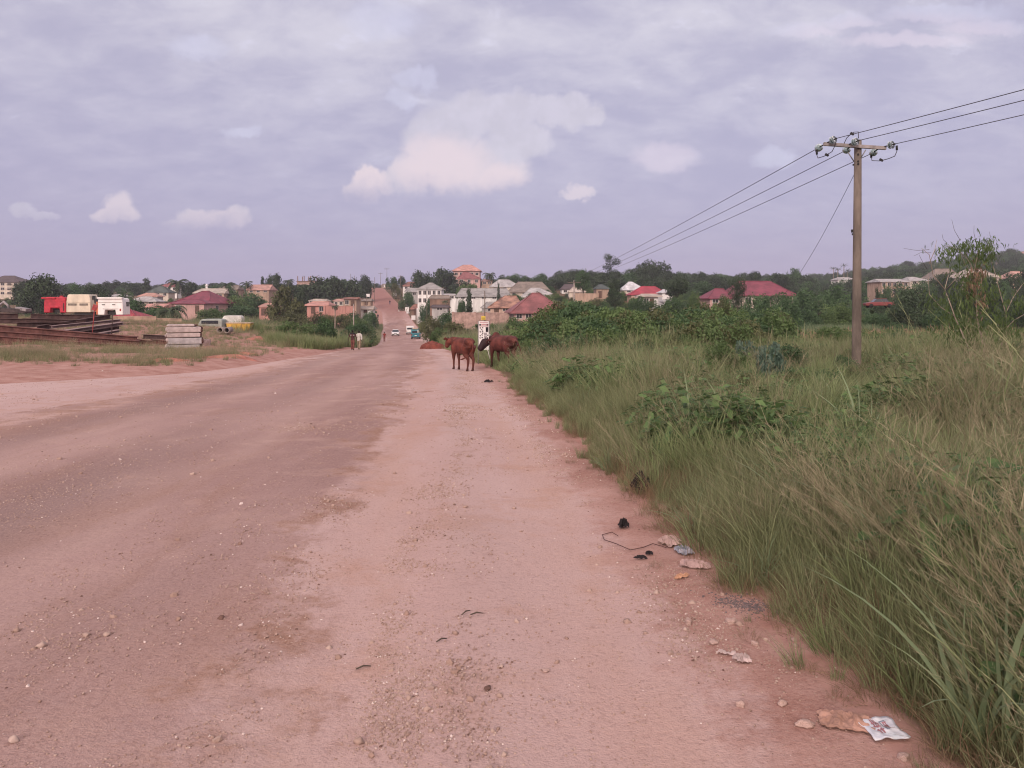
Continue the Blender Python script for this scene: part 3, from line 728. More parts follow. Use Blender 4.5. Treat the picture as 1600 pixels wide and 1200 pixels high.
# ------------------------------------------------------------------ gravel
def rock_mesh(rs, m, sub=1):
    bm = bmesh.new(); bmesh.ops.create_icosphere(bm, subdivisions=sub, radius=1)
    sx, sy, sz = 1, .6+.4*rs.rand(), .5+.35*rs.rand(); ph = rs.rand(3)*6
    for v in bm.verts:
        c = v.co; k = 1+.22*math.sin(c.x*3+ph[0])*math.cos(c.y*3.3+ph[1])+.14*math.sin(c.z*5+ph[2])+rs.randn()*.07
        v.co = Vector((c.x*sx*k, c.y*sy*k, c.z*sz*k))
    me = bpy.data.meshes.new('stone'); bm.to_mesh(me); bm.free()
    me.polygons.foreach_set('use_smooth', [sub > 1]*len(me.polygons))
    me.materials.append(m); return me
def gravel():
    rs = np.random.RandomState(8)
    m, nt, b = new_mat('gravel_stone'); t = NT(nt)
    rnd = t.n('ShaderNodeObjectInfo').outputs['Random']; n = t.noise(t.obj(), 2.5, 4)
    c = t.mix(rnd, (.27, .185, .150), (.46, .355, .31)); c = t.mix(t.math('MULTIPLY', n, .5), c, (.30, .18, .15))
    c = t.mix(t.ramp(rnd, .93, .99), c, (.60, .50, .47)); c = t.mix(t.ramp(rnd, .03, .01), c, (.15, .09, .075))
    t.set(b.inputs['Base Color'], c); b.inputs['Roughness'].default_value = .9; b.inputs['Specular IOR Level'].default_value = .15
    protos = [rock_mesh(rs, m, 1+(i < 3)) for i in range(7)]
    n = 700000; y = 1.9+rs.rand(n)**2.2*26; x = -.72*y-1.2+rs.rand(n)*(roadR(y)+.25+.72*y+1.2)
    px = 800+F*x/y
    cl = fbm(x*1.3, y*.9, 4); cl2 = fbm(x*4+9, y*4, 2)
    strip = lambda xc, w: np.exp(-((x-xc)/w)**2)
    mid = strip(-.34-.045*y, .26)*.9                       # windrow between the wheel tracks
    rgt = strip(roadR(y)-.42, .30)*.62
    lef = strip(-1.05-.10*y, .40)*.35
    patch = np.exp(-((x+2.25)/.28)**2-((y-3.9)/.4)**2)*1.1+np.exp(-((x+2.9)/.9)**2-((y-11.6)/.5)**2)*.8+np.exp(-((x+4.3)/.7)**2-((y-7)/1.6)**2)*.4
    pr = .035+np.clip((cl-.40)*4, 0, 1)*(.10+1.5*mid+1.2*rgt+lef)+patch*.7
    k = rs.rand(n) < pr*np.clip(cl2*2-.3, .15, 1)
    x, y = x[k], y[k]; n = len(x)
    s = .0022+.0050*rs.rand(n)**2.8; big = rs.rand(n) < .007; s = np.where(big, s+.006+.012*rs.rand(n)**1.5, s)
    s = s*np.clip(.75+y/14, .8, 1.7)
    z = gz(x, y)+s*.18
    scatter('gravel', 'loose gravel and pebbles strewn over the dirt road', 'gravel', np.stack([x, y, z], 1), rs.rand(n, 3)*np.array([.6, .6, 6.28]), s, rs.randint(0, 7, n), protos)
# ------------------------------------------------------------------ trees
BARK = mat('bark', (.11, .085, .065), .9, .3, 6, bump=.5, bscale=14)
BARK_PALE = mat('bark_pale', (.34, .27, .22), .85, .2, 8, bump=.3, bscale=20)
def crown_mesh(name, m, seed, blobs, n, leaf, gap=.0, droop=0., el=1.9, shell=.5):
    """leaf-sized folded faces through the volume of many clumps (unit crown)"""
    rs = np.random.RandomState(seed); B = np.array(blobs, float)
    w = (B[:, 3]*B[:, 4]*B[:, 5])**.62; w /= w.sum()
    k = rs.choice(len(B), n, p=w)
    d = rs.randn(n, 3); d /= np.linalg.norm(d, axis=1)[:, None]
    rad = (shell+(1-shell)*rs.rand(n)**.6)*(1+.10*rs.randn(n))
    c = B[k, :3]+d*B[k, 3:6]*rad[:, None]
    if gap:
        g = np.sin(c[:, 0]*7+seed)+np.sin(c[:, 1]*8+1.3*seed)+np.sin(c[:, 2]*9+.7*seed)
        keep = g < 2.2-gap*3; c, d, k = c[keep], d[keep], k[keep]; n = len(c)
    nrm = d*.7+rs.randn(n, 3)*.6+np.array([0, 0, .35]); nrm /= np.linalg.norm(nrm, axis=1)[:, None]
    t = np.cross(nrm, rs.randn(n, 3)); t[:, 2] -= droop; t /= np.linalg.norm(t, axis=1)[:, None]
    s = np.cross(nrm, t); s /= np.linalg.norm(s, axis=1)[:, None]+1e-6
    L = leaf*(.6+.8*rs.rand(n))[:, None]; W = L/el
    V = np.stack([c-t*L*.5, c+s*W*.5, c+t*L*.5-nrm*L*.12, c-s*W*.5], 1).reshape(-1, 3)
    lo_, hi_ = np.percentile(V[:, 2], (.7, 99.6)); V[:, 2] = (V[:, 2]-lo_)/(hi_-lo_)*2-1; V[:, :2] /= np.percentile(np.hypot(V[:, 0], V[:, 1]), 98.5)
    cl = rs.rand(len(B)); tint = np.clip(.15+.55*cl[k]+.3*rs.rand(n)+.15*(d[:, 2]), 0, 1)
    return np_mesh(name, V, np.arange(4*n).reshape(-1, 4), m, attrs=dict(tint=np.repeat(tint, 4)))
def clumps(seed, n, r=(1, 1, 1), flat=0., lo=-.35, core=.62, size=(.24, .46)):
    rs = np.random.RandomState(seed); out = [(0, 0, 0, core*r[0], core*r[1], core*r[2])]
    for i in range(n):
        while 1:
            d = rs.randn(3); d /= np.linalg.norm(d)
            if d[2] > lo: break
        q = size[0]+(size[1]-size[0])*rs.rand(); p = d*(1-q*.75)*(.85+.2*rs.rand())
        out.append((p[0]*r[0], p[1]*r[1], p[2]*r[2], q*r[0], q*r[1], q*r[2]*(1-flat)))
    return out
L_DARK = leaf_mat('leaf_dark', (.014, .026, .014), (.052, .082, .040), trans=.12)
L_MID = leaf_mat('leaf_mid', (.024, .052, .022), (.084, .150, .062), trans=.2)
L_LIGHT = leaf_mat('leaf_light', (.040, .074, .024), (.125, .190, .070), trans=.25)
L_OLIVE = leaf_mat('leaf_olive', (.042, .052, .022), (.140, .150, .066), trans=.2)
L_PALM = leaf_mat('leaf_palm', (.020, .036, .018), (.082, .108, .056), trans=.15)
L_GLAUC = leaf_mat('leaf_glaucous', (.034, .066, .046), (.105, .160, .120), trans=.15)
L_BROWN = leaf_mat('leaf_brown', (.10, .060, .040), (.26, .165, .11), trans=.15)
CR = {}
for i in range(3): CR['dense%d' % i] = crown_mesh('crown', L_DARK, 100+i, clumps(100+i, 26, size=(.2, .42)), 5200, .10)
for i in range(3): CR['round%d' % i] = crown_mesh('crown', L_MID, 110+i, clumps(110+i, 20, size=(.22, .44)), 4200, .10, gap=.12)
for i in range(2): CR['open%d' % i] = crown_mesh('crown', L_MID, 120+i, clumps(120+i, 13, core=.3, size=(.24, .40), lo=-.5), 2600, .10, gap=.25)
for i in range(2): CR['umbrella%d' % i] = crown_mesh('crown', L_DARK, 130+i, [(.62*math.cos(q*1.05)*(.4+.6*((q*37) % 10)/10), .62*math.sin(q*1.05), .25*((q*53) % 10)/10-.1-.25*(q % 3 == 0), .42, .42, .20) for q in range(14)], 3000, .09)
for i in range(3): CR['bush%d' % i] = crown_mesh('crown', L_MID, 140+i, clumps(140+i, 24, lo=-.25, size=(.2, .42)), 6000, .085)
for i in range(2): CR['lightbush%d' % i] = crown_mesh('crown', L_LIGHT, 150+i, clumps(150+i, 24, lo=-.25, size=(.18, .40)), 6500, .085, gap=.05)
for i in range(2): CR['olivebush%d' % i] = crown_mesh('crown', L_OLIVE, 160+i, clumps(160+i, 22, lo=-.25, size=(.18, .40)), 5500, .08, gap=.15)
CR['darkbush0'] = crown_mesh('crown', L_DARK, 165, clumps(165, 24, lo=-.25, size=(.18, .40)), 6000, .08)
CR['glaucous0'] = crown_mesh('crown', L_GLAUC, 167, clumps(167, 16, lo=-.1, size=(.2, .4)), 1500, .17, el=1.3)
CR['brownbush0'] = crown_mesh('crown', L_BROWN, 168, clumps(168, 14, lo=-.2, size=(.2, .4)), 2600, .08, gap=.3)
CR['column0'] = crown_mesh('crown', L_DARK, 170, [(.12*math.sin(q*2.1), .12*math.cos(q*1.7), -1+q*.16, .75-.035*q, .75-.035*q, .22) for q in range(13)], 3000, .13, droop=.3)
CR['casuarina0'] = crown_mesh('crown', L_DARK, 171, [(.35*math.sin(q*2.4), .35*math.cos(q*2.0), -1+q*.125, .62-.03*q, .62-.03*q, .20) for q in range(16)], 4200, .12, droop=.5, gap=.1, el=3)
CR['bamboo0'] = crown_mesh('crown', L_DARK, 172, [(.55*math.sin(q*2.4)*(.25+q*.05), .4*math.cos(q*2), -1+q*.125, .2+.03*q, .2+.03*q, .24) for q in range(16)], 4200, .12, droop=.5, el=4)
CR['tall0'] = crown_mesh('crown', L_DARK, 173, [(0, 0, .55, .55, .55, .36), (.3, .1, .8, .4, .4, .22), (-.42, 0, .5, .42, .42, .22), (.35, -.2, .15, .45, .45, .2), (-.2, .2, -.2, .6, .6, .3), (.2, 0, -.5, .8, .8, .35), (-.4, .1, -.7, .7, .7, .32), (.6, 0, -.8, .6, .6, .25)], 4200, .085, gap=.1)
CR['frangipani0'] = crown_mesh('crown', L_OLIVE, 174, clumps(174, 30, lo=-.3, size=(.14, .3)), 3800, .11, gap=.2)
def limbs(seed, h, r, n=5, up=.55, sp=.5):
    rs = random.Random(seed); mb = MB()
    lean = rs.uniform(-.06, .06)*h
    mb.tube([(0, 0, -.5), (0, 0, 0), (lean*.5, 0, h*.45), (lean, 0, h)], [r*1.35, r*1.1, r*.85, r*.5], 8)
    for i in range(n):
        a = i*2*PI/n+rs.uniform(-.4, .4); z = h*rs.uniform(.4, .85); L = h*sp*rs.uniform(.7, 1.2)
        p = Vector((lean*z/h, 0, z))
        mb.tube([p, p+Vector((math.cos(a)*L*.5, math.sin(a)*L*.5, L*up*.5)), p+Vector((math.cos(a)*L*.85, math.sin(a)*L*.85, L*up*1.1))], [r*.5, r*.35, r*.12], 6)
    return mb
TRUNKS = [limbs(i, 1, .055, 5).mesh('trunk', BARK) for i in range(4)]
def tree(kind, px, ytop, wpx, d, label, cat='tree', frac=.78, ybot=None, group=None, name=None, squash=1.0):
    """a tree whose crown top and width are read off the photograph at its own distance"""
    g = G(px, d); zt = EYE+(HY-ytop)/F*d
    H = max(zt-g.z, 1.0); W = wpx/F*d/2
    if ybot is not None: hb = EYE+(HY-ybot)/F*d-g.z
    else: hb = H*(1-frac)
    rs = random.Random(int(px*7+ytop*13+d))
    nm = name or ('tree' if cat == 'tree' else 'bush' if cat == 'bush' else cat.replace(' ', '_'))
    t = thing(nm, label, cat, g, rs.uniform(0, 6.28), group)
    c = bpy.data.objects.new('crown', CR[kind]); COL.objects.link(c); c.parent = t
    rz = (H-hb)/2
    c.location = (0, 0, hb+rz); c.scale = (W, W*squash, rz*1.03); c.rotation_euler = (0, 0, rs.uniform(0, 6))
    tr = bpy.data.objects.new('trunk', rs.choice(TRUNKS)); COL.objects.link(tr); tr.parent = t
    th = hb+rz*.9; k = min(max(W*.9, th*.5), th*1.6)
    tr.scale = (k, k, th)
    return t
# palms ---------------------------------------------------------------
def palm_parts(seed, n=15, L=1.0, droop=1.0, m=None, wid=.16):
    rs = np.random.RandomState(seed); V = []; Fq = []; T = []
    for i in range(n):
        a = 2*PI*i/n*2.4+rs.randn()*.12; e0 = 1.15-1.35*(i/n)+rs.randn()*.08; l = L*(.8+.35*rs.rand())
        p = np.zeros(3); pts = [p.copy()]; el = e0
        for j in range(9):
            dd = np.array([math.cos(a)*math.cos(el), math.sin(a)*math.cos(el), math.sin(el)]); p = p+dd*l/9; pts.append(p.copy()); el -= droop*.22*(1+.3*j/9)
        tt = .2+.6*rs.rand()-.15*(i/n); side = np.array([-math.sin(a), math.cos(a), 0])
        for j in range(1, 10):
            for q in range(3):
                f = j-1+(q+1)/3; j0 = min(int(f), 8); b = pts[j0]*(1-(f-j0))+pts[j0+1]*(f-j0) if f < 9 else pts[9]
                dr = pts[min(j0+1, 9)]-pts[j0]; dr = dr/np.linalg.norm(dr)
                ll = l*wid*2.2*math.sin(PI*min(1, .12+f/9*.82))**.7
                for sg in (-1, 1):
                    tip = b+side*sg*ll*.8+dr*ll*.45+np.array([0, 0, -ll*(.35+.3*rs.rand())]); w = dr*l*.018; o = len(V)
                    V += [tuple(b-w), tuple(b+w), tuple(tip+w*.2), tuple(tip-w*.2)]; T += [np.clip(tt+rs.randn()*.1, 0, 1)]*4; Fq.append((o, o+1, o+2, o+3))
        for j in range(9):
            o = len(V); w = side*l*.014*(1.1-j/9)
            V += [tuple(pts[j]-w), tuple(pts[j]+w), tuple(pts[j+1]+w*.9), tuple(pts[j+1]-w*.9)]; T += [.9]*4; Fq.append((o, o+1, o+2, o+3))
    return np_mesh('fronds', np.array(V), np.array(Fq), m or L_PALM, attrs=dict(tint=T))
PALM = [palm_parts(1, 20, droop=.95, wid=.12), palm_parts(2, 18, droop=1.05, wid=.13), palm_parts(3, 15, droop=.8, wid=.11), palm_parts(5, 13, droop=.5, wid=.06)]
PTRUNK = MB().tube([(0, 0, -.05), (.012, 0, .3), (.02, 0, .7), (.01, 0, 1)], [.036, .026, .022, .024], 8).mesh('trunk', BARK_PALE)
def palm(px, ytop, rpx, d, label, kind=0, ycen=None, group=None, rz=0, slim=1):
    g = G(px, d); Rr = rpx/F*d; zt = EYE+(HY-ytop)/F*d
    zc = (EYE+(HY-ycen)/F*d) if ycen else zt-Rr*.62
    h = max(zc-g.z, .6)
    t = thing('palm_tree', label, 'palm tree', g, rz, group)
    f = bpy.data.objects.new('fronds', PALM[kind]); COL.objects.link(f); f.parent = t; f.location = (h*.01, 0, h); f.scale = (Rr,)*3
    k = bpy.data.objects.new('trunk', PTRUNK); COL.objects.link(k); k.parent = t; w = max(h*.75*slim, Rr*.9*slim); k.scale = (w, w, h)
    return t
def banana(px, ytop, wpx, d, label, seed=0):
    rs = np.random.RandomState(seed); g = G(px, d); H = EYE+(HY-ytop)/F*d-g.z; W = wpx/F*d/2
    V = []; Fq = []; T = []
    for i in range(9):
        a = rs.rand()*2*PI; e = .5+.9*rs.rand(); L = H*.62; p = np.array([0, 0, H*.45]); side = np.array([-math.sin(a), math.cos(a), 0]); o = len(V); tt = rs.rand()
        for j in range(7):
            w = H*.075*math.sin(PI*min(1, (j+.25)/6.6))+.01; V += [tuple(p-side*w), tuple(p+side*w)]; T += [tt, tt]
            p = p+np.array([math.cos(a)*math.cos(e)*W/H*2.2, math.sin(a)*math.cos(e)*W/H*2.2, math.sin(e)])*L/6; e -= .3
        for j in range(6): Fq.append((o+2*j, o+2*j+1, o+2*j+3, o+2*j+2))
    t = thing('banana_plant', label, 'banana plant', g)
    o = np_obj('leaves', np.array(V), np.array(Fq), L_LIGHT, attrs=dict(tint=T)); o.parent = t
    MB().tube([(0, 0, -.2), (0, 0, H*.25), (.02, 0, H*.5)], [.11*H/3, .09*H/3, .05*H/3], 8).build('stem', L_OLIVE, t)
    return t

def vegetation():
    T = tree
    # --- left skyline and valley
    T('dense0', 68, 431, 78, 190, 'huge dark spreading tree behind the red truck cab', squash=.8, frac=.9)
    T('dense2', 40, 440, 40, 240, 'dark tree between the apartment block and the huge dark tree', frac=.9)
    T('round0', 118, 445, 44, 230, 'green tree rising just behind the cream truck cab', frac=.9)
    T('dense1', 150, 446, 46, 210, 'dark broad tree rising behind the white truck cab', frac=.92)
    T('round1', 196, 455, 40, 200, 'bushy tree left of the grey hip roofs in the valley', frac=.95)
    T('umbrella0', 175, 438, 25, 420, 'left one of two flat topped trees on the far left skyline', frac=.7)
    T('umbrella1', 205, 440, 32, 420, 'wider right one of two flat topped trees on the far left skyline', frac=.7)
    T('column0', 229, 435, 17, 380, 'dark upright tree beside the far green hip roof', frac=.9)
    T('dense2', 297, 441, 26, 330, 'dark tree right of the tall skyline palm behind the maroon house', frac=.9)
    T('round2', 330, 446, 34, 340, 'low tree on the skyline behind the long pale roof', frac=.9)
    T('round0', 214, 470, 44, 150, 'mid green tree behind the tan wall', frac=.95)
    T('bush1', 250, 478, 46, 150, 'bushy shrub in front of the small pink house', 'bush', frac=1)
    T('bush0', 232, 486, 40, 120, 'low bush over the tan compound wall', 'bush', frac=1)
    T('dense0', 428, 428, 27, 330, 'small round dark skyline tree right of the long salmon roof', frac=.85)
    T('column0', 410, 433, 9, 330, 'narrow dark skyline tree touching the small round one', frac=.95)
    T('lightbush0', 360, 463, 70, 200, 'wide green thicket right of the maroon house', 'bush', frac=1)
    T('bush2', 392, 458, 56, 215, 'dense green bush below the long salmon roof', 'bush', frac=1)
    T('bush0', 375, 478, 70, 170, 'dark green bush above the parked white truck', 'bush', frac=1)
    T('lightbush1', 330, 483, 46, 160, 'pale grassy bush just below the maroon house', 'bush', frac=1)
    T('round1', 360, 446, 24, 260, 'tree under the twin palms beside the long roof', frac=.95)
    T('frangipani0', 447, 449, 62, 150, 'brownish tree with pale blossoms before the salmon house', frac=.93)
    T('dense1', 507, 434, 80, 300, 'left half of the great dark mango thicket above the salmon houses', frac=.96)
    T('dense0', 536, 434, 66, 290, 'right half of the great dark mango thicket above the salmon houses', frac=.96)
    T('dense2', 478, 445, 40, 300, 'dark shrubby tree hiding the foot of the unfinished block', frac=.96)
    T('dense1', 571, 431, 29, 330, 'round dark mango tree at the left edge of the hill road', frac=.92)
    T('bush2', 506, 497, 42, 67, 'dense leafy bush standing left of the two walkers', 'bush', frac=1)
    T('lightbush0', 464, 504, 74, 64, 'bright green bush beside the red earth heap on the verge', 'bush', frac=1)
    T('lightbush1', 432, 510, 54, 68, 'bright grassy bush above the red earth heap', 'bush', frac=1)
    T('olivebush0', 400, 508, 44, 92, 'olive bush beside the yellow container', 'bush', frac=1)
    T('lightbush0', 565, 498, 56, 140, 'green bush on the bank beyond the two walkers', 'bush', frac=1)
    T('bush0', 577, 488, 30, 185, 'dark bush below the roadside market shack', 'bush', frac=1)
    T('olivebush1', 535, 492, 46, 165, 'olive scrub beneath the small palm', 'bush', frac=1)
    T('olivebush0', 455, 488, 70, 140, 'olive scrub at the foot of the blossoming tree', 'bush', frac=1)
    T('olivebush0', 500, 489, 54, 160, 'scrub under the shady porch of the salmon bungalow', 'bush', frac=1)
    T('bush1', 549, 489, 36, 168, 'dark scrub at the right end of the salmon wall', 'bush', frac=1)
    T('olivebush1', 516, 494, 40, 152, 'low olive scrub left of the little palm', 'bush', frac=1)
    T('bush2', 990, 505, 60, 44, 'dark green weedy bush at the field edge below the block wall', 'bush', frac=1)
    T('lightbush1', 910, 512, 60, 40, 'pale green leafy clump at the field edge right of the bull', 'bush', frac=1)
    T('olivebush0', 1040, 512, 60, 42, 'olive weedy clump at the field edge under the umbrella tree', 'bush', frac=1)
    T('bush0', 865, 520, 56, 36, 'dark leafy clump in the grass just right of the bull', 'bush', frac=1)
    # --- right of the road, on the hill
    T('round2', 612, 433, 22, 390, 'pale green roadside tree at the top of the hill road', frac=.85)
    T('dense1', 628, 432, 13, 420, 'small dark tree behind the brown roofed hill house', frac=.9)
    T('dense0', 660, 424, 40, 340, 'leftmost dark tree of the clump behind the columned house', frac=.92)
    T('dense2', 692, 421, 46, 330, 'tallest dark tree of the clump behind the columned house', frac=.95)
    T('dense1', 722, 440, 44, 300, 'dark tree below the big pink building', frac=.95)
    T('round0', 683, 447, 34, 280, 'leafy tree beside the roof of the columned house', frac=.95)
    T('bush1', 636, 457, 28, 292, 'dark bush on the bank beside the hill road', 'bush', frac=1)
    T('olivebush1', 619, 443, 20, 347, 'small scrubby bush under the hilltop roadside tree', 'bush', frac=1)
    T('bush2', 668, 468, 30, 220, 'dark shrubs in front of the columned house', 'bush', frac=1)
    T('lightbush1', 735, 445, 46, 265, 'pale banana grove above the grey gabled roof', 'bush', frac=1)
    T('column0', 733, 451, 13, 190, 'tall narrow tree in front of the long white wall', frac=.95)
    T('casuarina0', 779, 441, 6.5, 230, 'thin dark pillar tree between the grey roofs', frac=.98, name='cypress')
    T('bush0', 721, 469, 16, 185, 'rounded bush against the long white wall', 'bush', frac=1)
    T('bush1', 698, 489, 48, 130, 'dark bush between the roadside shop and the compound wall', 'bush', frac=1)
    T('olivebush0', 672, 494, 40, 125, 'olive bush behind the teal minibus', 'bush', frac=1)
    T('olivebush1', 712, 503, 52, 95, 'pale olive scrub right of the red earth mound', 'bush', frac=1)
    T('lightbush0', 690, 513, 40, 92, 'low green scrub behind the red earth mound', 'bush', frac=1)
    T('round1', 845, 428, 34, 330, 'leafy tree behind the brown grey hip roof', frac=.95)
    T('round2', 810, 430, 34, 370, 'broad tree right of the skyline palm', frac=.9)
    T('dense2', 868, 437, 34, 300, 'dark tree between the hip roofs and the dark roofed house', frac=.95)
    T('open0', 885, 431, 14, 350, 'wispy tree standing behind the dark roofed house', frac=.8)
    T('round0', 912, 422, 33, 210, 'leaning leafy tree over the brown houses below the wires', frac=.6)
    T('tall0', 955, 398, 38, 330, 'tall bare headed emergent tree under the power lines', frac=.92)
    T('dense0', 950, 424, 50, 310, 'dark tree mass around the foot of the tall emergent tree', frac=.95)
    T('umbrella0', 1020, 407, 58, 340, 'broad spreading tree crowning the skyline right of the tall one', frac=.85)
    T('dense1', 990, 420, 56, 330, 'dark tree joining the tall tree and the spreading tree', frac=.95)
    T('casuarina0', 960, 437, 34, 160, 'dark feathery tree left of the white and red roofs', frac=.98)
    T('round1', 945, 470, 32, 130, 'small tree at the foot of the dark feathery one', frac=.98)
    T('umbrella1', 1057, 434, 44, 170, 'dark layered umbrella tree right of the red roof', frac=.55)
    T('round2', 997, 464, 34, 140, 'round tree in front of the white porch', frac=.95)
    T('bush0', 905, 474, 84, 50, 'bright green tangled thicket behind the bull', 'bush', frac=1)
    T('lightbush1', 862, 486, 60, 46, 'leafy green thicket between the bull and the red brown house', 'bush', frac=1)
    T('bush2', 955, 484, 74, 48, 'green thicket right of the bull and below the dark feathery tree', 'bush', frac=1)
    T('bush1', 826, 506, 60, 42, 'dark green bush just above the bull', 'bush', frac=1)
    T('darkbush0', 1042, 479, 66, 48, 'dark bush below the white porch', 'bush', frac=1)
    T('lightbush0', 1086, 457, 24, 150, 'bright yellow green treetop left of the small maroon roof', frac=.95)
    T('olivebush1', 1090, 473, 54, 50, 'yellowish olive shrub below the small maroon roof', 'bush', frac=1)
    T('olivebush0', 1130, 469, 50, 48, 'tall olive shrub left of the bamboo clump', 'bush', frac=1)
    T('darkbush0', 1160, 503, 54, 40, 'dark brownish shrub left of the banana plant', 'bush', frac=1)
    T('olivebush1', 1112, 503, 60, 40, 'mixed olive and brown shrub at the edge of the field', 'bush', frac=1)
    T('brownbush0', 1078, 496, 36, 46, 'dry russet shrub among the olive ones', 'bush', frac=1)
    T('bamboo0', 1153, 434, 34, 128, 'dark bamboo clump in front of the maroon roofs', 'bamboo', frac=1)
    T('round1', 1195, 463, 54, 98, 'rounded green tree in front of the big maroon roof', frac=.97)
    T('bush1', 1226, 470, 58, 92, 'leafy bush under the right end of the big maroon roof', 'bush', frac=1)
    T('round2', 1270, 452, 70, 135, 'wide green tree right of the maroon house', frac=.97)
    T('round0', 1305, 447, 56, 150, 'tall green tree immediately left of the utility pole', frac=.97)
    T('lightbush0', 1305, 475, 62, 104, 'pale leafy bush left of the utility pole', 'bush', frac=1)
    T('bush2', 1255, 485, 60, 102, 'dark green bush above the cane grass', 'bush', frac=1)
    T('casuarina0', 1375, 452, 26, 140, 'dark upright tree right of the utility pole beside the pale building', frac=.97)
    T('bush0', 1372, 492, 54, 98, 'low green bush right of the utility pole', 'bush', frac=1)
    T('darkbush0', 1432, 452, 84, 96, 'wide dark layered tree behind the straggly sapling', frac=.98)
    T('bush1', 1478, 482, 70, 90, 'dark bush behind the stems of the straggly sapling', 'bush', frac=1)
    T('dense1', 1530, 432, 80, 130, 'dark tree behind the crown of the straggly sapling', frac=.97)
    T('dense0', 1590, 424, 54, 210, 'dark tall tree at the right edge under the bare hill', frac=.95)
    T('darkbush0', 1585, 470, 70, 92, 'dark thicket at the right edge behind the sapling', 'bush', frac=1)
    T('bush2', 1410, 505, 60, 86, 'low leafy mound beside the russet grass', 'bush', frac=1)
    T('round1', 1345, 462, 40, 165, 'tree half hidden by the utility pole', frac=.97)
    T('umbrella1', 1330, 448, 60, 260, 'flat topped tree below the four tall palms', frac=.9)
    T('dense2', 1215, 428, 44, 330, 'dark skyline tree above the big maroon roof', frac=.9)
    T('dense0', 1172, 425, 40, 350, 'leftmost dark skyline tree above the maroon roofs', frac=.9)
    T('round0', 1240, 420, 30, 340, 'rounded skyline tree with a taller tuft right of the maroon roof', frac=.85)
    T('dense1', 1120, 432, 50, 330, 'dark skyline tree above the small maroon roof', frac=.95)
    T('round2', 1090, 440, 56, 260, 'mid green tree above the yellow green treetop', frac=.97)
    T('round0', 1178, 462, 46, 126, 'leafy tree hiding the left wall of the big maroon roofed house', frac=.98)
    T('round2', 1222, 459, 52, 124, 'leafy tree hiding the right wall of the big maroon roofed house', frac=.98)
    T('bush2', 1128, 463, 40, 118, 'bush hiding the wall of the small maroon roofed wing', 'bush', frac=1)
    T('round1', 1408, 443, 44, 205, 'tree hiding the right half of the pale two storey block', frac=.98)
    T('round2', 1442, 440, 46, 215, 'tree hiding the wall under the whitish low roof', frac=.98)
    T('round0', 1322, 437.5, 44, 335, 'tree hiding the hut under the tall skyline palms', frac=.98)
    T('round1', 1545, 433, 50, 235, 'tree hiding the walls of the tan gabled house', frac=.98)
    T('round0', 1020, 470, 30, 145, 'shrubby tree in front of the porch of the white house', frac=.98)
    T('bush0', 1050, 466, 34, 135, 'leafy bush hiding the small white hut', 'bush', frac=1)
    T('lightbush0', 855, 497, 62, 40, 'tangled green bush between the bull and the block of thickets', 'bush', frac=1)
    T('bush1', 925, 492, 72, 42, 'broad green bush in the middle of the thicket belt', 'bush', frac=1)
    T('lightbush1', 1005, 490, 66, 42, 'light green bush at the right of the thicket belt', 'bush', frac=1)
    T('olivebush0', 1075, 492, 62, 40, 'olive green bush below the yellow green treetop', 'bush', frac=1)
    T('bush2', 1140, 497, 62, 38, 'green bush left of the banana plant in the field', 'bush', frac=1)
    T('olivebush1', 1190, 520, 60, 34, 'low olive bush in front of the banana plant', 'bush', frac=1)
    T('round0', 1384, 446, 20, 200, 'small tree before the left end of the pale two storey block', frac=.98)
    T('lightbush1', 1300, 512, 70, 40, 'light green weedy bush left of the foot of the utility pole', 'bush', frac=1)
    T('bush1', 1395, 520, 70, 38, 'green weedy bush right of the foot of the utility pole', 'bush', frac=1)
    T('lightbush0', 1085, 560, 80, 24, 'light green leafy shrub in the grass left of its darker neighbours', 'bush', frac=1)
    T('lightbush1', 895, 505, 76, 34, 'pale green shrub standing in the grass, first right of the bull', 'bush', frac=1)
    T('bush1', 972, 499, 96, 35, 'wide dark green shrub in the grass below the block wall', 'bush', frac=1)
    T('lightbush0', 1055, 502, 92, 34, 'wide light green shrub in the grass below the umbrella tree', 'bush', frac=1)
    T('bush2', 1130, 507, 90, 33, 'leafy shrub in the grass below the bamboo clump', 'bush', frac=1)
    T('round1', 1352, 437, 26, 260, 'tree just right of the pole on the far slope', frac=.98)
    T('dense2', 1470, 430, 44, 240, 'dark tree before the long dark roof on the right slope', frac=.98)
    T('round0', 1560, 440, 44, 190, 'green tree under the orange tan roof at the right edge', frac=.98)
    T('lightbush1', 1220, 512, 76, 36, 'light green shrub in the grass below the big maroon roof', 'bush', frac=1)
    T('dense2', 462, 446, 46, 230, 'dark tree between the blossoming tree and the mango thicket', frac=.97)
    T('bush0', 560, 507, 60, 92, 'bushy scrub on the bank just behind the two walkers', 'bush', frac=1)
    # nearer shrubs standing in the tall grass
    T('glaucous0', 1205, 568, 38, 26, 'grey blue leafed shrub left of the utility pole, behind its neighbour', 'bush', frac=1)
    T('glaucous0', 1203, 632, 44, 17.5, 'grey blue leafed shrub nearest the road in the tall grass', 'bush', frac=1)
    T('glaucous0', 1165, 584, 34, 23, 'leftmost grey blue leafed shrub among the grass', 'bush', frac=1)
    T('bush1', 1228, 562, 84, 22, 'dark green shrub among the grass before the utility pole', 'bush', frac=1)
    T('lightbush0', 1135, 572, 84, 20, 'green leafy shrub in the grass left of the grey blue ones', 'bush', frac=1)
    # palms
    palm(277, 430, 21, 300, 'tall dark palm on the skyline above the maroon house', 0)
    palm(266, 458, 34, 112, 'big drooping coconut palm over the tan compound wall', 1, ycen=488)
    palm(354, 437, 14, 280, 'left one of twin palms above the long pale roof', 0)
    palm(385, 436, 13, 285, 'right one of twin palms above the long pale roof', 2)
    palm(450, 432, 13, 330, 'short bushy skyline palm left of the unfinished block', 1)
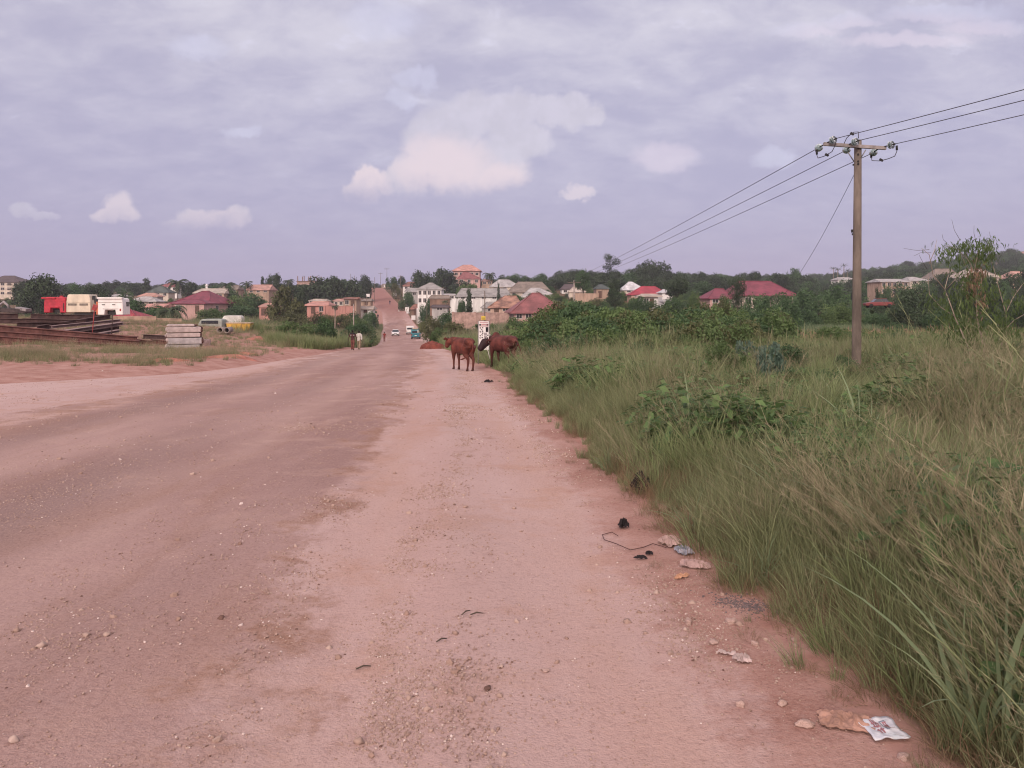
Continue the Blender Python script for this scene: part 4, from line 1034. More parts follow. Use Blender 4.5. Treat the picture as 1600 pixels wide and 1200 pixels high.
    palm(523, 474, 8.5, 146, 'little palm with a yellow trunk before the salmon wall', 1)
    palm(765, 422, 13, 320, 'ragged skyline palm right of the big pink building', 0)
    palm(696, 467, 7.5, 200, 'little palm in front of the white walled compound', 2)
    palm(790, 431, 10, 360, 'distant small palm right of the ragged skyline palm', 2)
    palm(1302, 416, 6.5, 420, 'leftmost of the four tall thin palms on the skyline', 3, group='tall palms on the skyline', rz=1, slim=.8)
    palm(1309, 417, 7, 430, 'second from left of the four tall thin palms', 3, group='tall palms on the skyline', rz=2, slim=.8)
    palm(1319, 411, 6.5, 420, 'highest of the four tall thin palms on the skyline', 3, group='tall palms on the skyline', rz=3, slim=.8)
    palm(1324, 419, 7, 425, 'rightmost of the four tall thin palms, beside the pole', 3, group='tall palms on the skyline', rz=4, slim=.8)
    palm(1203, 455, 18, 118, 'low drooping palm against the big maroon roof', 1)
    banana(1188, 484, 28, 60, 'banana plant with a yellow leaf at the field edge', 3)
    banana(1362, 468, 22, 118, 'banana plant beside the red car', 4)
    banana(745, 498, 16, 110, 'dark banana plant below the compound wall', 6)
    banana(240, 486, 18, 118, 'banana plant among bushes behind the tan wall', 7)
    # far woods, and undergrowth nobody could count
    rs = np.random.RandomState(21)
    wood = [CR[k] for k in ('dense0', 'dense1', 'round0', 'round1', 'dense2', 'umbrella0', 'open0')]
    n = 4200; px = -500+rs.rand(n)*2700; d = 260+rs.rand(n)**.8*900; x = (px-800)/F*d
    dens = np.where(px > 880, .95, .35)*np.where((d < 360) & (px > 560) & (px < 880), 0, 1)*np.where((px < 560), np.clip((d-330)/100, 0, 1), 1)*np.where((px>1400)&(d>640), .5, 1)
    ok = (rs.rand(n) < dens) & ~((x > roadL(np.minimum(d, 599))-6) & (x < roadR(np.minimum(d, 599))+9) & (d < 620)) & (np.exp(-((x-545)/120)**2-((d-745)/120)**2) < .35)
    x, d, px = x[ok], d[ok], px[ok]; n = len(x); s = 3.2+3.6*rs.rand(n); s = np.where(px > 880, s, s*.75)
    z = gz(x, d)+s*.45; s3 = np.stack([s*1.1, s*1.1, s*.8], 1)
    scatter('woodland', 'distant hillside woods fading into dusk haze', 'woodland', np.stack([x, d, z], 1), np.stack([0*x, 0*x, rs.rand(n)*6.28], 1), s3, rs.randint(0, 7, n), wood)
    und = [CR[k] for k in ('bush0', 'bush1', 'lightbush0', 'lightbush1', 'olivebush0', 'olivebush1', 'darkbush0')]
    n = 2600; px = rs.rand(n)*2300-250; d = 92+rs.rand(n)**1.2*230; x = (px-800)/F*d
    dens = np.where(px > 800, 1.0, .5)*np.where(px < 420, (d > 108)*1., 1)
    ok = (rs.rand(n) < dens) & ~((x > roadL(d)-2.5) & (x < roadR(d)+2.5+np.where(d > 200, 8, 0)))
    for (a, b, c, e) in HOUSE_FOOT: ok &= ~((x > a-1.5) & (x < b+1.5) & (d > c-4) & (d < e+1.5))
    x, d, px = x[ok], d[ok], px[ok]; n = len(x); s = 1.0+1.3*rs.rand(n)**1.5; s = np.where(px < 800, s*.72, s); s = np.where((px > 1180) & (d < 106), s*.55, s)
    s3 = np.stack([s*1.2, s*1.2, s*.85], 1)
    scatter('undergrowth', 'tangled green undergrowth between the houses and trees', 'undergrowth', np.stack([x, d, gz(x, d)+s*.35], 1), np.stack([0*x, 0*x, rs.rand(n)*6.28], 1), s3, rs.randint(0, 7, n), und)

L_SAP = leaf_mat('leaf_sapling', (.045, .075, .022), (.13, .185, .065), trans=.3)
def sapling():
    rs = random.Random(4); D = 19.0
    g = G(1545, D)
    t = thing('sapling', 'straggly young tree with bare pale stems at the right of the field', 'tree', g)
    Q = lambda px, py, dd=0: P(px, py, D+dd)-g
    mb = MB(); tw = MB()
    stems = [([(1552, 640), (1540, 560), (1527, 500), (1525, 460), (1523, 420), (1530, 385)], .022, 0),
             ([(1548, 640), (1552, 585), (1540, 545), (1530, 510), (1525, 470)], .018, .2),
             ([(1530, 620), (1512, 540), (1493, 498), (1483, 470), (1476, 452), (1482, 430)], .02, -.4),
             ([(1476, 452), (1458, 430), (1452, 398), (1440, 388)], .013, -.4), ([(1452, 412), (1460, 392), (1464, 374)], .010, -.4),
             ([(1478, 452), (1492, 437), (1500, 424)], .009, -.4), ([(1500, 500), (1470, 480), (1452, 460), (1450, 425)], .011, -.2),
             ([(1560, 640), (1565, 540), (1572, 492), (1562, 455), (1553, 420), (1545, 395)], .017, .5), ([(1570, 492), (1583, 465), (1597, 445), (1612, 430)], .013, .5),
             ([(1565, 520), (1585, 500), (1606, 488)], .012, .7), ([(1556, 600), (1550, 560), (1540, 520)], .02, .6),
             ([(1525, 430), (1512, 405), (1495, 388), (1478, 384)], .011, -.1), ([(1528, 410), (1540, 388), (1552, 380)], .010, .1), ([(1525, 440), (1508, 412), (1500, 392)], .01, .3)]
    for pts, r, dd in stems:
        q = [Q(a, b, dd+rs.uniform(-.15, .15)) for a, b in pts]; n = len(q)
        mb.tube(q, [r*(1-.65*i/(n-1)) for i in range(n)], 6)
    for (a, b, c, e) in [(1500, 375, 1487, 343), (1525, 378, 1522, 352), (1545, 380, 1546, 362), (1452, 390, 1412, 388), (1455, 395, 1428, 400), (1480, 380, 1472, 366), (1536, 395, 1550, 372), (1448, 420, 1436, 398)]:
        m1 = ((a+c)/2+rs.uniform(-4, 4), (b+e)/2+rs.uniform(-3, 3)); q = [Q(a, b), Q(*m1), Q(c, e)]; tw.tube(q, [.006, .004, .003], 5)
    mb.build('trunk', BARK_PALE, t); tw.build('twig', BARK, t)
    # feathery drooping leaves
    def mass(lst, m, name, dens=1.0):
        r = np.random.RandomState(9); V = []; Fq = []; T = []
        for (px, py, rx, ry, n) in lst:
            for i in range(int(n*dens)):
                a = r.randn(2)*.5; c = np.array(Q(px+a[0]*rx, py+a[1]*ry, r.randn()*.5)); L = .05+.07*r.rand(); tt = r.rand()
                az = r.rand()*6.28; ax = np.array([math.cos(az)*.7, math.sin(az)*.7, -.7*r.rand()-.1]); sd = np.cross(ax, r.randn(3)); sd /= np.linalg.norm(sd)
                for j in range(3):
                    b = c+ax*L*j*.45; o = len(V); w = sd*.007*(1+r.rand())
                    dn = np.array([0, 0, -.04-.05*r.rand()])+r.randn(3)*.02
                    V += [tuple(b-w), tuple(b+w), tuple(b+ax*L*.5+dn+w*.3), tuple(b+ax*L*.5+dn-w*.3)]; T += [tt]*4; Fq.append((o, o+1, o+2, o+3))
        o = np_obj(name, np.array(V), np.array(Fq), m, attrs=dict(tint=T)); o.parent = t; return o
    mass([(1485, 388, 30, 9, 60), (1510, 384, 26, 10, 80), (1535, 382, 28, 14, 110), (1548, 395, 14, 22, 60), (1528, 400, 26, 16, 80), (1470, 400, 16, 8, 25), (1500, 405, 24, 14, 50),
          (1515, 440, 36, 34, 150), (1535, 450, 30, 40, 130), (1500, 470, 36, 24, 130), (1490, 500, 40, 26, 170), (1525, 500, 50, 34, 220), (1510, 535, 34, 40, 200), (1560, 475, 20, 30, 70),
          (1572, 510, 28, 22, 120), (1590, 470, 18, 18, 40), (1545, 540, 44, 40, 160), (1500, 560, 22, 34, 130), (1580, 545, 30, 20, 80), (1455, 470, 14, 20, 30)], L_SAP, 'crown', 1.3)
    mass([(1527, 425, 16, 26, 90), (1520, 450, 12, 20, 40), (1532, 470, 12, 18, 30)], L_BROWN, 'dead_leaves', 1.3)
# ------------------------------------------------------------------ houses
HOUSE_FOOT = []
W_PINK = mat('wall_pink', (.52, .33, .30), .85, .14, 1.2, streak=True); W_SALMON = mat('wall_salmon', (.50, .255, .215), .85, .14, 1.2, streak=True)
W_WHITE = mat('wall_white', (.74, .72, .70), .8, .10, 1.0, streak=True); W_CREAM = mat('wall_cream', (.58, .50, .42), .85, .14, 1.0, streak=True)
W_TAN = mat('wall_tan', (.42, .30, .23), .9, .2, 1.2, streak=True); W_GREY = mat('wall_grey', (.40, .38, .37), .9, .15, 1.0, streak=True)
W_BLOCK = mat('wall_block', (.43, .29, .25), .95, .2, 1.5); W_PEACH = mat('wall_peach', (.58, .40, .32), .85, .14, 1.0, streak=True)
W_BROWN = mat('wall_brown', (.25, .16, .12), .9, .2, 1.0, streak=True)
PANE = mat('pane', (.030, .026, .030), .25, .2, 3, spec=.5); FRAME = mat('frame', (.60, .55, .52), .7, .1, 3); DOOR = mat('door', (.12, .065, .045), .6, .2, 4)
R_MAROON = roof_mat('roof_maroon', (.22, .045, .075)); R_RED = roof_mat('roof_red', (.38, .045, .075)); R_BRICK = roof_mat('roof_brick', (.265, .095, .10))
R_GREY = roof_mat('roof_grey', (.33, .32, .31)); R_PALE = roof_mat('roof_pale', (.50, .43, .37)); R_WHITE = roof_mat('roof_white', (.66, .67, .70)); R_TAUPE = roof_mat('roof_taupe', (.235, .195, .165))
R_ORANGE = roof_mat('roof_orange', (.38, .205, .150), .4, .35); R_GREEN = roof_mat('roof_green', (.075, .105, .10)); R_DARK = roof_mat('roof_dark', (.085, .065, .068)); R_RUST = roof_mat('roof_rust', (.27, .125, .095), .3, .35)
R_SALMON = roof_mat('roof_salmon', (.52, .30, .25)); R_LGREY = roof_mat('roof_light_grey', (.44, .43, .43)); R_PINKO = roof_mat('roof_pink', (.58, .30, .25))

def hip(mb, W, D, z, h, ov, r0, r1, yf=.5, gable=False):
    """roof with a fascia lip; ridge runs along x from fraction r0 to r1"""
    x0, x1, y0, y1 = -W/2-ov, W/2+ov, -D/2-ov, D/2+ov; t = .14
    xa, xb = x0+(x1-x0)*r0, x0+(x1-x0)*r1; yr = y0+(y1-y0)*yf
    if gable: xa, xb = x0, x1
    v = [(x0,y0,z-t),(x1,y0,z-t),(x1,y1,z-t),(x0,y1,z-t),(x0,y0,z),(x1,y0,z),(x1,y1,z),(x0,y1,z),(xa,yr,z+h),(xb,yr,z+h)]
    f = [(0,3,2,1),(0,1,5,4),(1,2,6,5),(2,3,7,6),(3,0,4,7),(4,5,9,8),(5,6,9),(6,7,8,9),(7,4,8)]
    mb.add(v, f)
def window(parent, x, y, z, w, h, ry=0, side=0, mullion=True):
    """front wall window (side=0) or one on the right/left wall (side = +1/-1)"""
    fr = MB(); t = .09
    for (cx, cz, dx, dz) in ((0, h/2+t/2, w+2*t, t), (0, -h/2-t/2, w+2*t, t), (-w/2-t/2, 0, t, h), (w/2+t/2, 0, t, h)):
        c, d = ((x+cx, y-.03, z+cz), (dx, .10, dz)) if not side else ((x+side*.03, y+cx, z+cz), (.10, dx, dz)); fr.box(c, d)
    if mullion and w > .5:
        c, d = ((x, y-.02, z), (.06, .05, h)) if not side else ((x+side*.02, y, z), (.05, .06, h)); fr.box(c, d)
    o = fr.build('window', FRAME, parent)
    pn = MB(); c, d = ((x, y-.012, z), (w, .05, h)) if not side else ((x+side*.012, y, z), (.05, w, h)); pn.box(c, d)
    pn.build('pane', PANE, o); return o
def house(label, px0, px1, yb, ye, yr, d, wall, roof, r0=.25, r1=.75, D=None, nwin=2, storeys=1, rot=0, ov=.45, gable=False, doors=(), cat='house', name='house', winh=1.15, winw=1.1, group=None, yf=.5, side=0, ridge=True):
    k = d/F; W = (px1-px0)*k-2*ov; D = D or min(max(W*.7, 4), 16); cx = ((px0+px1)/2-800)*k
    cyy = d+D/2; zb = EYE+(HY-yb)*k; ze = EYE+(HY-ye)*k; kr = (d+D*yf)/F; zr = EYE+(HY-yr)*kr
    g = min(gz1(cx-W/2, d), gz1(cx+W/2, d), zb)-.4
    HOUSE_FOOT.append((cx-W/2, cx+W/2, d-1, d+D))
    t = thing(name, label, cat, (cx, cyy, g), rot, group)
    hw = ze-g
    MB().box((0, 0, hw/2-.02), (W, D, hw-.1)).build('wall', wall, t)
    m = MB(); hip(m, W, D, hw, max(zr-ze, .25), ov, r0, r1, yf, gable); ro = m.build('roof', roof, t)
    if ridge and not gable:
        x0, x1 = -W/2-ov, W/2+ov; xa, xb = x0+(x1-x0)*r0, x0+(x1-x0)*r1; yy = -D/2-ov+(D+2*ov)*yf
        z = hw+max(zr-ze, .25)+.02; q = MB()
        if abs(xb-xa) > .3: q.tube([(xa, yy, z), (xb, yy, z)], .09, 6)
        for (a, ax, ay) in ((xa, x0, -D/2-ov), (xb, x1, -D/2-ov)): q.tube([(a, yy, z), (ax, ay, hw+.03)], .08, 6)
        q.build('ridge_cap', roof, ro)
    vis = hw-(zb-g); sh = (ze-zb)/storeys
    if nwin and sh > .6:
        for s in range(storeys):
            for i in range(nwin):
                fx = -W/2+W*(i+.5)/nwin
                if any(abs(fx-q*W) < 1.0 for q in doors) and s == 0: continue
                hh = min(winh, sh*.5); window(t, fx, -D/2, zb-g+sh*(s+.56), min(winw, W/nwin*.55), hh)
        if side:
            for q in (-.2, .25): window(t, side*W/2, q*D, zb-g+sh*.56, 1.0, min(winh, sh*.5), side=side)
    for q in doors:
        dr = MB().box((q*W, -D/2-.02, zb-g+min(2.0, sh*.8)/2), (.95, .08, min(2.0, sh*.8))).build('door', DOOR, t)
    return t
def wall(label, pA, pB, ytA, ytB, dA, dB, m, th=.2, name='wall', pillars=0, cat='wall', cope=True):
    """free standing wall between two sight lines; its top read off the photograph"""
    A, B = P(pA, ytA, dA), P(pB, ytB, dB); gA, gB = gz1(A.x, A.y), gz1(B.x, B.y)
    g = min(gA, gB)-.5; n = Vector((B.y-A.y, A.x-B.x, 0)).normalized()*th/2
    o = Vector((A.x, A.y, g)); t = thing(name, label, cat, o)
    v = [A-n, A+n, B+n, B-n]; lo = [Vector((p.x, p.y, g)) for p in v]
    MB().add([p-o for p in lo+v], [(0,3,2,1),(4,5,6,7),(0,1,5,4),(1,2,6,5),(2,3,7,6),(3,0,4,7)]).build('panel', m, t)
    if cope:
        n2 = n*1.35; q = [A-n2, A+n2, B+n2, B-n2]; up = Vector((0, 0, .09)); dn = Vector((0, 0, .003))
        MB().add([p-o+dn for p in q]+[p-o+up for p in q], [(0,3,2,1),(4,5,6,7),(0,1,5,4),(1,2,6,5),(2,3,7,6),(3,0,4,7)]).build('coping', m, t)
    for i in range(pillars):
        p = A.lerp(B, i/(pillars-1)); MB().box((p.x-o.x, p.y-o.y, (p.z-g)/2+.08), (th*2, th*2, p.z-g+.2)).build('pillar', m, t)
    return t

def houses():
    H = house
    # left side
    t = H('three storey cream apartment block at the far left edge with dark hipped roof', -24, 32, 462, 441, 431, 330, W_CREAM, R_DARK, .3, .62, D=11, nwin=5, storeys=3, ov=.6, name='apartment_block', cat='apartments', winw=1.5, winh=1.3)
    W = 56*330/F-1.2
    for s in range(3):
        for i in (1, 3): MB().box((-W/2+W*(i+.5)/5, -6.0, 4.2+1.95*s-1.2), (2.4, 1.0, .12)).build('balcony', W_CREAM, t)
    t = H('big maroon hip roofed house with pink walls in the valley', 272, 342, 491, 474, 455, 190, W_PINK, R_MAROON, .42, .62, D=11, nwin=3, rot=R(-14), ov=.6, side=1)
    H('front wing with low maroon roof projecting from the pink walled house', 262, 322, 490, 474, 467.5, 179, W_PINK, R_MAROON, .3, .7, D=7, nwin=2, ov=.5, doors=(.3,), name='house_wing', cat='house')
    H('small pink gabled house left of the drooping palm', 222, 256, 488, 480, 474.5, 165, W_PINK, R_PINKO, .3, .7, D=6, nwin=2, gable=True)
    H('pale grey hip roofed house lowest in the left valley', 198, 246, 477, 471, 463.5, 205, W_CREAM, R_LGREY, .35, .65, nwin=3)
    H('small salmon grey roof just above the pale grey roofed house', 215, 248, 466, 463, 458, 250, W_GREY, R_SALMON, .25, .7, nwin=2)
    H('dark green hip roofed house on the left slope', 228, 265, 464, 457, 447, 290, W_CREAM, R_GREEN, .4, .6, nwin=3)
    H('white walled house with brick red hip roof left of the skyline palm', 250, 278, 456, 448, 442, 340, W_WHITE, R_BRICK, .35, .7, nwin=3)
    H('low grey shed roof between trees on the far left slope', 168, 196, 466, 463, 460, 260, W_GREY, R_LGREY, nwin=2)
    H('deep red roofed shed beside the white truck cab', 178, 212, 501, 495, 483.5, 104, W_TAN, R_RED, .2, .35, D=5, nwin=0, ov=.2, name='shed', cat='shed')
    H('long low house with pale tan roof behind the maroon one', 301, 352, 468, 458, 451, 255, W_TAN, R_PALE, .08, .92, D=10, nwin=4)
    tp = G(323, 275); zt = EYE+(HY-443.5)/F*275
    t = thing('tower', 'slim white tower with a domed cap rising behind the long pale roof', 'tower', tp); h = zt-tp.z
    MB().tube([(0, 0, -.5), (0, 0, h*.9)], [.42, .40], 12).build('shaft', W_WHITE, t); MB().tube([(0, 0, h*.9), (0, 0, h*.93)], [.6, .6], 12).build('gallery', W_WHITE, t)
    MB().tube([(0, 0, h*.93), (0, 0, h*.975), (0, 0, h)], [.4, .34, .05], 12).build('cap', W_WHITE, t)
    H('long house with salmon roof above the green thicket', 385, 422, 458, 453, 445, 285, W_TAN, R_SALMON, .06, .94, D=9, nwin=3)
    H('grey green roofed house between the twin palms', 340, 372, 457, 452, 446, 310, W_TAN, R_TAUPE, .1, .9, D=8, nwin=3)
    H('bright salmon walled hut left of the blossoming tree', 404, 428, 493, 479, 474, 165, W_SALMON, R_SALMON, .2, .8, D=5, nwin=1, ov=.15, doors=(-.2,))
    H('salmon bungalow with arched shady porch', 476, 514, 490, 477, 471.5, 175, W_SALMON, R_PINKO, .15, .85, D=8, nwin=2, doors=(-.18,), ov=.5)
    wall('long salmon compound wall behind the little palm', 507, 553, 478.5, 479, 170, 172, W_SALMON, pillars=4)
    H('cream upper house with a row of small openings above the salmon bungalow', 482, 510, 474, 470, 467.5, 200, W_CREAM, R_PALE, .1, .9, D=6, nwin=5, ov=.15, winw=.5)
    H('half built tan house with flat brown roof above the salmon wall', 534, 560, 479, 467, 464.8, 190, W_TAN, R_RUST, .05, .95, D=6, nwin=2, ov=.5, doors=(.2,))
    H('cream walled house left of the half built one', 520, 538, 479, 470, 467.5, 195, W_CREAM, R_SALMON, .1, .9, D=6, nwin=2, ov=.2)
    H('roadside market shack with pale sheet roof on the left of the hill road', 553, 584, 489, 483, 478.5, 195, W_WHITE, R_PALE, .05, .95, D=5, nwin=0, ov=.5, doors=(-.3, .1), name='market_stall', cat='stall')
    H('tan kiosk with brown awning above the market shack', 560, 581, 477, 470, 467, 225, W_TAN, R_TAUPE, .05, .95, D=4, nwin=1, ov=.4, doors=(.1,), name='kiosk', cat='kiosk')
    # unfinished block with its starter columns
    d = 340; g = G(480, d); k = d/F; t = thing('unfinished_building', 'unfinished brown concrete building with bare columns sticking up from its slab', 'building', g)
    W = 32*k; h = EYE+(HY-439)*k-g.z
    MB().box((0, 4, h/2-.3), (W, 8, h)).build('wall', W_BLOCK, t); MB().box((0, 4, h+.12-.3+.02), (W+.8, 8.8, .22)).build('slab', W_BROWN, t)
    for i in range(4):
        for j in (0, 7.6): MB().box((-W/2+.3+i*(W-.6)/3, .2+j, h+1.0), (.3, .3, 2.4)).build('column', W_BROWN, t)
    for i in range(3): window(t, -W/2+W*(i+.5)/3, 0, h*.72, 1.2, 1.2)
    HOUSE_FOOT.append((g.x-W/2, g.x+W/2, d-2, d+9))
    # hill right of the road
    H('brown roofed white house beside the top of the hill road', 628, 652, 453, 447, 440.5, 340, W_WHITE, R_RUST, .35, .7, D=8, nwin=2)
    H('grey sheet roofed house left of the columned house', 632, 654, 463, 456, 450, 302, W_GREY, R_GREY, .1, .9, D=7, nwin=2, ov=.5)
    H('low house on the crest beside the hill road', 595, 610, 449, 446, 443.5, 452, W_TAN, R_TAUPE, .1, .9, D=6, nwin=2)
    t = H('two storey white house with tall front columns and pyramid grey roof', 650, 692, 476, 452, 442, 240, W_WHITE, R_GREY, .44, .56, D=9, nwin=5, storeys=2, ov=.5, winh=1.5, winw=.9)
    W = 42*.2-1
    for i in range(4): MB().tube([(-W/2-.1+i*.85, -4.9, 0), (-W/2-.1+i*.85, -4.9, 24*.2+.5)], .15, 10).build('column', W_WHITE, t)
    wall('white compound wall in front of the columned house', 673, 712, 466, 467, 215, 212, W_WHITE, pillars=3)
    wall('long white compound wall below the grey gabled roof', 712, 765, 467.5, 468.5, 205, 208, W_WHITE, pillars=5)
    H('flat white annexe behind the white compound wall', 690, 712, 470, 461, 459.2, 235, W_WHITE, R_LGREY, .1, .9, D=6, nwin=2, ov=.2)
    H('small brown roofed lean to against the white compound wall', 670, 704, 470, 466, 461.5, 212, W_BROWN, R_TAUPE, .1, .9, D=2.5, nwin=0, ov=.3, name='lean_to', cat='shed')
    H('long grey gabled roof house behind the white compound wall', 712, 800, 468, 463.5, 450.5, 232, W_WHITE, R_GREY, .08, .9, D=12, nwin=5, ov=.6)
    H('rusty sheet roofed roadside shop with white sign boards', 640, 668, 494, 483, 475.5, 262, W_BROWN, R_RUST, .2, .8, D=5, nwin=0, ov=.7, doors=(-.25, .05), name='shop', cat='shop')
    H('dark roofed shed with blue grey wall behind the roadside shop', 672, 702, 486, 480, 476.5, 165, W_GREY, R_DARK, .1, .9, D=4, nwin=1, ov=.4, name='shed', cat='shed')
    H('big pink two storey building high on the hill with pale orange roof', 706, 752, 445, 423.2, 414, 345, W_PINK, R_PINKO, .35, .65, D=14, nwin=5, storeys=2, ov=.8, winw=1.4)
    H('brick red hip roof standing in front of the big pink building', 714, 752, 444, 435.5, 425.5, 318, W_PINK, R_BRICK, .22, .45, D=9, nwin=3)
    H('small tan house under the ragged skyline palm', 752, 770, 446, 439, 436, 320, W_TAN, R_SALMON, .2, .8, D=6, nwin=2, ov=.3)
    H('pale grey hip roof uppermost behind the thin pillar tree', 764, 814, 455, 448, 437, 290, W_CREAM, R_LGREY, .3, .62, D=11, nwin=3)
    H('wide taupe hip roofed house on the slope', 792, 862, 464, 456.5, 440.5, 260, W_CREAM, R_TAUPE, .25, .8, D=14, nwin=4, ov=.7, side=1)
    H('light grey hip roof in front of the taupe roof', 812, 876, 475, 464.5, 450, 225, W_WHITE, R_LGREY, .28, .5, D=11, nwin=3, ov=.6)
    H('peach house with orange brown tiled hip roof', 762, 818, 488, 480.5, 462.5, 158, W_PEACH, R_ORANGE, .46, .80, D=10, nwin=3, ov=.55, doors=(-.3,))
    H('grey roofed outhouse left of the peach house', 751, 782, 488, 481, 472, 166, W_GREY, R_GREY, .3, .8, D=6, nwin=1, ov=.3, name='outhouse')
    H('big house with red brown hip roof and pale walls right of the compound wall', 792, 880, 501, 488.5, 458, 122, W_PINK, R_BRICK, .46, .60, D=9, nwin=5, ov=.7, rot=R(6), side=-1, winw=.9)
    wall('brownish block compound wall behind the signboard', 708, 794, 488.8, 489.5, 128, 126, W_BLOCK, pillars=6)
    H('dark roofed house with white gable left of the brown houses', 876, 912, 459, 452, 444, 270, W_WHITE, R_DARK, .2, .75, D=9, nwin=3)
    H('pale gabled outbuilding in front of the dark roofed house', 888, 916, 463, 456, 448.5, 235, W_CREAM, R_PALE, .3, .6, D=6, nwin=1, ov=.3)
    wall('tan block wall left of the dark feathery tree', 896, 934, 458.5, 459, 205, 200, W_TAN, pillars=3)
    H('brown two part house with dark doorway left of the dark feathery tree', 930, 953, 466, 451, 444.5, 215, W_TAN, R_GREEN, .35, .6, D=7, nwin=1, ov=.3, doors=(-.2,))
    H('white hip roof behind the red roof', 972, 1010, 458, 453, 440.5, 240, W_CREAM, R_WHITE, .35, .5, D=9, nwin=2)
    H('long bright red roof right of the white hip roof', 984, 1045, 466, 460.5, 447.5, 215, W_PEACH, R_RED, .35, .72, D=8, nwin=3)
    H('white house with flat canopy porch below the red roof', 998, 1034, 480, 463, 459.5, 165, W_WHITE, R_PALE, .2, .9, D=6, nwin=2, ov=.8, doors=(.1,))
    H('small white and blue roof right of the red roof', 1032, 1054, 462, 457, 452.5, 200, W_WHITE, R_WHITE, .3, .7, D=6, nwin=1)
    wall('low pinkish block wall among the bushes below the white porch', 974, 1010, 490, 491, 108, 106, W_PINK)
    H('small white hut half hidden right of the umbrella tree', 1036, 1050, 478, 471, 468.5, 150, W_WHITE, R_LGREY, .2, .8, D=4, nwin=1, ov=.2)
    H('small maroon roofed wing left of the bamboo clump', 1106, 1146, 476, 466, 451, 148, W_PINK, R_MAROON, .5, .85, D=9, nwin=2)
    H('big maroon roofed house right of the bamboo clump', 1150, 1245, 480, 461.5, 439.5, 152, W_CREAM, R_MAROON, .16, .73, D=12, nwin=3, ov=.6)
    H('white roofed hut at the foot of the tall skyline palms', 1308, 1338, 441, 437, 433.5, 360, W_WHITE, R_LGREY, .2, .8, D=8, nwin=2)
    H('pale two storey block with flat grey roof right of the utility pole', 1374, 1422, 460, 440, 436.2, 235, W_TAN, R_LGREY, .05, .95, D=9, nwin=5, storeys=2, ov=.5)
    H('whitish low roof right of the pale two storey block', 1420, 1452, 446, 438.5, 433, 250, W_CREAM, R_LGREY, .2, .6, D=8, nwin=2)
    H('tan gabled roof house behind the crown of the sapling', 1508, 1564, 446, 433, 421, 260, W_CREAM, R_PALE, .3, .75, D=12, nwin=3, ov=.6)
    H('long dark roof on the right hill slope left of the tan gable', 1456, 1510, 446, 439, 420, 300, W_TAN, R_TAUPE, .35, .8, D=12, nwin=3)
    H('orange tan roof at the right edge of the hill', 1578, 1618, 442, 435, 424, 290, W_PEACH, R_SALMON, .3, .7, D=9, nwin=2)
    # yard walls
    wall('tan block wall along the back of the scrap yard', 176, 244, 495.2, 495.4, 92, 93, W_TAN, th=.22)
    wall('lower end of the tan yard wall below the drooping palm', 244.5, 284, 498.4, 499, 93.1, 94, W_TAN, th=.22)

# ------------------------------------------------------------------ vehicles
TYRE = mat('tyre', (.022, .02, .02), .85, .2, 8); RIM = mat('rim', (.42, .42, .43), .4, .1, 8, metal=.6)
GLASS = mat('vehicle_glass', (.035, .04, .05), .12, .1, 2, spec=.6); BLACK = mat('black_plastic', (.02, .018, .018), .6, .2, 6)
LAMP_R = mat('tail_lamp', (.32, .02, .02), .3, .1, 4); LAMP_W = mat('head_lamp', (.75, .74, .72), .15, .05, 4); PLATE = mat('plate', (.70, .69, .66), .5, .1, 6)
def wheel(parent, x, y, r, w):
    ty = MB().tube([(x-w/2, y, r), (x-w/2+.02, y, r), (x+w/2-.02, y, r), (x+w/2, y, r)], [r*.9, r, r, r*.9], 20).build('wheel', TYRE, parent)
    s = 1 if x > 0 else -1
    MB().tube([(x+s*(w/2-.03), y, r), (x+s*(w/2+.006), y, r)], [r*.62, r*.55], 16).build('rim', RIM, ty)
def car(px, py, d, rot):
    g = G(px, d); t = thing('car', 'small white car coming towards us on the dip of the road', 'car', g, rot)
    paint = mat('paint_white', (.72, .71, .71), .3, .06, 2, spec=.5)
    w = .84
    def sec(prof, k0, name, m, bev=.05):
        pass
    b = MB().prism_x([(-1.95,.28),(-2.02,.55),(-1.95,.78),(-1.0,.95),(1.6,.98),(1.92,.85),(1.98,.35),(1.8,.24),(-1.8,.22)], -w, w).build('body', paint, t, bevel=.07)
    # cabin tapered inwards
    lo = [(-.75, -1.05), (.75, -1.05), (.75, 1.65), (-.75, 1.65)]; hi = [(-.60, -.35), (.60, -.35), (.60, 1.15), (-.60, 1.15)]
    MB().add([(x, y, .93) for x, y in lo]+[(x, y, 1.40) for x, y in hi], [(0,3,2,1),(4,5,6,7),(0,1,5,4),(1,2,6,5),(2,3,7,6),(3,0,4,7)]).build('windscreen', GLASS, t)
    MB().box((0, .4, 1.425), (1.24, 1.55, .06)).build('roof', paint, t, bevel=.02)
    MB().box((0, -2.0, .40), (1.5, .10, .18)).build('bumper', BLACK, t); MB().box((0, -2.06, .42), (.45, .03, .11)).build('plate', PLATE, t)
    MB().box((0, -2.01, .64), (.7, .05, .10)).build('grille', BLACK, t)
    for s in (-1, 1):
        MB().ball((s*.62, -1.97, .66), (.17, .08, .10)).build('headlight', LAMP_W, t); MB().box((s*.9, -.75, .98), (.14, .08, .11)).build('mirror', paint, t)
        for y in (-1.25, 1.25): wheel(t, s*.76, y, .29, .19)
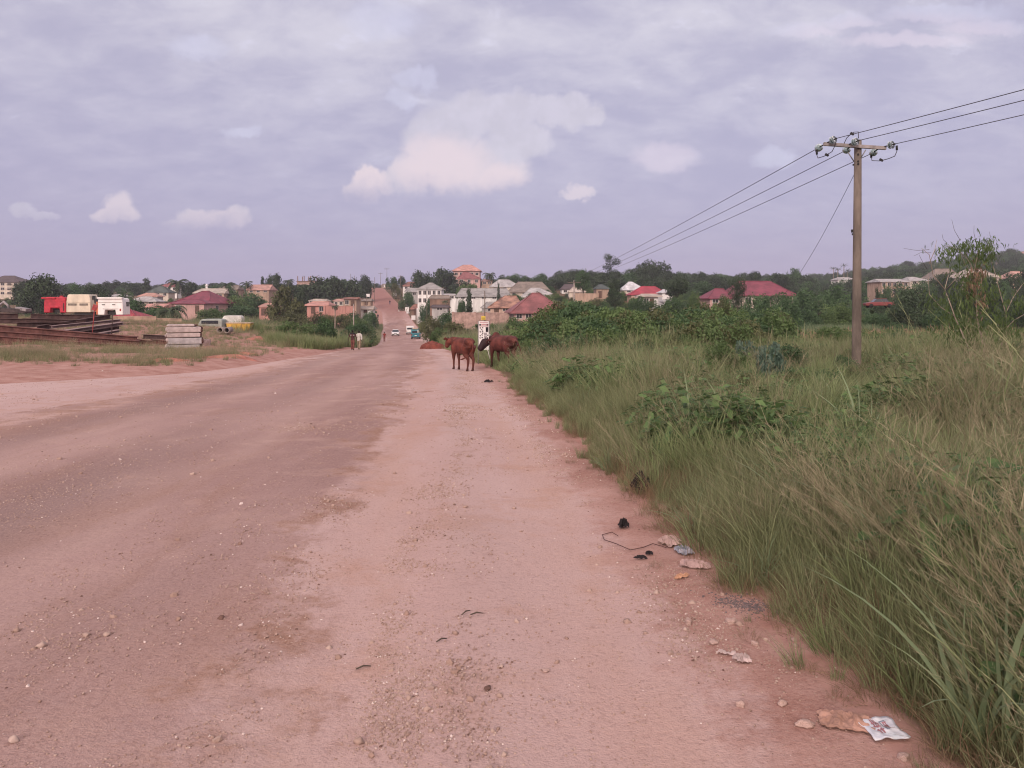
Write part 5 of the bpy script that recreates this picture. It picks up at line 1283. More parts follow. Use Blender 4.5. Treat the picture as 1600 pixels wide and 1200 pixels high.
def minibus(label, px, d, rot, paint, w, h, L, extras):
    """box van seen from behind: rear faces -y"""
    g = G(px, d); t = thing('minibus', label, 'minibus', g, rot)
    MB().prism_x([(-L/2,.35),(-L/2-.03,h*.5),(-L/2+.10,h*.93),(-L/2+.22,h),(L/2-.35,h),(L/2-.02,h*.55),(L/2+.02,.4),(L/2-.1,.28),(-L/2+.1,.28)], -w/2, w/2).build('body', paint, t, bevel=.06)
    MB().box((0, -L/2+.03, h*.73), (w*.78, .12, h*.22)).build('rear_window', GLASS, t)
    for s in (-1, 1):
        MB().box((s*(w/2-.005), 0, h*.73), (.05, L*.72, h*.22)).build('side_window', GLASS, t)
        MB().box((s*(w/2-.12), -L/2-.03, h*.43), (.13, .05, .26)).build('tail_light', LAMP_R, t)
        for y in (-L/2+.7, L/2-.8): wheel(t, s*(w/2-.12), y, .33, .22)
    MB().box((0, -L/2-.06, .42), (w*.96, .14, .16)).build('bumper', BLACK, t, bevel=.02); MB().box((0, -L/2-.045, .72), (.46, .03, .12)).build('plate', PLATE, t)
    return t, L, w, h
def vehicles():
    car(618, 524, 176, R(8))
    teal = mat('paint_teal', (.035, .20, .25), .4, .12, 2, spec=.4); wh = mat('paint_van_white', (.66, .65, .64), .4, .1, 2)
    t, L, w, h = minibus('teal minibus with white boards on its back, driving away down the dip', 650, 152, R(6), teal, 1.8, 1.95, 4.2, 0)
    MB().box((-.12, -L/2+.25, h+.10), (1.1, .5, .22)).build('roof_load', mat('sack', (.44, .36, .27), .9, .2, 6), t, bevel=.05)
    MB().box((.55, -L/2-.06, h*.80), (.42, .05, .52)).build('poster', PLATE, t); MB().box((0, -L/2-.045, h*.52), (w*.9, .03, .05)).build('trim', BLACK, t)
    minibus('white van ahead of the teal minibus', 640.5, 186, R(8), wh, 1.75, 1.95, 4.3, 0)
    # red car half hidden by the bushes at the right
    g = G(1373, 116); t = thing('car', 'red car half hidden in the bushes right of the utility pole', 'car', g, R(-8))
    red = mat('paint_red_car', (.20, .045, .045), .45, .15, 2, spec=.4)
    z0 = EYE+(HY-480)/F*116-g.z
    MB().prism([(-2.05,.32),(-2.1,.7),(-1.1,.88),(1.3,.9),(2.05,.78),(2.1,.35)], -.8, .8).build('body', red, t, bevel=.06)
    MB().add([(-1.0,-.72,.87),(1.35,-.72,.87),(1.35,.72,.87),(-1.0,.72,.87),(-.45,-.58,1.36),(.95,-.58,1.36),(.95,.58,1.36),(-.45,.58,1.36)], [(0,3,2,1),(4,5,6,7),(0,1,5,4),(1,2,6,5),(2,3,7,6),(3,0,4,7)]).build('window', GLASS, t)
    MB().box((.25, 0, 1.385), (1.45, 1.2, .06)).build('roof', red, t, bevel=.02)
    for x in (-1.3, 1.3):
        for y in (-.74, .74): MB().tube([(x, y-.1, .3), (x, y+.1, .3)], .3, 16).build('wheel', TYRE, t)
    t.location.z = max(g.z, EYE+(HY-481)/F*116)
    # three cut off truck cabs, backs to us
    def cab(label, px0, px1, yt, yb, paint, tall=False, arch=True, wins=False):
        d = 74; k = d/F; W = (px1-px0)*k; h = (yb-yt)*k; cx = ((px0+px1)/2-800)*k; zb = EYE+(HY-yb)*k
        t = thing('truck_cab', label, 'truck cab', (cx, d+.9, zb), R(7), 'cut off truck cabs on the yard'); D = 1.9
        # body: back wall with an engine arch cut out of its foot
        a = W*.23; ah = h*.30
        prof = [(-W/2,0),(-a,0),(-a*.85,ah),(a*.85,ah),(a,0),(W/2,0),(W/2*.99,h*.62),(W/2*.93,h*.93),(W/2*.82,h),(-W/2*.82,h),(-W/2*.93,h*.93),(-W/2*.99,h*.62)] if arch else [(-W/2,0),(W/2,0),(W/2*.99,h*.62),(W/2*.90,h*.95),(W/2*.82,h),(-W/2*.82,h),(-W/2*.90,h*.95),(-W/2*.99,h*.62)]
        MB().prism(prof, -D/2, D/2).build('body', paint, t, bevel=.06)
        if arch: MB().box((0, -D/2+.5, ah*.42), (a*1.5, .06, ah*.8)).build('engine_tunnel', BLACK, t)
        for s in (-1, 1): MB().box((s*(W/2-.01), .35, h*.63), (.06, .8, h*.26)).build('side_window', GLASS, t)
        MB().box((W/2*.0, D/2+.0, h*.68), (W*.82, .08, h*.30)).build('windscreen', GLASS, t)
        return t, W, h, D
    p_red = mat('cab_red', (.46, .024, .048), .5, .16, 2.5); p_cream = mat('cab_cream', (.66, .58, .46), .6, .12, 1.6, streak=True); p_white = mat('cab_white', (.78, .76, .74), .45, .07, 1.6, streak=True)
    t, W, h, D = cab('red truck cab, leftmost of the three cut off cabs', 68, 100.5, 464, 488.5, p_red)
    MB().box((-W/2*.55, -D/2+.1, h*.93), (W*.62, .5, .14)).build('visor', p_red, t, bevel=.03); MB().box((.1, -D/2-.015, h*.52), (W*.5, .03, .04)).build('seam', p_red, t)
    MB().box((W*.1, 0, h+.06), (.25, .25, .14)).build('roof_vent', p_red, t)
    MB().box((0, -D/2-.012, h*.72), (W*.9, .03, .035)).build('seam', p_red, t); MB().box((W*.40, -D/2-.02, h*.35), (.05, .05, h*.5)).build('grab_rail', BLACK, t)
    t, W, h, D = cab('tall cream sleeper truck cab with two slit windows in its back, middle of the three', 103, 139, 460, 488, p_cream, arch=False)
    for s in (-.25, .22): MB().box((s*W, -D/2-.01, h*.44), (W*.34, .05, .20)).build('rear_window', mat('dusty_glass', (.20, .17, .14), .4, .2, 4), t)
    MB().box((0, -D/2-.012, h*.57), (W*.99, .04, .05)).build('trim', p_cream, t); MB().box((W/2+.02, -.2, h*.82), (.06, .6, h*.22)).build('quarter_window', GLASS, t)
    MB().box((W*.15, -.1, -.16), (W*.7, 1.2, .3)).build('chassis_rail', BLACK, t)
    t, W, h, D = cab('white truck cab with an arched engine cut out, rightmost of the three', 151.5, 189.5, 465.5, 492, p_white)
    for s in (-.26, .14): MB().box((s*W, -D/2-.01, h*.60), (W*.12, .04, .07)).build('vent', BLACK, t)
    MB().box((0, -D/2-.012, h*.74), (W*.92, .03, .03)).build('seam', mat('grime', (.40, .36, .33), .8), t); MB().box((W*.40, -D/2-.02, h*.30), (.10, .05, .22)).build('tail_lamp', LAMP_R, t); MB().box((W*.02, -D/2-.015, h*.36), (W*.62, .03, .03)).build('seam', mat('grime', (.40, .36, .33), .8), t)
    MB().box((-W/2-.02, -D/2+.16, h*.40), (.16, .35, h*.75)).build('corner_panel', mat('orange_panel', (.55, .16, .07), .6, .2, 3), t)
    MB().box((0, -D/2+.1, h-.02), (W*.97, .5, .16)).build('visor', p_white, t, bevel=.04)
    # parked things at the far side of the yard
    d = 86; g = G(350, d); g.z = EYE+(HY-514)/F*d
    t = thing('truck', 'white parked lorry half hidden behind the scrap yard', 'truck', g, R(8))
    MB().box((0, .8, .5), (3.0, 4.6, .35)).build('bed', mat('truck_bed', (.17, .15, .14), .8, .2, 2), t)
    MB().prism([(-2.4,.3),(-2.4,1.25),(-2.2,1.5),(-.6,1.5),(-.35,1.3),(-.35,.3)], -.8, .9).build('cab', mat('dusty_white', (.62, .60, .56), .6, .1, 2), t, bevel=.06); t.children[-1].location.x = 2.4
    for x in (-1.1, .9): MB().tube([(x, -1.6, .1), (x, -1.3, .1)], .42, 18).build('wheel', TYRE, t)
    d = 84; g = G(332, d); g.z = EYE+(HY-517)/F*d
    t = thing('van', 'dusty pale green van beside the parked lorry', 'van', g, R(10))
    pg = mat('pale_green', (.33, .36, .33), .6, .15, 2)
    MB().prism([(-1.15,.3),(-1.2,.75),(-.95,1.22),(-.8,1.3),(1.1,1.3),(1.25,1.2),(1.25,.3)], -1.4, 1.4).build('body', pg, t, bevel=.06)
    MB().box((0, -1.41, .98), (1.7, .05, .34)).build('window', GLASS, t)
    for x in (-.75, .8): MB().tube([(x, -1.45, .22), (x, -1.2, .22)], .28, 16).build('wheel', TYRE, t)
    d = 80; g = G(375, d); g.z = EYE+(HY-517)/F*d
    t = thing('container', 'yellow and orange skip container behind the green bush', 'container', g, R(6))
    ye = mat('paint_yellow', (.60, .36, .06), .6, .2, 2)
    MB().prism([(-1.05,0),(1.05,0),(1.2,.55),(1.2,.8),(-1.2,.8),(-1.15,.5)], -.8, .8).build('body', ye, t, bevel=.03)
    for x in (-.7, -.2, .3, .8): MB().box((x, -.82, .38), (.07, .06, .7)).build('rib', ye, t)
    MB().box((0, 0, .84), (2.5, 1.7, .08)).build('lid', mat('tan_lid', (.55, .42, .30), .7, .2, 2), t)
    # drain pipes, mouths to us
    for i, px in enumerate((343.5, 354)):
        d = 66; g = G(px, d); g.z = EYE+(HY-521)/F*d
        t = thing('pipe', ('left' if i == 0 else 'right')+' one of two concrete pipes with dark open mouths', 'pipe', g, R(10), 'concrete pipes in the yard')
        n = 20; V = []; Fq = []
        for (y, r) in ((0, .19), (0, .26), (1.8, .26), (1.8, .19)): V += [(r*math.cos(2*PI*q/n), y, .27+r*math.sin(2*PI*q/n)) for q in range(n)]
        for a in range(4):
            b = (a+1) % 4
            for q in range(n): Fq.append((a*n+q, a*n+(q+1) % n, b*n+(q+1) % n, b*n+q))
        MB().add(V, Fq, True).build('barrel', mat('concrete_pipe', (.32, .27, .25), .9, .2, 3), t)
        MB().tube([(0, 1.2, .27), (0, 1.22, .27)], .185, 16).build('bore_shade_disc', BLACK, t)  # black disc set inside the open bore to paint its shade
    # grey wreck at the left edge
    d = 60; g = P(6, 488, d); t = thing('scrap_heap', 'heap of bent pale metal scrap at the left edge of the yard', 'scrap', g, 0)
    sm = mat('scrap_metal', (.30, .27, .28), .6, .3, 4); dk = mat('scrap_dark', (.07, .055, .055), .8, .3, 4)
    MB().tube([(-.7, 0, .1), (-.35, 0, .55), (.0, 0, .8), (.3, 0, .55), (.4, 0, .2)], [.05, .09, .12, .09, .05], 8).build('bent_sheet', sm, t)
    MB().box((.3, .4, .15), (2.6, 1.2, .35), rz=.2, ry=.05).build('engine_block', dk, t, bevel=.04); MB().box((1.4, .2, .25), (1.1, .5, .2), rz=-.3, ry=.15).build('plate_scrap', sm, t)
    MB().tube([(-1.2, 0, .3), (-.3, .2, .85), (.2, .2, 1.0)], .03, 6).build('rod', dk, t)

# ------------------------------------------------------------------ scrap yard: beams and slabs
def ibeam(label, a, b, h, wd, m, roll=0):
    """H section between two points a, b (tops)"""
    a, b = Vector(a), Vector(b); L = (b-a).length; dirv = (b-a).normalized()
    t = bpy.data.objects.new('steel_beam', None)
    tk = h*.10; mb = MB()
    # one clean I profile: y across, z up, swept along x
    y, z = wd/2, h/2
    prof = [(-y,-z),(y,-z),(y,-z+tk),(tk*.6,-z+tk),(tk*.6,z-tk),(y,z-tk),(y,z),(-y,z),(-y,z-tk),(-tk*.6,z-tk),(-tk*.6,-z+tk),(-y,-z+tk)]
    mb.prism_x(prof, -L/2, L/2)
    o = mb.build('steel_beam', m); o.location = (a+b)/2; o.rotation_mode = 'QUATERNION'
    X = dirv; Yv = Vector((0, 0, 1)).cross(X).normalized(); Zv = X.cross(Yv)
    M = Matrix((X, Yv, Zv)).transposed()
    if roll: M = M @ Matrix.Rotation(roll, 3, 'X')
    o.rotation_quaternion = M.to_quaternion()
    return tag(o, label, 'steel beam', 'steel beams piled in the scrap yard')
def yard():
    bpy.data.objects
    rust = mat('rust', (.165, .070, .060), .9, .3, 2.2); rustd = mat('rust_dark', (.085, .050, .047), .9, .3, 2.2); pale = mat('rust_pale', (.285, .20, .195), .8, .25, 1.6)
    B = ibeam
    B('long rusty red beam, lowest at the front of the pile', P(-60, 527, 43), P(205, 545, 44.5), .44, .34, rust)
    B('long rusty red beam second from the ground at the front', P(-60, 519, 43.6), P(218, 538, 45), .44, .34, rust)
    B('long rusty red beam topmost of the front row', P(-40, 510.5, 44.4), P(214, 531.5, 45.6), .44, .34, rust)
    B('rusty beam end pushed past the others towards the slabs', P(170, 530, 46), P(238, 536, 46.2), .30, .26, rust)
    B('short dark rusty beam just left of the slab stack', P(224, 526, 48), P(262, 527.5, 48), .26, .24, rustd)
    B('short rusty beam low behind the front row beside the slabs', P(236, 533, 47), P(264, 536, 47), .26, .24, rust)
    B('dark beam with a pale top edge lying level below the red cab', P(36, 501.5, 50), P(134, 504, 51), .36, .28, rustd)
    B('dark beam above it reaching towards the cream cab', P(48, 494, 53), P(152, 496, 54), .32, .28, rustd)
    B('dark beam at the far left end of the pile', P(-50, 492.5, 52), P(28, 494, 53), .36, .3, rustd)
    B('dark beam under the far left one', P(-60, 500, 50), P(40, 502, 51), .34, .3, rustd)
    B('thick dark beam bridging the middle of the pile', P(26, 507.5, 48), P(120, 506.5, 50), .3, .3, rustd)
    B('slanting dark beam rising to the right under the white cab', P(58, 513, 48), P(172, 494.5, 54), .30, .26, rustd)
    B('pale slanting beam on top of the heap', P(80, 511, 46.8), P(188, 500.5, 51), .16, .36, pale)
    B('wide pale slanting beam in front of the other pale one', P(98, 518.5, 46), P(192, 505, 50), .18, .5, pale)
    B('dark slanting beam under the pale ones', P(110, 522.5, 46), P(186, 512, 49.5), .22, .36, rustd)
    B('short pale offcut poking out under the slanting beams', P(158, 521.5, 47), P(186, 516.5, 49), .14, .4, pale)
    # two stakes
    for (px0, yb, px1, yt, m, lab, d, head) in ((143.5, 520, 148, 478, mat('red_stake', (.36, .06, .06), .7, .2, 6), 'leaning red stake with a red plate on top', 45.5, True), (174, 522, 176, 492, rustd, 'dark upright stake right of the red one', 46, False)):
        a = P(px0, yb, d); a.z -= .1; b = P(px1, yt, d); t = thing('stake', lab, 'stake', a)
        MB().tube([(0, 0, -.3), b-a], .028, 8).build('post', m, t)
        if head: MB().box(b-a+Vector((.02, -.03, -.1)), (.26, .05, .34), rz=.2, ry=.35).build('plate', m, t)
    # stacked slabs with rough ends, dirt and shade both in their dark colour
    con = mat('slab', (.47, .39, .375), .9, .18, 3, bump=.4, bscale=8); conb = mat('slab_blue', (.40, .375, .385), .9, .18, 3, bump=.4, bscale=8); dirt_shade = mat('slab_end_dirt_shade', (.13, .07, .06), .95, .4, 6, bump=.8, bscale=10)
    d = 44; k = d/F; rz = R(24); rs = random.Random(3)
    lv = [(548, 538.5, conb, 'bluish grey concrete slab at the bottom of the stack'), (538, 528, conb, 'second slab from the bottom of the stack, stained bluish grey'), (527, 520.5, con, 'second slab from the top, pale pink with chipped corners'), (519.5, 511, con, 'topmost pale pink slab of the stack with chipped edges'), (510.5, 507, con, 'thin broken slab lying crooked on the stack')]
    c0 = P(281, 530, d)
    for i, (yb, yt, m, lab) in enumerate(lv):
        zb = EYE+(HY-yb)*k; h = (yb-yt)*k*.97; W = 1.78-(.4 if i == 4 else 0); D = .95
        t = thing('concrete_slab', lab, 'concrete slab', (c0.x+rs.uniform(-.06, .06)-.1*(i == 4), c0.y+.5, zb), rz+rs.uniform(-.07, .07), 'concrete slabs stacked beside the beams')
        MB().box((0, 0, h/2), (W, D, h)).build('body', m, t, bevel=.035)
        e = MB()
        for q in range(7): e.ball((W/2-.02+rs.uniform(0, .09), -D/2+D*(q+.5)/7, h*rs.uniform(.3, .7)), (rs.uniform(.06, .13), rs.uniform(.06, .1), h*rs.uniform(.3, .52)), 8, 6)
        e.build('crumbled_end', dirt_shade, t)
        e = MB()
        for q in range(4): e.ball((-W/2+rs.uniform(-.05, .04), -D/2+D*(q+.4)/4, h*rs.uniform(.3, .7)), (rs.uniform(.05, .1), rs.uniform(.06, .12), h*rs.uniform(.25, .45)), 8, 6)
        e.build('chipped_edge', con, t)
    # boulder by the stack
    g = G(318, 45); o = bpy.data.objects.new('boulder', rock_mesh(np.random.RandomState(4), mat('boulder_stone', (.42, .31, .28), .9, .2, 3), 3)); COL.objects.link(o)
    o.location = (g.x, g.y, EYE+(HY-541)/F*45); o.scale = (.36, .4, .62); tag(o, 'rounded pale boulder leaning at the right end of the slab stack', 'boulder')

# ------------------------------------------------------------------ earth heaps
def heap(label, px, yb, yt, wpx, d, m, seed, skew=0, depth=.7, name='earth_heap', zbase=None):
    g = G(px, d); k = d/F; W = wpx*k/2; zt = EYE+(HY-yt)*k; zb = zbase if zbase is not None else g.z-.05; h = max(zt-zb, .2)
    n = 56; u = np.linspace(-1.15, 1.15, n); A, Bq = np.meshgrid(u, u); r = np.hypot(A-skew*(1-np.hypot(A, Bq)), Bq)
    f = np.clip(1-r, 0, 1)**.85; f = f/(f+.08)*1.05*np.clip(1-r*.55, 0, 1)*np.clip((1.02-r)*6, 0, 1)
    nzs = fbm(A*3+seed*7, Bq*3+seed, 5)-.5; nz2 = fbm(A*9+seed, Bq*9, 4)-.5
    Zz = h*(f*(1+nzs*.7)+nz2*.14*np.clip(f*3, 0, 1))
    xs = A*W; ys = Bq*W*depth
    gb = gz((xs+g.x).ravel(), (ys+g.y).ravel()).reshape(xs.shape)
    Zz = np.maximum(Zz, 0)+gb-g.z-.06
    o = np_obj(name, np.stack([xs, ys, Zz], -1).reshape(-1, 3), grid_faces(n, n), m, True); o.location = g
    return tag(o, label, 'earth heap')
def heaps():
    m1 = mat('heap_dark_red', (.19, .052, .038), .95, .25, 3, bump=.8, bscale=12); m2 = mat('heap_pink', (.40, .17, .13), .95, .2, 2, bump=.8, bscale=8)
    heap('dark red laterite heap dumped on the right edge of the road', 677, 541, 531.5, 44, 71, m1, 2, -.15)
    heap('second dark red laterite heap half hidden behind the young cow', 722, 541, 528.5, 46, 73, m1, 5, .2)
    heap('pinkish red earth heap below the bright green bush on the left verge', 412, 545, 527, 62, 62, m2, 3, -.2)
    heap('low pink earth bank beside the boulder on the left verge', 350, 556, 545, 80, 47, m2, 7, .3, .5)

    heap('crumbly red earth bank at the road edge below the slab stack', 345, 574, 561, 130, 34, m2, 11, .2, .35)
    heap('small red earth hump on the bank right of the crumbly one', 385, 566, 555, 46, 38, m2, 13, -.2, .6)
    heap('low red earth hump on the bank left of the crumbly one', 255, 580, 571, 90, 31, m2, 17, .1, .4)

# ------------------------------------------------------------------ utility pole and wires
WOOD = mat('pole_wood', (.18, .145, .122), .85, .25, 2.5, streak=True, bump=.4, bscale=12); STEEL = mat('galvanised', (.26, .25, .25), .6, .2, 6, metal=.3)
WIRE = mat('wire', (.055, .05, .06), .6, .1, 3)
def catenary(a, b, sag, n=40):
    a, b = Vector(a), Vector(b); return [a.lerp(b, i/n)-Vector((0, 0, 4*sag*(i/n)*(1-i/n))) for i in range(n+1)]
def wire(label, a, b, sag, r=.011, n=40):
    m = MB().tube([p-Vector(a) for p in catenary(a, b, sag, n)], r, 6); o = m.build('power_line', WIRE); o.location = a
    return tag(o, label, 'wire', 'overhead power lines')
def pole():
    d = 25.0; g = G(1338, d); base = Vector((g.x, d, g.z)); top = P(1340.5, 219, d)
    t = thing('utility_pole', 'tall wooden utility pole with crossarm and glass disc insulators in the grass', 'utility pole', base)
    q = lambda px, py, dd=0: P(px, py, d+dd)-base
    tp = top-base
    MB().tube([(0, 0, -.6), (0, 0, 0), tp*.33, tp*.66, tp], [.150, .148, .138, .126, .112], 20).build('post', WOOD, t)
    a, b = q(1287, 225, -.16), q(1384, 231.5, -.16); L = (b-a).length
    arm = MB().box((0, 0, 0), (L, .10, .105)).build('crossarm', mat('crossarm_wood', (.30, .265, .26), .8, .2, 4, bump=.2, bscale=20), t)
    arm.location = (a+b)/2; arm.rotation_euler = (0, math.atan2(-(b-a).z, (b-a).x)*1, 0)
    for (x0, y0, x1, y1) in ((1325, 238, 1334.5, 252.5), (1353, 234, 1345.5, 246)):
        MB().tube([q(x0, y0, -.17), q(x1, y1, -.11)], .018, 6).build('brace', STEEL, t)
    bl = MB()
    for (x, y) in ((1341, 241), (1341, 252), (1341, 256), (1333.5, 257.5)): bl.box(q(x, y, -.13), (.04, .05, .05))
    bl.build('bolt', BLACK, t); MB().box(q(1331.5, 361, -.13), (.05, .06, .10)).build('step_bolt', BLACK, t); MB().box(q(1332, 366, -.13), (.03, .05, .06)).build('step_bolt', BLACK, t)
    glassm, nt, bs = new_mat('insulator_glass'); bs.inputs['Base Color'].default_value = (.36, .46, .48, 1); bs.inputs['Roughness'].default_value = .08
    bs.inputs['Transmission Weight'].default_value = .55; bs.inputs['IOR'].default_value = 1.35
    def insul(x, y, ax, ay, far, dd):
        """disc pair strung between arm point (ax,ay) and wire clamp (x,y)"""
        p, s = q(x, y, dd), q(ax, ay, -.16); v = (p-s).normalized()
        r = MB().tube([s, p, p+v*.10], [.018, .022, .03], 8).build('insulator', BLACK, t)
        c = s.lerp(p, .70)
        for j, w in ((0, .125), (.085, .13)):
            cc = c+v*j; m = MB().tube([cc-v*.045, cc-v*.02, cc+v*.012, cc+v*.02], [.04, w*.75, w, w*.9], 20); ob = m.build('glass_disc', glassm, r)
            rr = MB()
            for rad in (.55, .8):
                pts = []; e1 = v.cross(Vector((0, 0, 1))).normalized(); e2 = v.cross(e1)
                for z in range(17): pts.append(cc+v*.026+(e1*math.cos(z*PI/8)+e2*math.sin(z*PI/8))*w*rad)
                rr.tube(pts, .005, 5)
            rr.build('glass_rib', BLACK, r)
        return base+p+v*.1
    # near set goes on to the next pole behind us at the right, far set down to the valley
    n1 = insul(1303, 218, 1291, 223.5, 0, -.42); n2 = insul(1338, 221, 1325, 226, 0, -.48); n3 = insul(1394, 226, 1380, 229.5, 0, -.42)
    f1 = insul(1277, 232, 1289, 225, 1, .45); f2 = insul(1321, 235, 1330, 228.5, 1, .42); f3 = insul(1363, 239, 1372, 233, 1, .45)
    def jump(pts, clip): 
        MB().tube([q(x, y, dd) for (x, y, dd) in pts], .0125, 6).build('jumper_cable', WIRE, t)
        MB().box(q(*clip), (.12, .06, .06), ry=.5).build('clamp', BLACK, t)
    jump([(1274, 235, .4), (1276, 241, .35), (1278, 247, .2), (1288, 244, 0), (1300, 237, -.25), (1304, 229, -.35), (1306, 222, -.45)], (1292, 242, -.05))
    jump([(1319.5, 237, .4), (1319.5, 223, .3), (1323, 215.5, 0), (1329, 210, -.2), (1334, 206.5, -.3), (1341, 206, -.35), (1341.5, 216, -.45)], (1331.5, 209, -.25))
    jump([(1361, 243, .4), (1362.5, 251, .2), (1375, 251.5, 0), (1388, 248, -.2), (1398, 244, -.35), (1401.5, 236, -.42), (1401, 228, -.45)], (1377, 250, 0))
    for (x, y, dd) in ((1276, 238, .36), (1361, 243, .38), (1401, 231, -.44)): MB().tube([q(x, y-3.5, dd), q(x+.4, y+3.5, dd)], .035, 8).build('connector', BLACK, t)
    # next pole behind us, outside the view; only its spans show
    E = [Vector((21.3, -12, 6.75)), Vector((22.2, -12.2, 6.65)), Vector((23.2, -12.4, 6.6))]
    for p, e, lab in zip((n1, n2, n3), E, ('upper power line running off the top right corner', 'middle power line running off to the right', 'lowest power line running off to the right')):
        # aim each span through the sight line where it leaves the frame
        wire(lab, p, e, .25)
    # far pole
    dF = 128; gF = G(897, dF); tF = P(897, 438, dF)
    t2 = thing('utility_pole', 'distant pale utility pole at the far end of the wires', 'utility pole', gF); hF = tF.z-gF.z
    MB().tube([(0, 0, -.5), (0, 0, hF)], [.15, .11], 10).build('post', mat('pole_pale', (.36, .31, .28), .85, .2, 3), t2); MB().box((0, -.15, hF-.35), (2.2, .1, .1)).build('crossarm', WOOD, t2)
    for x in (-1, 0, 1): MB().tube([(x, -.15, hF-.3), (x, -.15, hF-.05)], .06, 8).build('insulator', BLACK, t2)
    for p, x, lab in zip((f1, f2, f3), (-1, 0, 1), ('left power line stretching down to the valley', 'middle power line stretching down to the valley', 'right power line stretching down to the valley')):
        wire(lab, p, (gF.x+x, dF-.15, tF.z-.05), .30, .0115, 60)
    # thin stay wire
    a = base+q(1334, 274); gA = G(1190, 64); b = P(1187, 484, 64)
    o = MB().tube([p-a for p in catenary(a, b, 1.15, 30)], .008, 6).build('stay_wire', WIRE); o.location = a; tag(o, 'thin slack stay wire dropping left from the wooden pole into the bushes', 'wire')
    # small far poles along the hill road
    for (px, yb, yt, d, lab, arm) in ((604.5, 448, 419, 400, 'tall crossarm pole on the crest of the hill road', 1), (594.5, 449, 426, 462, 'shorter skyline pole left of the tall crossarm pole', 1), (585.5, 450, 433, 322, 'thin bare pole beside the round mango tree', 0), (626, 456, 430, 330, 'pole beside the brown roofed hill house', 1),
                              (563.5, 492, 466, 190, 'grey pole standing before the market shack', 0), (757.5, 490, 455, 121, 'wooden pole in front of the brownish compound wall', 0), (552.5, 512, 476, 120, 'thin pale lamp pole behind the walkers', 0), (573, 484, 462, 215, 'second grey pole above the market shack', 0), (548, 440, 428, 360, 'thin mast poking out of the dark mango thicket', 0), (554, 440, 431, 365, 'shorter mast right of the thicket mast', 0), (667, 474, 450, 215, 'grey pole in front of the columned house', 0)):
        g = G(px, d); k = d/F; h = EYE+(HY-yt)*k-g.z; t = thing('utility_pole' if arm else 'pole', lab, 'pole', g, 0, 'poles along the hill road' if arm else None)
        r = max(.10, .28*k); MB().tube([(0, 0, -.5), (0, 0, h)], [r, r*.8], 8).build('post', WOOD if px != 552.5 else mat('pole_pale', (.36, .31, .28)), t)
        if arm: MB().box((0, -.15, h-.4), (2.6, .14, .16)).build('crossarm', WOOD, t)
        else: MB().tube([(0, 0, h), (0, 0, h+.12)], [r*1.05, r*.3], 8).build('cap', STEEL, t)

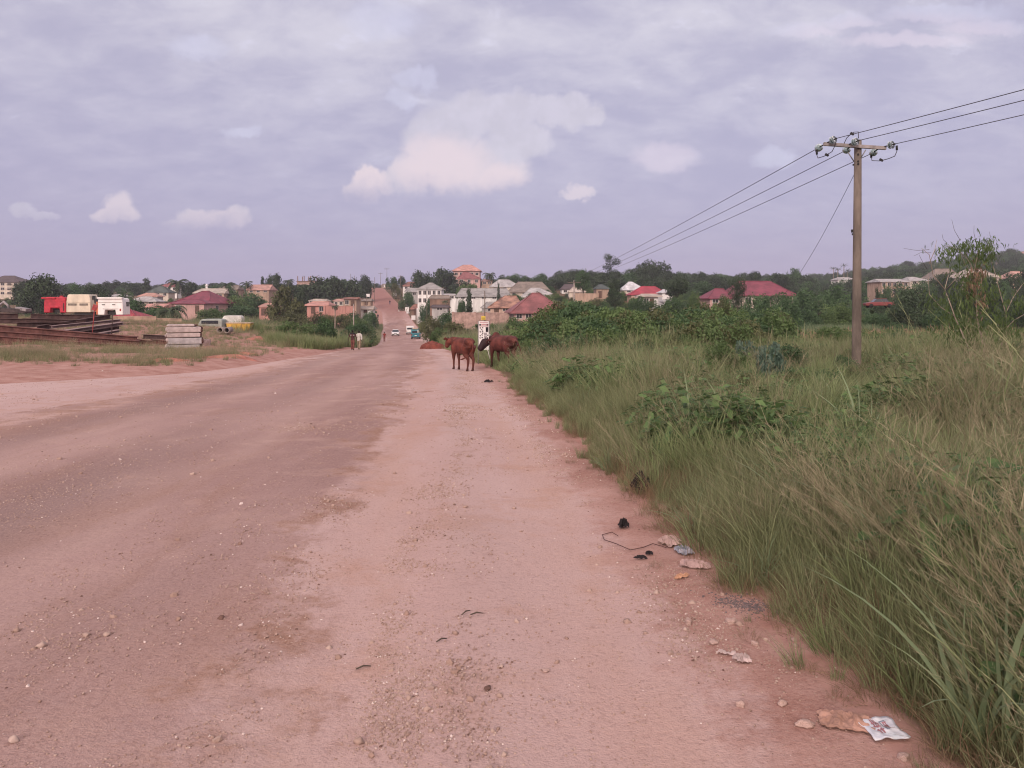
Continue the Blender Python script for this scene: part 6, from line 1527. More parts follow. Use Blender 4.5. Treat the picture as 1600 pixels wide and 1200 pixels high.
# ------------------------------------------------------------------ signs and litter
def signs():
    inkd = mat('ink_dark', (.03, .022, .028), .6, .1, 4); inkr = mat('ink_red', (.35, .07, .08), .6, .1, 4); inkg = mat('ink_grey', (.30, .27, .28), .6, .1, 4); white = mat('sign_white', (.70, .67, .66), .6, .08, 3)
    d = 33; k = d/F; zt = EYE+(HY-502)*k; g = G(756, d); W = 15.6*k; H = 1.22
    t = thing('signboard', 'tall white advertising signboard with pictures, behind the bull', 'signboard', (P(755.8, 470, d).x, d, g.z)); h = zt-g.z
    MB().box((0, 0, h-H/2), (W, .04, H)).build('panel', white, t)
    for s in (-1, 1): MB().tube([(s*(W/2+.02), .0, -.3), (s*(W/2+.02), 0, h)], .016, 8).build('leg', STEEL, t)
    u = W/15.6
    def mark(name, x, y, w, hh, m, rot=0):  # x,y in sign units from the top left
        MB().box((-W/2+(x+w/2)*u, -.024, h-(y+hh/2)*u), (w*u, .012, hh*u), ry=rot).build(name, m, t)
    mark('picture', .9, 4.2, 2.9, 2.6, inkd); mark('picture', 12, 4.2, 2.9, 2.6, mat('ink_maroon', (.16, .04, .06), .6, .1, 4)); mark('heading', 1.6, 1.0, 12.6, 1.7, mat('ink_pink', (.52, .34, .36), .6, .1, 4)); mark('heading', 4.3, 4.8, 7.3, 1.5, inkr); mark('rule', .6, 8.0, 14.4, .35, inkr)
    mark('picture', 11, 9, 3.9, 7.6, inkd); mark('picture', 11.7, 10.0, 2.0, 4.6, mat('ink_teal', (.20, .26, .27), .6, .1, 4)); mark('text_block', 8.2, 17.7, 4.6, 4.1, inkg); mark('text_block', 8.2, 22.5, 4.6, 3.4, inkg)
    rs = random.Random(6)
    for (x, y) in ((1.4, 9.4), (5.2, 9.2), (4.0, 11.8), (1.5, 15.6), (5.0, 14.6), (5.2, 17.6), (1.4, 21.5), (4.2, 20.4), (13.4, 21), (1.2, 25), (4.4, 24.4)):
        mark('pictogram', x, y, rs.uniform(1.2, 2.2), rs.uniform(1.0, 1.9), inkd, rs.uniform(-.6, .6)); mark('pictogram', x+.9, y+1.3, rs.uniform(.8, 1.5), .7, inkg, rs.uniform(-.9, .9))
    # yellow notice
    d = 62; k = d/F; p = P(755.3, 497, d); g = gz1(p.x, d); t = thing('notice_board', 'small yellow notice board on a post above the white signboard', 'sign', (p.x, d, g))
    MB().tube([(0, .04, -.3), (0, .04, p.z-g+.1)], .025, 8).build('post', STEEL, t); MB().box((0, 0, p.z-g), (6.4*k, .03, 6*k)).build('panel', mat('sign_yellow', (.66, .48, .06), .6, .08, 3), t)
    for i, w in enumerate((.9, 1.0, .8, .9)): MB().box(((-2.0+i*1.25)*k, -.02, p.z-g+.1*k), (w*k, .012, (1.7, 1.2, 1.3, 1.2)[i]*k)).build('letter', mat('ink_brown', (.20, .13, .02), .6), t)
    MB().box((0, -.02, p.z-g-1.9*k), (4.6*k, .012, .5*k)).build('text_line', mat('ink_brown', (.20, .13, .02)), t)
    for (px, py, w, hh, d, lab) in ((646, 496.5, 6.4, 7.2, 254, 'white square board on posts behind the teal minibus'), (617.3, 460, 5, 4.6, 346, 'white board high on the red bank beside the hill road'), (575, 461.5, 5.5, 4.5, 235, 'white board standing above the market shack'), (600.6, 447, 1.8, 4, 414, 'narrow white board at the top of the hill road')):
        p = P(px, py, d); k = d/F; g = gz1(p.x, d); t = thing('signboard', lab, 'signboard', (p.x, d, g)); z = p.z-g
        MB().box((0, 0, z), (w*k, .06, hh*k)).build('panel', white, t)
        for s in (-.4, .4): MB().tube([(s*w*k, .06, -.3), (s*w*k, .06, z)], .05, 6).build('leg', STEEL, t)
    # shop front boards and a dish
    for (px, py, w, hh, lab, rd) in ((637.5, 489, 5.6, 7, 'round pale satellite dish leaning in front of the roadside shop', 1), (662, 490.5, 10.5, 8, 'white painted panel at the right end of the roadside shop', 0), (636, 483.5, 6, 7, 'pale tarpaulin sheet at the left end of the roadside shop', 0)):
        d = {662: 257, 637.5: 279, 636: 287}[px]; k = d/F; p = P(px, py, d); g = gz1(p.x, d)
        if rd:
            t = thing('satellite_dish', lab, 'dish', (p.x, d, g)); z = p.z-g
            MB().tube([(0, .12, z), (0, 0, z+.02), (0, -.10, z+.06)], [.1, .45, .62], 20, cap=True).build('dish', white, t); MB().tube([(0, .14, -.3), (0, .12, z)], .04, 8).build('mast', STEEL, t)
        else:
            t = thing('panel_board', lab, 'board', (p.x, d, g)); z = p.z-g
            MB().box((0, 0, z), (w*k, .06, hh*k)).build('panel', W_WHITE, t); MB().tube([(w*k*.3, .08, -.3), (w*k*.3, .08, z)], .05, 6).build('leg', STEEL, t); MB().box((-.1*w*k, -.05, z), (.05*k*10, .04, hh*k*.95), ry=.5).build('brace', DOOR, t)

def sheet_obj(name, label, cat, px, py, w, l, m, rz=0, seed=0, rough=.02, poly=None, lift=.012, n=14, curl=.0):
    """crumpled flat thing lying on the ground"""
    d = onroad(px, py, 1.5, 60); x = (px-800)/F*d; zz = gz1(x, d)
    rs = np.random.RandomState(seed); u = np.linspace(-.5, .5, n); A, B = np.meshgrid(u, u)
    ph = rs.rand(6)*6
    Zr = rough*(np.sin(A*9+ph[0])*np.cos(B*8+ph[1])+.6*np.sin(A*17+B*9+ph[2])+.5*np.cos(B*21-A*7+ph[3]))*.5+rough
    Zr = Zr+curl*(np.abs(A)*2)**3
    sx = 1+.03*np.sin(B*7+ph[4])+.015*np.sin(B*19+ph[3]); sy = 1+.04*np.sin(A*6+ph[5])+.015*np.sin(A*17+ph[2])
    Xx = A*w*sx; Yy = B*l*sy
    if poly: Xx, Yy = poly(A, B, Xx, Yy)
    c, s = math.cos(rz), math.sin(rz); gx_, gy_ = x+Xx*c-Yy*s, d+Xx*s+Yy*c
    Zz = gz(gx_.ravel(), gy_.ravel()).reshape(A.shape)-zz+Zr+lift
    top = np.stack([gx_-x, gy_-d, Zz], -1).reshape(-1, 3)
    o = np_obj(name, top, grid_faces(n, n), m, True); o.location = (x, d, zz)
    so_ = o.modifiers.new('Solidify', 'SOLIDIFY'); so_.thickness = .004; so_.offset = -1
    return tag(o, label, cat), d
def scrap(name, label, cat, px, py, w, l, m, rz=0, seed=0, rough=.02, jag=.3, sq=2.4, nt_=60, nr=18):
    """torn or crumpled soft thing: ragged outline, folded surface"""
    d = onroad(px, py, 1.5, 60); x = (px-800)/F*d; zz = gz1(x, d)
    rs = np.random.RandomState(seed); th = np.linspace(0, 2*PI, nt_, endpoint=False); ct, st = np.cos(th), np.sin(th)
    ro = (np.abs(ct)**sq+np.abs(st)**sq)**(-1/sq)*(1+jag*(fbm(ct*1.6+seed*3, st*1.6+9, 4)-.5)*2+jag*.25*rs.randn(nt_))
    rr = np.linspace(0, 1, nr)[:, None]; Xx = rr*ro*ct*w/2; Yy = rr*ro*st*l/2
    q = 1/max(w, l)
    f1 = np.abs(fbm(Xx*q*5+seed, Yy*q*5, 3)-.5)*2; f2 = fbm(Xx*q*14+seed, Yy*q*14+3, 3)
    Zr = rough*(1.7*(1-f1)**3+.7*f2)*(1-.6*rr**3)
    c, s_ = math.cos(rz), math.sin(rz); gx_, gy_ = x+Xx*c-Yy*s_, d+Xx*s_+Yy*c
    Zz = gz(gx_.ravel(), gy_.ravel()).reshape(Xx.shape)-zz+Zr+.006
    V = np.stack([gx_-x, gy_-d, Zz], -1).reshape(-1, 3); fc = []
    for i in range(nr-1):
        for j in range(nt_): fc.append((i*nt_+j, (i+1)*nt_+j, (i+1)*nt_+(j+1) % nt_, i*nt_+(j+1) % nt_))
    o = np_obj(name, V, np.array(fc), m, False); o.location = (x, d, zz)
    so_ = o.modifiers.new('Solidify', 'SOLIDIFY'); so_.thickness = .004; so_.offset = -1
    return tag(o, label, cat), d
def litter():
    # printed water sachet: worn red lettering panels as parts
    m, nt, b = new_mat('sachet_film'); t = NT(nt); p = t.obj()
    c = t.mix(t.ramp(t.noise(p, 22, 5, .6), .35, .65), (.52, .54, .62), (.72, .72, .76)); t.set(b.inputs['Base Color'], t.mix(t.ramp(t.noise(p, 9, 3), .55, .75), c, (.40, .46, .50)))
    b.inputs['Roughness'].default_value = .35; b.inputs['Specular IOR Level'].default_value = .4
    o, d = sheet_obj('plastic_sachet', 'flattened pale blue and white plastic sachet with worn red print near the grass', 'plastic sachet', 1378, 1144, .135, .15, m, R(4), 3, .006)
    red = mat('faded_red_print', (.48, .20, .23), .5, .3, 40); blue = mat('faded_blue_print', (.26, .28, .36), .5, .3, 40)
    def prt(name, x0, x1, y0, y1, mm):
        V = []; n = 6
        me = o.data; co_ = np.array([v.co[:] for v in me.vertices]).reshape(14, 14, 3)
        for i in range(n):
            for j in range(n):
                fx, fy = (x0+(x1-x0)*j/(n-1))*13, (y0+(y1-y0)*i/(n-1))*13; a, bq = min(int(fx), 12), min(int(fy), 12); u_, v_ = fx-a, fy-bq
                q = (co_[bq, a]*(1-u_)+co_[bq, a+1]*u_)*(1-v_)+(co_[bq+1, a]*(1-u_)+co_[bq+1, a+1]*u_)*v_; V.append((q[0], q[1], q[2]+.0025))
        q = np_obj(name, np.array(V), grid_faces(n, n), mm, True); q.parent = o
    # a column of worn red characters, then a boxed mark
    for (x0, x1, y0, y1) in ((.30, .34, .55, .85), (.37, .40, .50, .88), (.43, .46, .55, .88), (.28, .52, .66, .70), (.27, .50, .52, .56), (.33, .38, .22, .46), (.42, .47, .25, .48), (.30, .50, .38, .42)): prt('printed_letter', x0, x1, y0, y1, red)
    for (x0, x1, y0, y1) in ((.56, .59, .36, .80), (.59, .74, .77, .81), (.56, .66, .34, .38)): prt('printed_frame', x0, x1, y0, y1, blue)
    for (x0, x1, y0, y1) in ((.63, .66, .42, .74), (.69, .72, .42, .74), (.63, .74, .55, .60), (.63, .74, .70, .74)): prt('printed_letter', x0, x1, y0, y1, red)
    S = sheet_obj; card = mat('mud_card', (.40, .235, .185), .9, .2, 12); bagm = mat('dirty_bag', (.52, .41, .40), .5, .2, 14); blk = mat('black_rag', (.020, .015, .018), .8, .3, 12)
    K = scrap
    K('cardboard', 'mud coloured torn cardboard lying left of the printed sachet', 'cardboard', 1323, 1130, .21, .14, card, R(-16), 5, .012, .16, 4)
    K('plastic_bag', 'dirty white twisted plastic bag on the dirt', 'plastic bag', 1160, 1034, .085, .06, bagm, R(-20), 6, .016, .4)
    K('plastic_bag', 'thin twisted tail of dirty plastic left of the white bag', 'plastic bag', 1139, 1024, .10, .022, bagm, R(-24), 26, .012, .3)
    K('dry_leaf', 'tan dry leaf on the dirt below the flat stone', 'leaf', 1065, 903, .13, .05, mat('tan_leaf', (.50, .28, .18), .8, .15, 20), R(30), 7, .012, .15, 1.5)
    K('plastic_sachet', 'small crumpled sachet with dark blue print beside the crumpled paper', 'plastic sachet', 1069, 864, .12, .15, mat('sachet_blue', (.34, .32, .36), .5, .45, 26, col2=(.10, .12, .16)), R(10), 8, .020, .15, 4)
    K('paper', 'crumpled dirty pink paper at the edge of the grass', 'paper', 1047, 850, .15, .18, mat('dirty_paper', (.46, .32, .295), .8, .2, 14), R(25), 9, .026, .3, 3)
    K('flat_stone', 'flat pinkish stone plate between the sachet and the leaf', 'stone', 1086, 885, .19, .13, mat('flat_stone', (.42, .285, .27), .9, .15, 9), R(-18), 10, .018, .16, 3)
    K('rag', 'black rag lying on the dirt below the grass edge', 'rag', 974, 825, .075, .085, blk, R(15), 11, .035, .5)
    K('rag', 'black strip of cloth left of the dry leaf', 'rag', 1001, 874, .09, .03, blk, R(-10), 12, .012, .5)
    K('rag', 'small black cloth scrap above the black strip', 'rag', 1014, 867, .05, .04, blk, R(-10), 22, .012, .5)
    K('rag', 'dark cloth tangled at the foot of the grass', 'rag', 1000, 770, .20, .14, blk, R(30), 13, .10, .5)
    K('rag', 'dark rag on the pale verge right of the young cow', 'rag', 764, 598, .26, .10, blk, R(20), 14, .05, .5)
    # burnt rubbish: a smear of ash flakes
    d = onroad(1168, 946, 2, 20); x0 = (1168-800)/F*d; z0 = gz1(x0, d); rs = np.random.RandomState(15); ab = MB()
    for i in range(900):
        a = rs.randn(2)*np.array([.10, .055]); c, s_ = math.cos(R(-38)), math.sin(R(-38)); ax, ay = a[0]*c-a[1]*s_, a[0]*s_+a[1]*c
        q = .0015+.0045*rs.rand()**2; ab.box((ax, ay, gz1(x0+ax, d+ay)-z0+q*.3), (q*2, q*1.4, q*.7), rz=rs.rand()*3, rx=rs.randn()*.4)
    o = ab.build('ash', mat('ash', (.075, .058, .060), .95, .5, 60, col2=(.20, .155, .155))); o.location = (x0, d, z0); tag(o, 'grey black smear of burnt rubbish ash by the grass', 'ash', kind='stuff')
    # strap
    pts = []
    for (px, py) in ((1062, 846), (1040, 858), (1020, 852), (1005, 858), (985, 862), (962, 852), (944, 846), (941, 838), (956, 834), (966, 840)):
        d = onroad(px, py, 3, 20); x = (px-800)/F*d; pts.append(Vector((x, d, gz1(x, d)+.012)))
    o = MB().tube([p-pts[0] for p in pts], .0028, 6).build('cord', mat('brown_cord', (.10, .05, .045), .8)); o.location = pts[0]; tag(o, 'thin dark cord curling over the dirt beside the black rag', 'cord')
    # sticks
    for (px, py, L, a, lab) in ((728, 960, .07, .9, 'short dark twig standing out in the middle of the pale track'), (745, 962, .07, .2, 'twig right beside the dark twig on the pale track'), (568, 1046, .07, .35, 'brown stick among the pebbles near the bottom'), (690, 1003, .06, .6, 'tiny dark stick at the right of the pebble strip')):
        d = onroad(px, py, 2, 20); x = (px-800)/F*d; z = gz1(x, d)
        o = MB().tube([(-L/2*math.cos(a), -L/2*math.sin(a), .008), (0, .004, .016), (L/2*math.cos(a), L/2*math.sin(a), .010)], [.003, .004, .002], 6).build('stick', BARK); o.location = (x, d, z); tag(o, lab, 'stick')
    # larger stones one can pick out
    st = mat('stone_pale', (.46, .32, .28), .9, .2, 8); sd = mat('stone_dark', (.14, .08, .065), .9, .2, 8); rs = np.random.RandomState(31)
    for (px, py, r, m, lab) in ((762, 1077, .016, sd, 'small dark stone alone in the pale track'), (1258, 1134, .034, st, 'pinkish stone left of the cardboard'), (1222, 1101, .022, st, 'squarish stone up and left of the cardboard'), (1157, 1103, .020, st, 'pale stone above the bottom pebbles'), (1115, 1005, .024, st, 'rounded stone above the dirty white bag'), (1141, 973, .026, st, 'rounded stone below the ash patch'), (1180, 1008, .020, st, 'stone right of the dirty white bag'), (1412, 1185, .022, st, 'whitish stone under the printed sachet at the bottom edge'), (853, 1049, .017, st, 'lone pale stone at the centre bottom of the track'), (1076, 974, .026, st, 'reddish stone left of the ash patch')):
        d = onroad(px, py, 1.5, 20); x = (px-800)/F*d
        o = bpy.data.objects.new('stone', rock_mesh(rs, m, 3)); COL.objects.link(o); o.location = (x, d, gz1(x, d)+r*.25); o.scale = (r, r, r*.8); o.rotation_euler = (0, 0, rs.rand()*6); tag(o, lab, 'stone')
# ------------------------------------------------------------------ cattle and people
def hide_mat(name, col, dark, lo=.16, hi=.5, muzzle=None):
    m, nt, b = new_mat(name); t = NT(nt); p = t.obj(); o = t.xyz(p)
    n = t.noise(p, 3.5, 5, .6); n2 = t.noise(p, 40, 3, .6)
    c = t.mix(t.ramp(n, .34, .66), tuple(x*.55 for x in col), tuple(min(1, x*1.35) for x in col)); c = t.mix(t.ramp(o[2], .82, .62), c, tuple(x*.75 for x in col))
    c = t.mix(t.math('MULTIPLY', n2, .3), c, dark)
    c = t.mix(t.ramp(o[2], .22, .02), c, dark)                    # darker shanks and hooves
    if muzzle: c = t.mix(t.ramp(o[0], muzzle[0], muzzle[1]), c, muzzle[2])
    t.set(b.inputs['Base Color'], c); b.inputs['Roughness'].default_value = .65; b.inputs['Specular IOR Level'].default_value = .25
    return m
def ox(label, loc, rz, s, m, head, neck, heavy=1.0, hump=.12, swing=(0, 0, 0, 0), tail=None, cat='cow', name='cow', horns=.0, hs=1.0):
    """body, neck, head, ears, legs and tail are one voxel-joined surface; x forwards, y left"""
    t = thing(name, label, cat, loc, rz); w = heavy
    b = MB()
    b.tube([(-.74, 0, .98), (-.68, 0, .99), (-.55, 0, .98), (-.35, 0, .94), (-.1, 0, .90), (.15, 0, .89), (.36, 0, .91), (.52, 0, .93), (.62, 0, .95)],
           [(.05, .06), (.13*w, .15), (.205*w, .235), (.235*w, .27), (.27*w, .305), (.265*w, .31), (.225*w, .30), (.165*w, .25), (.10, .15)], 20)
    b.ball((-.52, .13*w, 1.06), (.17, .10, .13)); b.ball((-.52, -.13*w, 1.06), (.17, .10, .13))          # hips
    b.ball((.36, .13*w, .92), (.16, .11, .24)); b.ball((.36, -.13*w, .92), (.16, .11, .24))              # shoulders
    b.ball((.33, 0, 1.12), (.22, .10*w, hump))                                                            # hump
    b.ball((-.12, 0, .70), (.34, .15*w, .12))                                                             # belly
    n = [Vector(p) for p in neck]
    b.tube(n, [(.13*w, .23), (.115*w, .20), (.10, .155), (.095, .13)][:len(n)], 16)
    b.tube([(.50, 0, .72), n[1]-Vector((0, 0, .20)), n[2]-Vector((0, 0, .17))], [(.05, .08), (.022, .09), (.02, .05)], 10)   # dewlap
    P0, P1, P2 = [Vector(p) for p in head]; hd = (P2-P0).normalized()
    b.tube([P0-hd*.04, P0+hd*.05, P0.lerp(P1, .7), P1.lerp(P2, .4), P2-hd*.06, P2], [(.08*hs, .09*hs), (.118*hs, .135*hs), (.110*hs, .13*hs), (.088*hs, .105*hs), (.082*hs, .088*hs), (.055*hs, .055*hs)], 14)
    sd = Vector((0, 0, 1)).cross(hd).normalized()
    for q in (-1, 1):
        e = P0+hd*.0+sd*q*.10*hs+Vector((0, 0, .03)); b.tube([e, e+sd*q*.11+Vector((0, 0, .0))-hd*.02, e+sd*q*.23+Vector((0, 0, -.04))-hd*.04], [(.03, .035), (.024, .07), (.012, .025)], 8)
    fy = .135*w
    for i, q in enumerate((1, -1)):
        k = swing[i]
        b.tube([(.38, fy*q, .86), (.385+k*.2, fy*q*1.05, .66), (.40+k*.55, fy*q*.98, .50), (.40+k*.75, fy*q*.95, .42), (.395+k*.9, fy*q*.94, .34), (.39+k, fy*q*.94, .14), (.40+k, fy*q*.94, .07), (.425+k, fy*q*.95, -.005)],
               [.125, .095, .064, .054, .042, .036, .046, .055], 12)
    for i, q in enumerate((1, -1)):
        k = swing[2+i]
        b.tube([(-.50, fy*q, .92), (-.43+k*.2, fy*q*1.1, .72), (-.46+k*.4, fy*q*1.08, .58), (-.60+k*.7, fy*q, .45), (-.61+k*.8, fy*q, .37), (-.565+k, fy*q, .14), (-.55+k, fy*q, .07), (-.525+k, fy*q, -.005)],
               [.19, .155, .10, .062, .048, .037, .046, .055], 12)
    tl = tail or [(-.74, 0, 1.06), (-.83, 0, .95), (-.84, .02, .70), (-.80, .06, .48), (-.79, .08, .36), (-.80, .09, .27)]
    b.tube(tl, [.035, .03, .022, .02, .035, .012], 8)
    body = b.build('body', m, t, remesh=.02, smooth=5)
    eyem = mat('eye_dark', (.01, .008, .008), .15, .1, 3, spec=.6)
    for q in (-1, 1): MB().ball(tuple(P0.lerp(P1, .55)+sd*q*.088+Vector((0, 0, .045))), .02, 10, 8).build('eye', eyem, t)
    if horns:
        for q in (-1, 1):
            e = P0+sd*q*.06+Vector((0, 0, .08)); MB().tube([e, e+sd*q*horns*.5+Vector((0, 0, horns*.5)), e+sd*q*horns*.4+Vector((0, 0, horns))], [.024, .018, .005], 8).build('horn', mat('horn', (.10, .08, .07), .5), t)
    t.scale = (s, s, s); return t
def cattle():
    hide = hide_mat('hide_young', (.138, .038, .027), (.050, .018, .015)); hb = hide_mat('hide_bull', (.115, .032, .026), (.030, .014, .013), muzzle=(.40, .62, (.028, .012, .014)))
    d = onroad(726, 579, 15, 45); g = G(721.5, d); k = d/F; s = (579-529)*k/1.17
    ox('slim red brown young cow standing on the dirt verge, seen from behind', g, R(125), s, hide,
       head=[(.66, .13, 1.10), (.74, .15, .98), (.83, .16, .80)], neck=[(.40, 0, .98), (.51, .03, 1.03), (.58, .07, 1.06), (.64, .11, 1.08)], heavy=.73, hump=.07, swing=(.02, -.05, .0, -.05),
       tail=[(-.73, 0, 1.06), (-.80, .01, .95), (-.80, .06, .72), (-.74, .20, .56), (-.66, .36, .47), (-.60, .50, .42)], horns=.05)
    d = 29.5; g = G(784.5, d); k = d/F; s = (574.5-521.5)*k/1.27
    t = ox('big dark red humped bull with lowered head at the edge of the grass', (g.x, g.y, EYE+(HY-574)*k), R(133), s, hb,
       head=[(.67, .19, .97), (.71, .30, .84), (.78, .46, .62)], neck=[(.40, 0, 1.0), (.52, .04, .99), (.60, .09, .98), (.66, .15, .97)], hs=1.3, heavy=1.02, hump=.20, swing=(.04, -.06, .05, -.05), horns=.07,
       tail=[(-.74, 0, 1.06), (-.82, -.03, .97), (-.87, -.10, .74), (-.90, -.16, .52), (-.92, -.17, .42), (-.90, -.16, .32)], name='bull', cat='bull')
    rp = mat('rope', (.70, .64, .62), .8, .1, 10)
    e = []
    for i in range(17):
        a = 2*PI*i/16; c = Vector((.61, .06, .985)); ax = Vector((.8, .35, -.05)).normalized(); u = ax.cross(Vector((0, 0, 1))).normalized(); v = u.cross(ax)
        e.append(c+u*math.cos(a)*.155+v*math.sin(a)*.225)
    MB().tube(e, .014, 8).build('neck_rope', rp, t)
    MB().tube([(.66, .22, .86), (.60, .24, .72), (.50, .26, .60), (.42, .27, .42), (.40, .26, .30)], .012, 8).build('lead_rope', rp, t)

def person(label, px, yfoot, hpx, d, shirt, trousers, skin, pose, hair=(.012, .010, .010), rz=0, extra=None, longs=False, detail=True, zfix=None):
    """standing/walking figure, back to us when rz = 0 (facing +y). One joined body; clothes and hair as children"""
    g = G(px, d); k = d/F; H = hpx*k; s = H/1.74
    t = thing('person', label, 'person', (g.x, g.y, zfix if zfix is not None else g.z), rz)
    st = pose.get('stride', .16); al, ar = pose.get('arms', ((-.10, .10), (.10, -.10)))
    A = {}
    hip_, knee, ank = .90, .49, .08
    legs = []
    for q, f in ((-1, st), (1, -st)):
        legs.append([(q*.085, 0, .93), (q*.095, f*.35+.01, .70), (q*.095, f*.62+.03, knee), (q*.095, f*.86, .28), (q*.095, f*1.05-.02, ank), (q*.10, f*1.05, .035)])
    b = MB()
    b.tube([(0, 0, .86), (0, 0, .95), (0, .0, 1.10), (0, -.01, 1.26), (0, -.01, 1.38), (0, -.01, 1.45)], [(.135, .10), (.155, .11), (.135, .095), (.165, .11), (.165, .10), (.07, .06)], 16, squash=(0, 1, 0))
    b.tube([(-.17, -.01, 1.40), (0, -.01, 1.43), (.17, -.01, 1.40)], [.06, .07, .06], 10)
    b.tube([(0, -.01, 1.42), (0, .0, 1.50), (0, .01, 1.56)], [.055, .052, .055], 10)
    b.ball((0, .015, 1.63), (.077, .098, .115), 16, 12); b.ball((0, .085, 1.585), (.045, .04, .05)); b.ball((0, .112, 1.62), (.014, .022, .02))
    for q in (-1, 1): b.ball((q*.08, .01, 1.625), (.014, .022, .032))
    for L in legs:
        b.tube(L, [.092, .080, .056, .052, .038, .036], 12); f = L[-1]; b.tube([(f[0], f[1]-.07, .035), (f[0], f[1]+.02, .045), (f[0]*1.08, f[1]+.12, .03), (f[0]*1.1, f[1]+.18, .022)], [.032, .042, .04, .02], 10)
    arms = []
    for q, (sw, out) in ((-1, al), (1, ar)):
        S0 = Vector((q*.20, -.01, 1.40)); E = S0+Vector((q*(.05+abs(out)*.2), sw*.5, -.28)); Wr = E+Vector((q*(-.01+abs(out)*.1), sw*.9+.04, -.25)); arms.append((S0, E, Wr, q))
        b.tube([S0, S0.lerp(E, .5), E, E.lerp(Wr, .4), Wr], [.056, .048, .040, .040, .027], 10)
        dv = (Wr-E).normalized(); fw = Vector((0, 1, 0)); pl = Wr+dv*.05
        b.tube([Wr, pl, Wr+dv*.10], [(.022, .03), (.020, .042), (.016, .038)], 10)
        if detail:
            for j in range(4):
                o = Wr+dv*.095+fw*(.030-.020*j); Lf = (.065, .078, .072, .055)[j]
                b.tube([o, o+dv*Lf*.5+Vector((-q*.004, 0, 0)), o+dv*Lf*.9+Vector((-q*.02, 0, 0))], [.0085, .0085, .006], 6)
            o = Wr+dv*.03+fw*.036; b.tube([o, o+fw*.022+dv*.03, o+fw*.026+dv*.06], [.011, .010, .007], 6)
    skinm = mat('skin', (.060, .030, .020), .55, .1, 8); b.build('body', skinm, t, remesh=.011, smooth=2)
    sh = MB(); bl = 1.0 if not longs else 1.0
    hem = .80 if longs else .88
    sh.tube([(0, 0, hem), (0, 0, .96), (0, -.0, 1.10), (0, -.01, 1.27), (0, -.01, 1.38), (0, -.01, 1.455)], [(.172, .128), (.175, .128), (.165, .118), (.188, .130), (.183, .118), (.085, .075)], 18, squash=(0, 1, 0))
    sh.tube([(-.19, -.01, 1.395), (0, -.01, 1.435), (.19, -.01, 1.395)], [.074, .086, .074], 12)
    for (S0, E, Wr, q) in arms:
        if longs: sh.tube([S0, S0.lerp(E, .5), E, E.lerp(Wr, .5), E.lerp(Wr, .93)], [.074, .066, .060, .054, .046], 12)
        else: sh.tube([S0, S0.lerp(E, .5), S0.lerp(E, .72)], [.076, .070, .068], 12)
    sh.build('shirt', shirt, t, remesh=.014, smooth=3)
    tr = MB(); tr.tube([(0, 0, 1.0), (0, 0, .92), (0, 0, .84)], [(.160, .120), (.168, .125), (.14, .115)], 16, squash=(0, 1, 0))
    cut = pose.get('short', 5)
    for L in legs: tr.tube(L[:cut], [.108, .096, .078, .074, .066][:cut], 14)
    tr.build('trousers', trousers, t, remesh=.014, smooth=3)
    h = MB().ball((0, -.006, 1.655), (.088, .105, .105), 16, 12); h.build('hair', mat('hair', hair, .9, .2, 30), t)
    shoe = mat('shoe', (.03, .025, .025), .7, .2, 8)
    for L in legs: f = L[-1]; MB().tube([(f[0], f[1]-.09, .025), (f[0], f[1], .028), (f[0]*1.08, f[1]+.12, .022), (f[0]*1.1, f[1]+.20, .018)], [(.030, .022), (.045, .03), (.046, .026), (.02, .014)], 10).build('shoe', shoe, t)
    t.scale = (s, s, s)
    if extra: extra(t, arms)
    return t
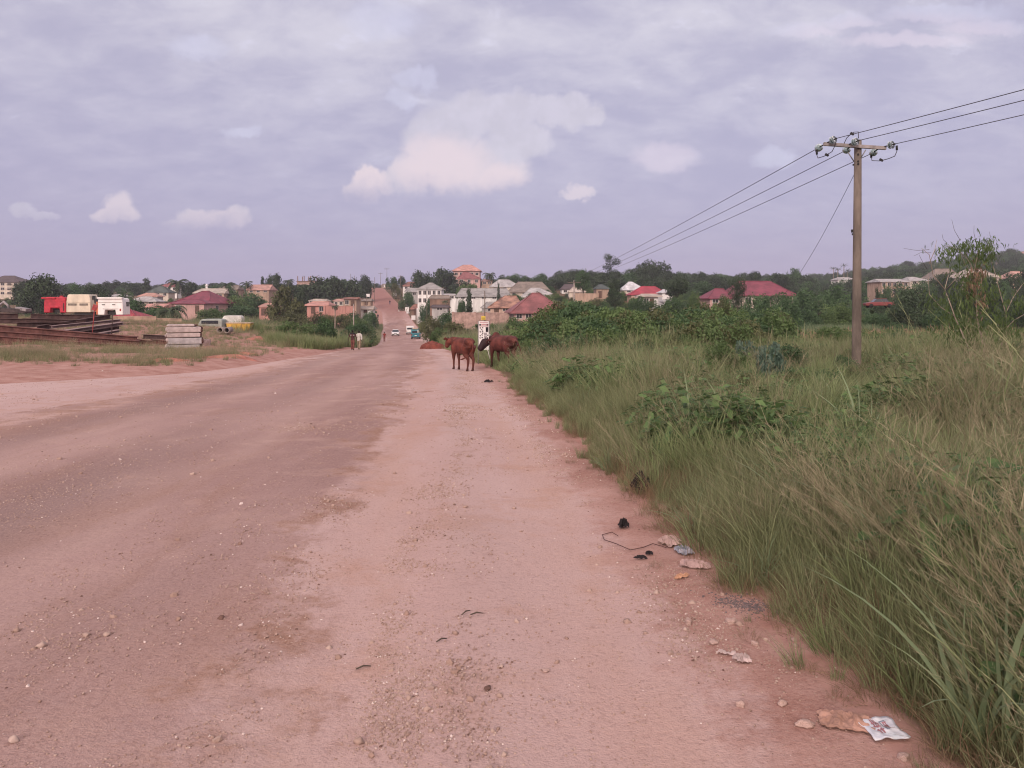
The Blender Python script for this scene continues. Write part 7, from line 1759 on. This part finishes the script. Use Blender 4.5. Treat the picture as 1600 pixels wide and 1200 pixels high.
def people():
    maroon = mat('cloth_maroon', (.075, .028, .030), .9, .2, 8); rustc = mat('cloth_rust', (.17, .060, .050), .9, .2, 8); grey = mat('cloth_pale_grey', (.50, .47, .44), .9, .1, 8); khaki = mat('cloth_khaki', (.27, .20, .14), .9, .15, 8); dark = mat('cloth_dark', (.025, .022, .028), .9, .2, 8)
    d1 = onroad(551, 547, 40, 78)
    def patch(t, arms):
        w = mat('cloth_white', (.60, .58, .56), .9, .1, 8); y = mat('cloth_black', (.018, .015, .018), .9, .1, 8)
        MB().tube([(-.215, -.01, 1.40), (-.10, -.02, 1.445), (0, -.02, 1.455), (.10, -.02, 1.445), (.215, -.01, 1.40)], [.080, .085, .088, .085, .080], 14).build('yoke', y, t)
        for q in (-1, 1): MB().box((q*.13, -.125, 1.315), (.085, .03, .055)).build('shoulder_patch', w, t)
    person('person in maroon shirt with black yoke and rust trousers walking away, left of pair', 551, 547, 31, d1, maroon, rustc, None, dict(stride=.14, arms=((-.06, .35), (.06, .3))), extra=patch)
    d2 = onroad(560, 546, 40, 78)
    person('person in a loose pale grey shirt and khaki trousers walking away, right of a pair', 561, 546, 29.3, d2+.3, grey, khaki, None, dict(stride=.18, arms=((.12, .1), (-.14, .1))), longs=True)
    red = mat('cloth_red', (.24, .045, .040), .9, .2, 8); blue = mat('cloth_blue', (.07, .09, .16), .9, .2, 8); wht = mat('cloth_offwhite', (.58, .55, .52), .9, .1, 8)
    person('person in dark red standing at the left road edge beyond the walkers', 600.6, 521, 15, 136, red, rustc, None, dict(stride=.06), detail=False)
    person('distant person in dark clothes walking on the left edge of the hill road', 590.5, 489.5, 8.2, 258, dark, dark, None, dict(stride=.15), detail=False)
    person('distant person in dark clothes on the right edge of the hill road', 609.2, 468.5, 6.8, 318, dark, blue, None, dict(stride=.12), detail=False)
    person('distant person in dark top and white trousers on the shoulder right of the hill road', 623, 481, 7, 285, dark, wht, None, dict(stride=.2), detail=False, rz=R(90))
    person('distant person in red by the wooden pole at the compound wall', 752, 489, 11, 124, mat('cloth_black', (.018, .015, .018)), dark, None, dict(stride=.1, arms=((.1, .9), (-.1, .2))), detail=False)
houses(); vehicles(); yard(); heaps(); pole(); signs(); litter(); cattle(); people()
vegetation(); sapling(); grass_field(); gravel(); build_haze()
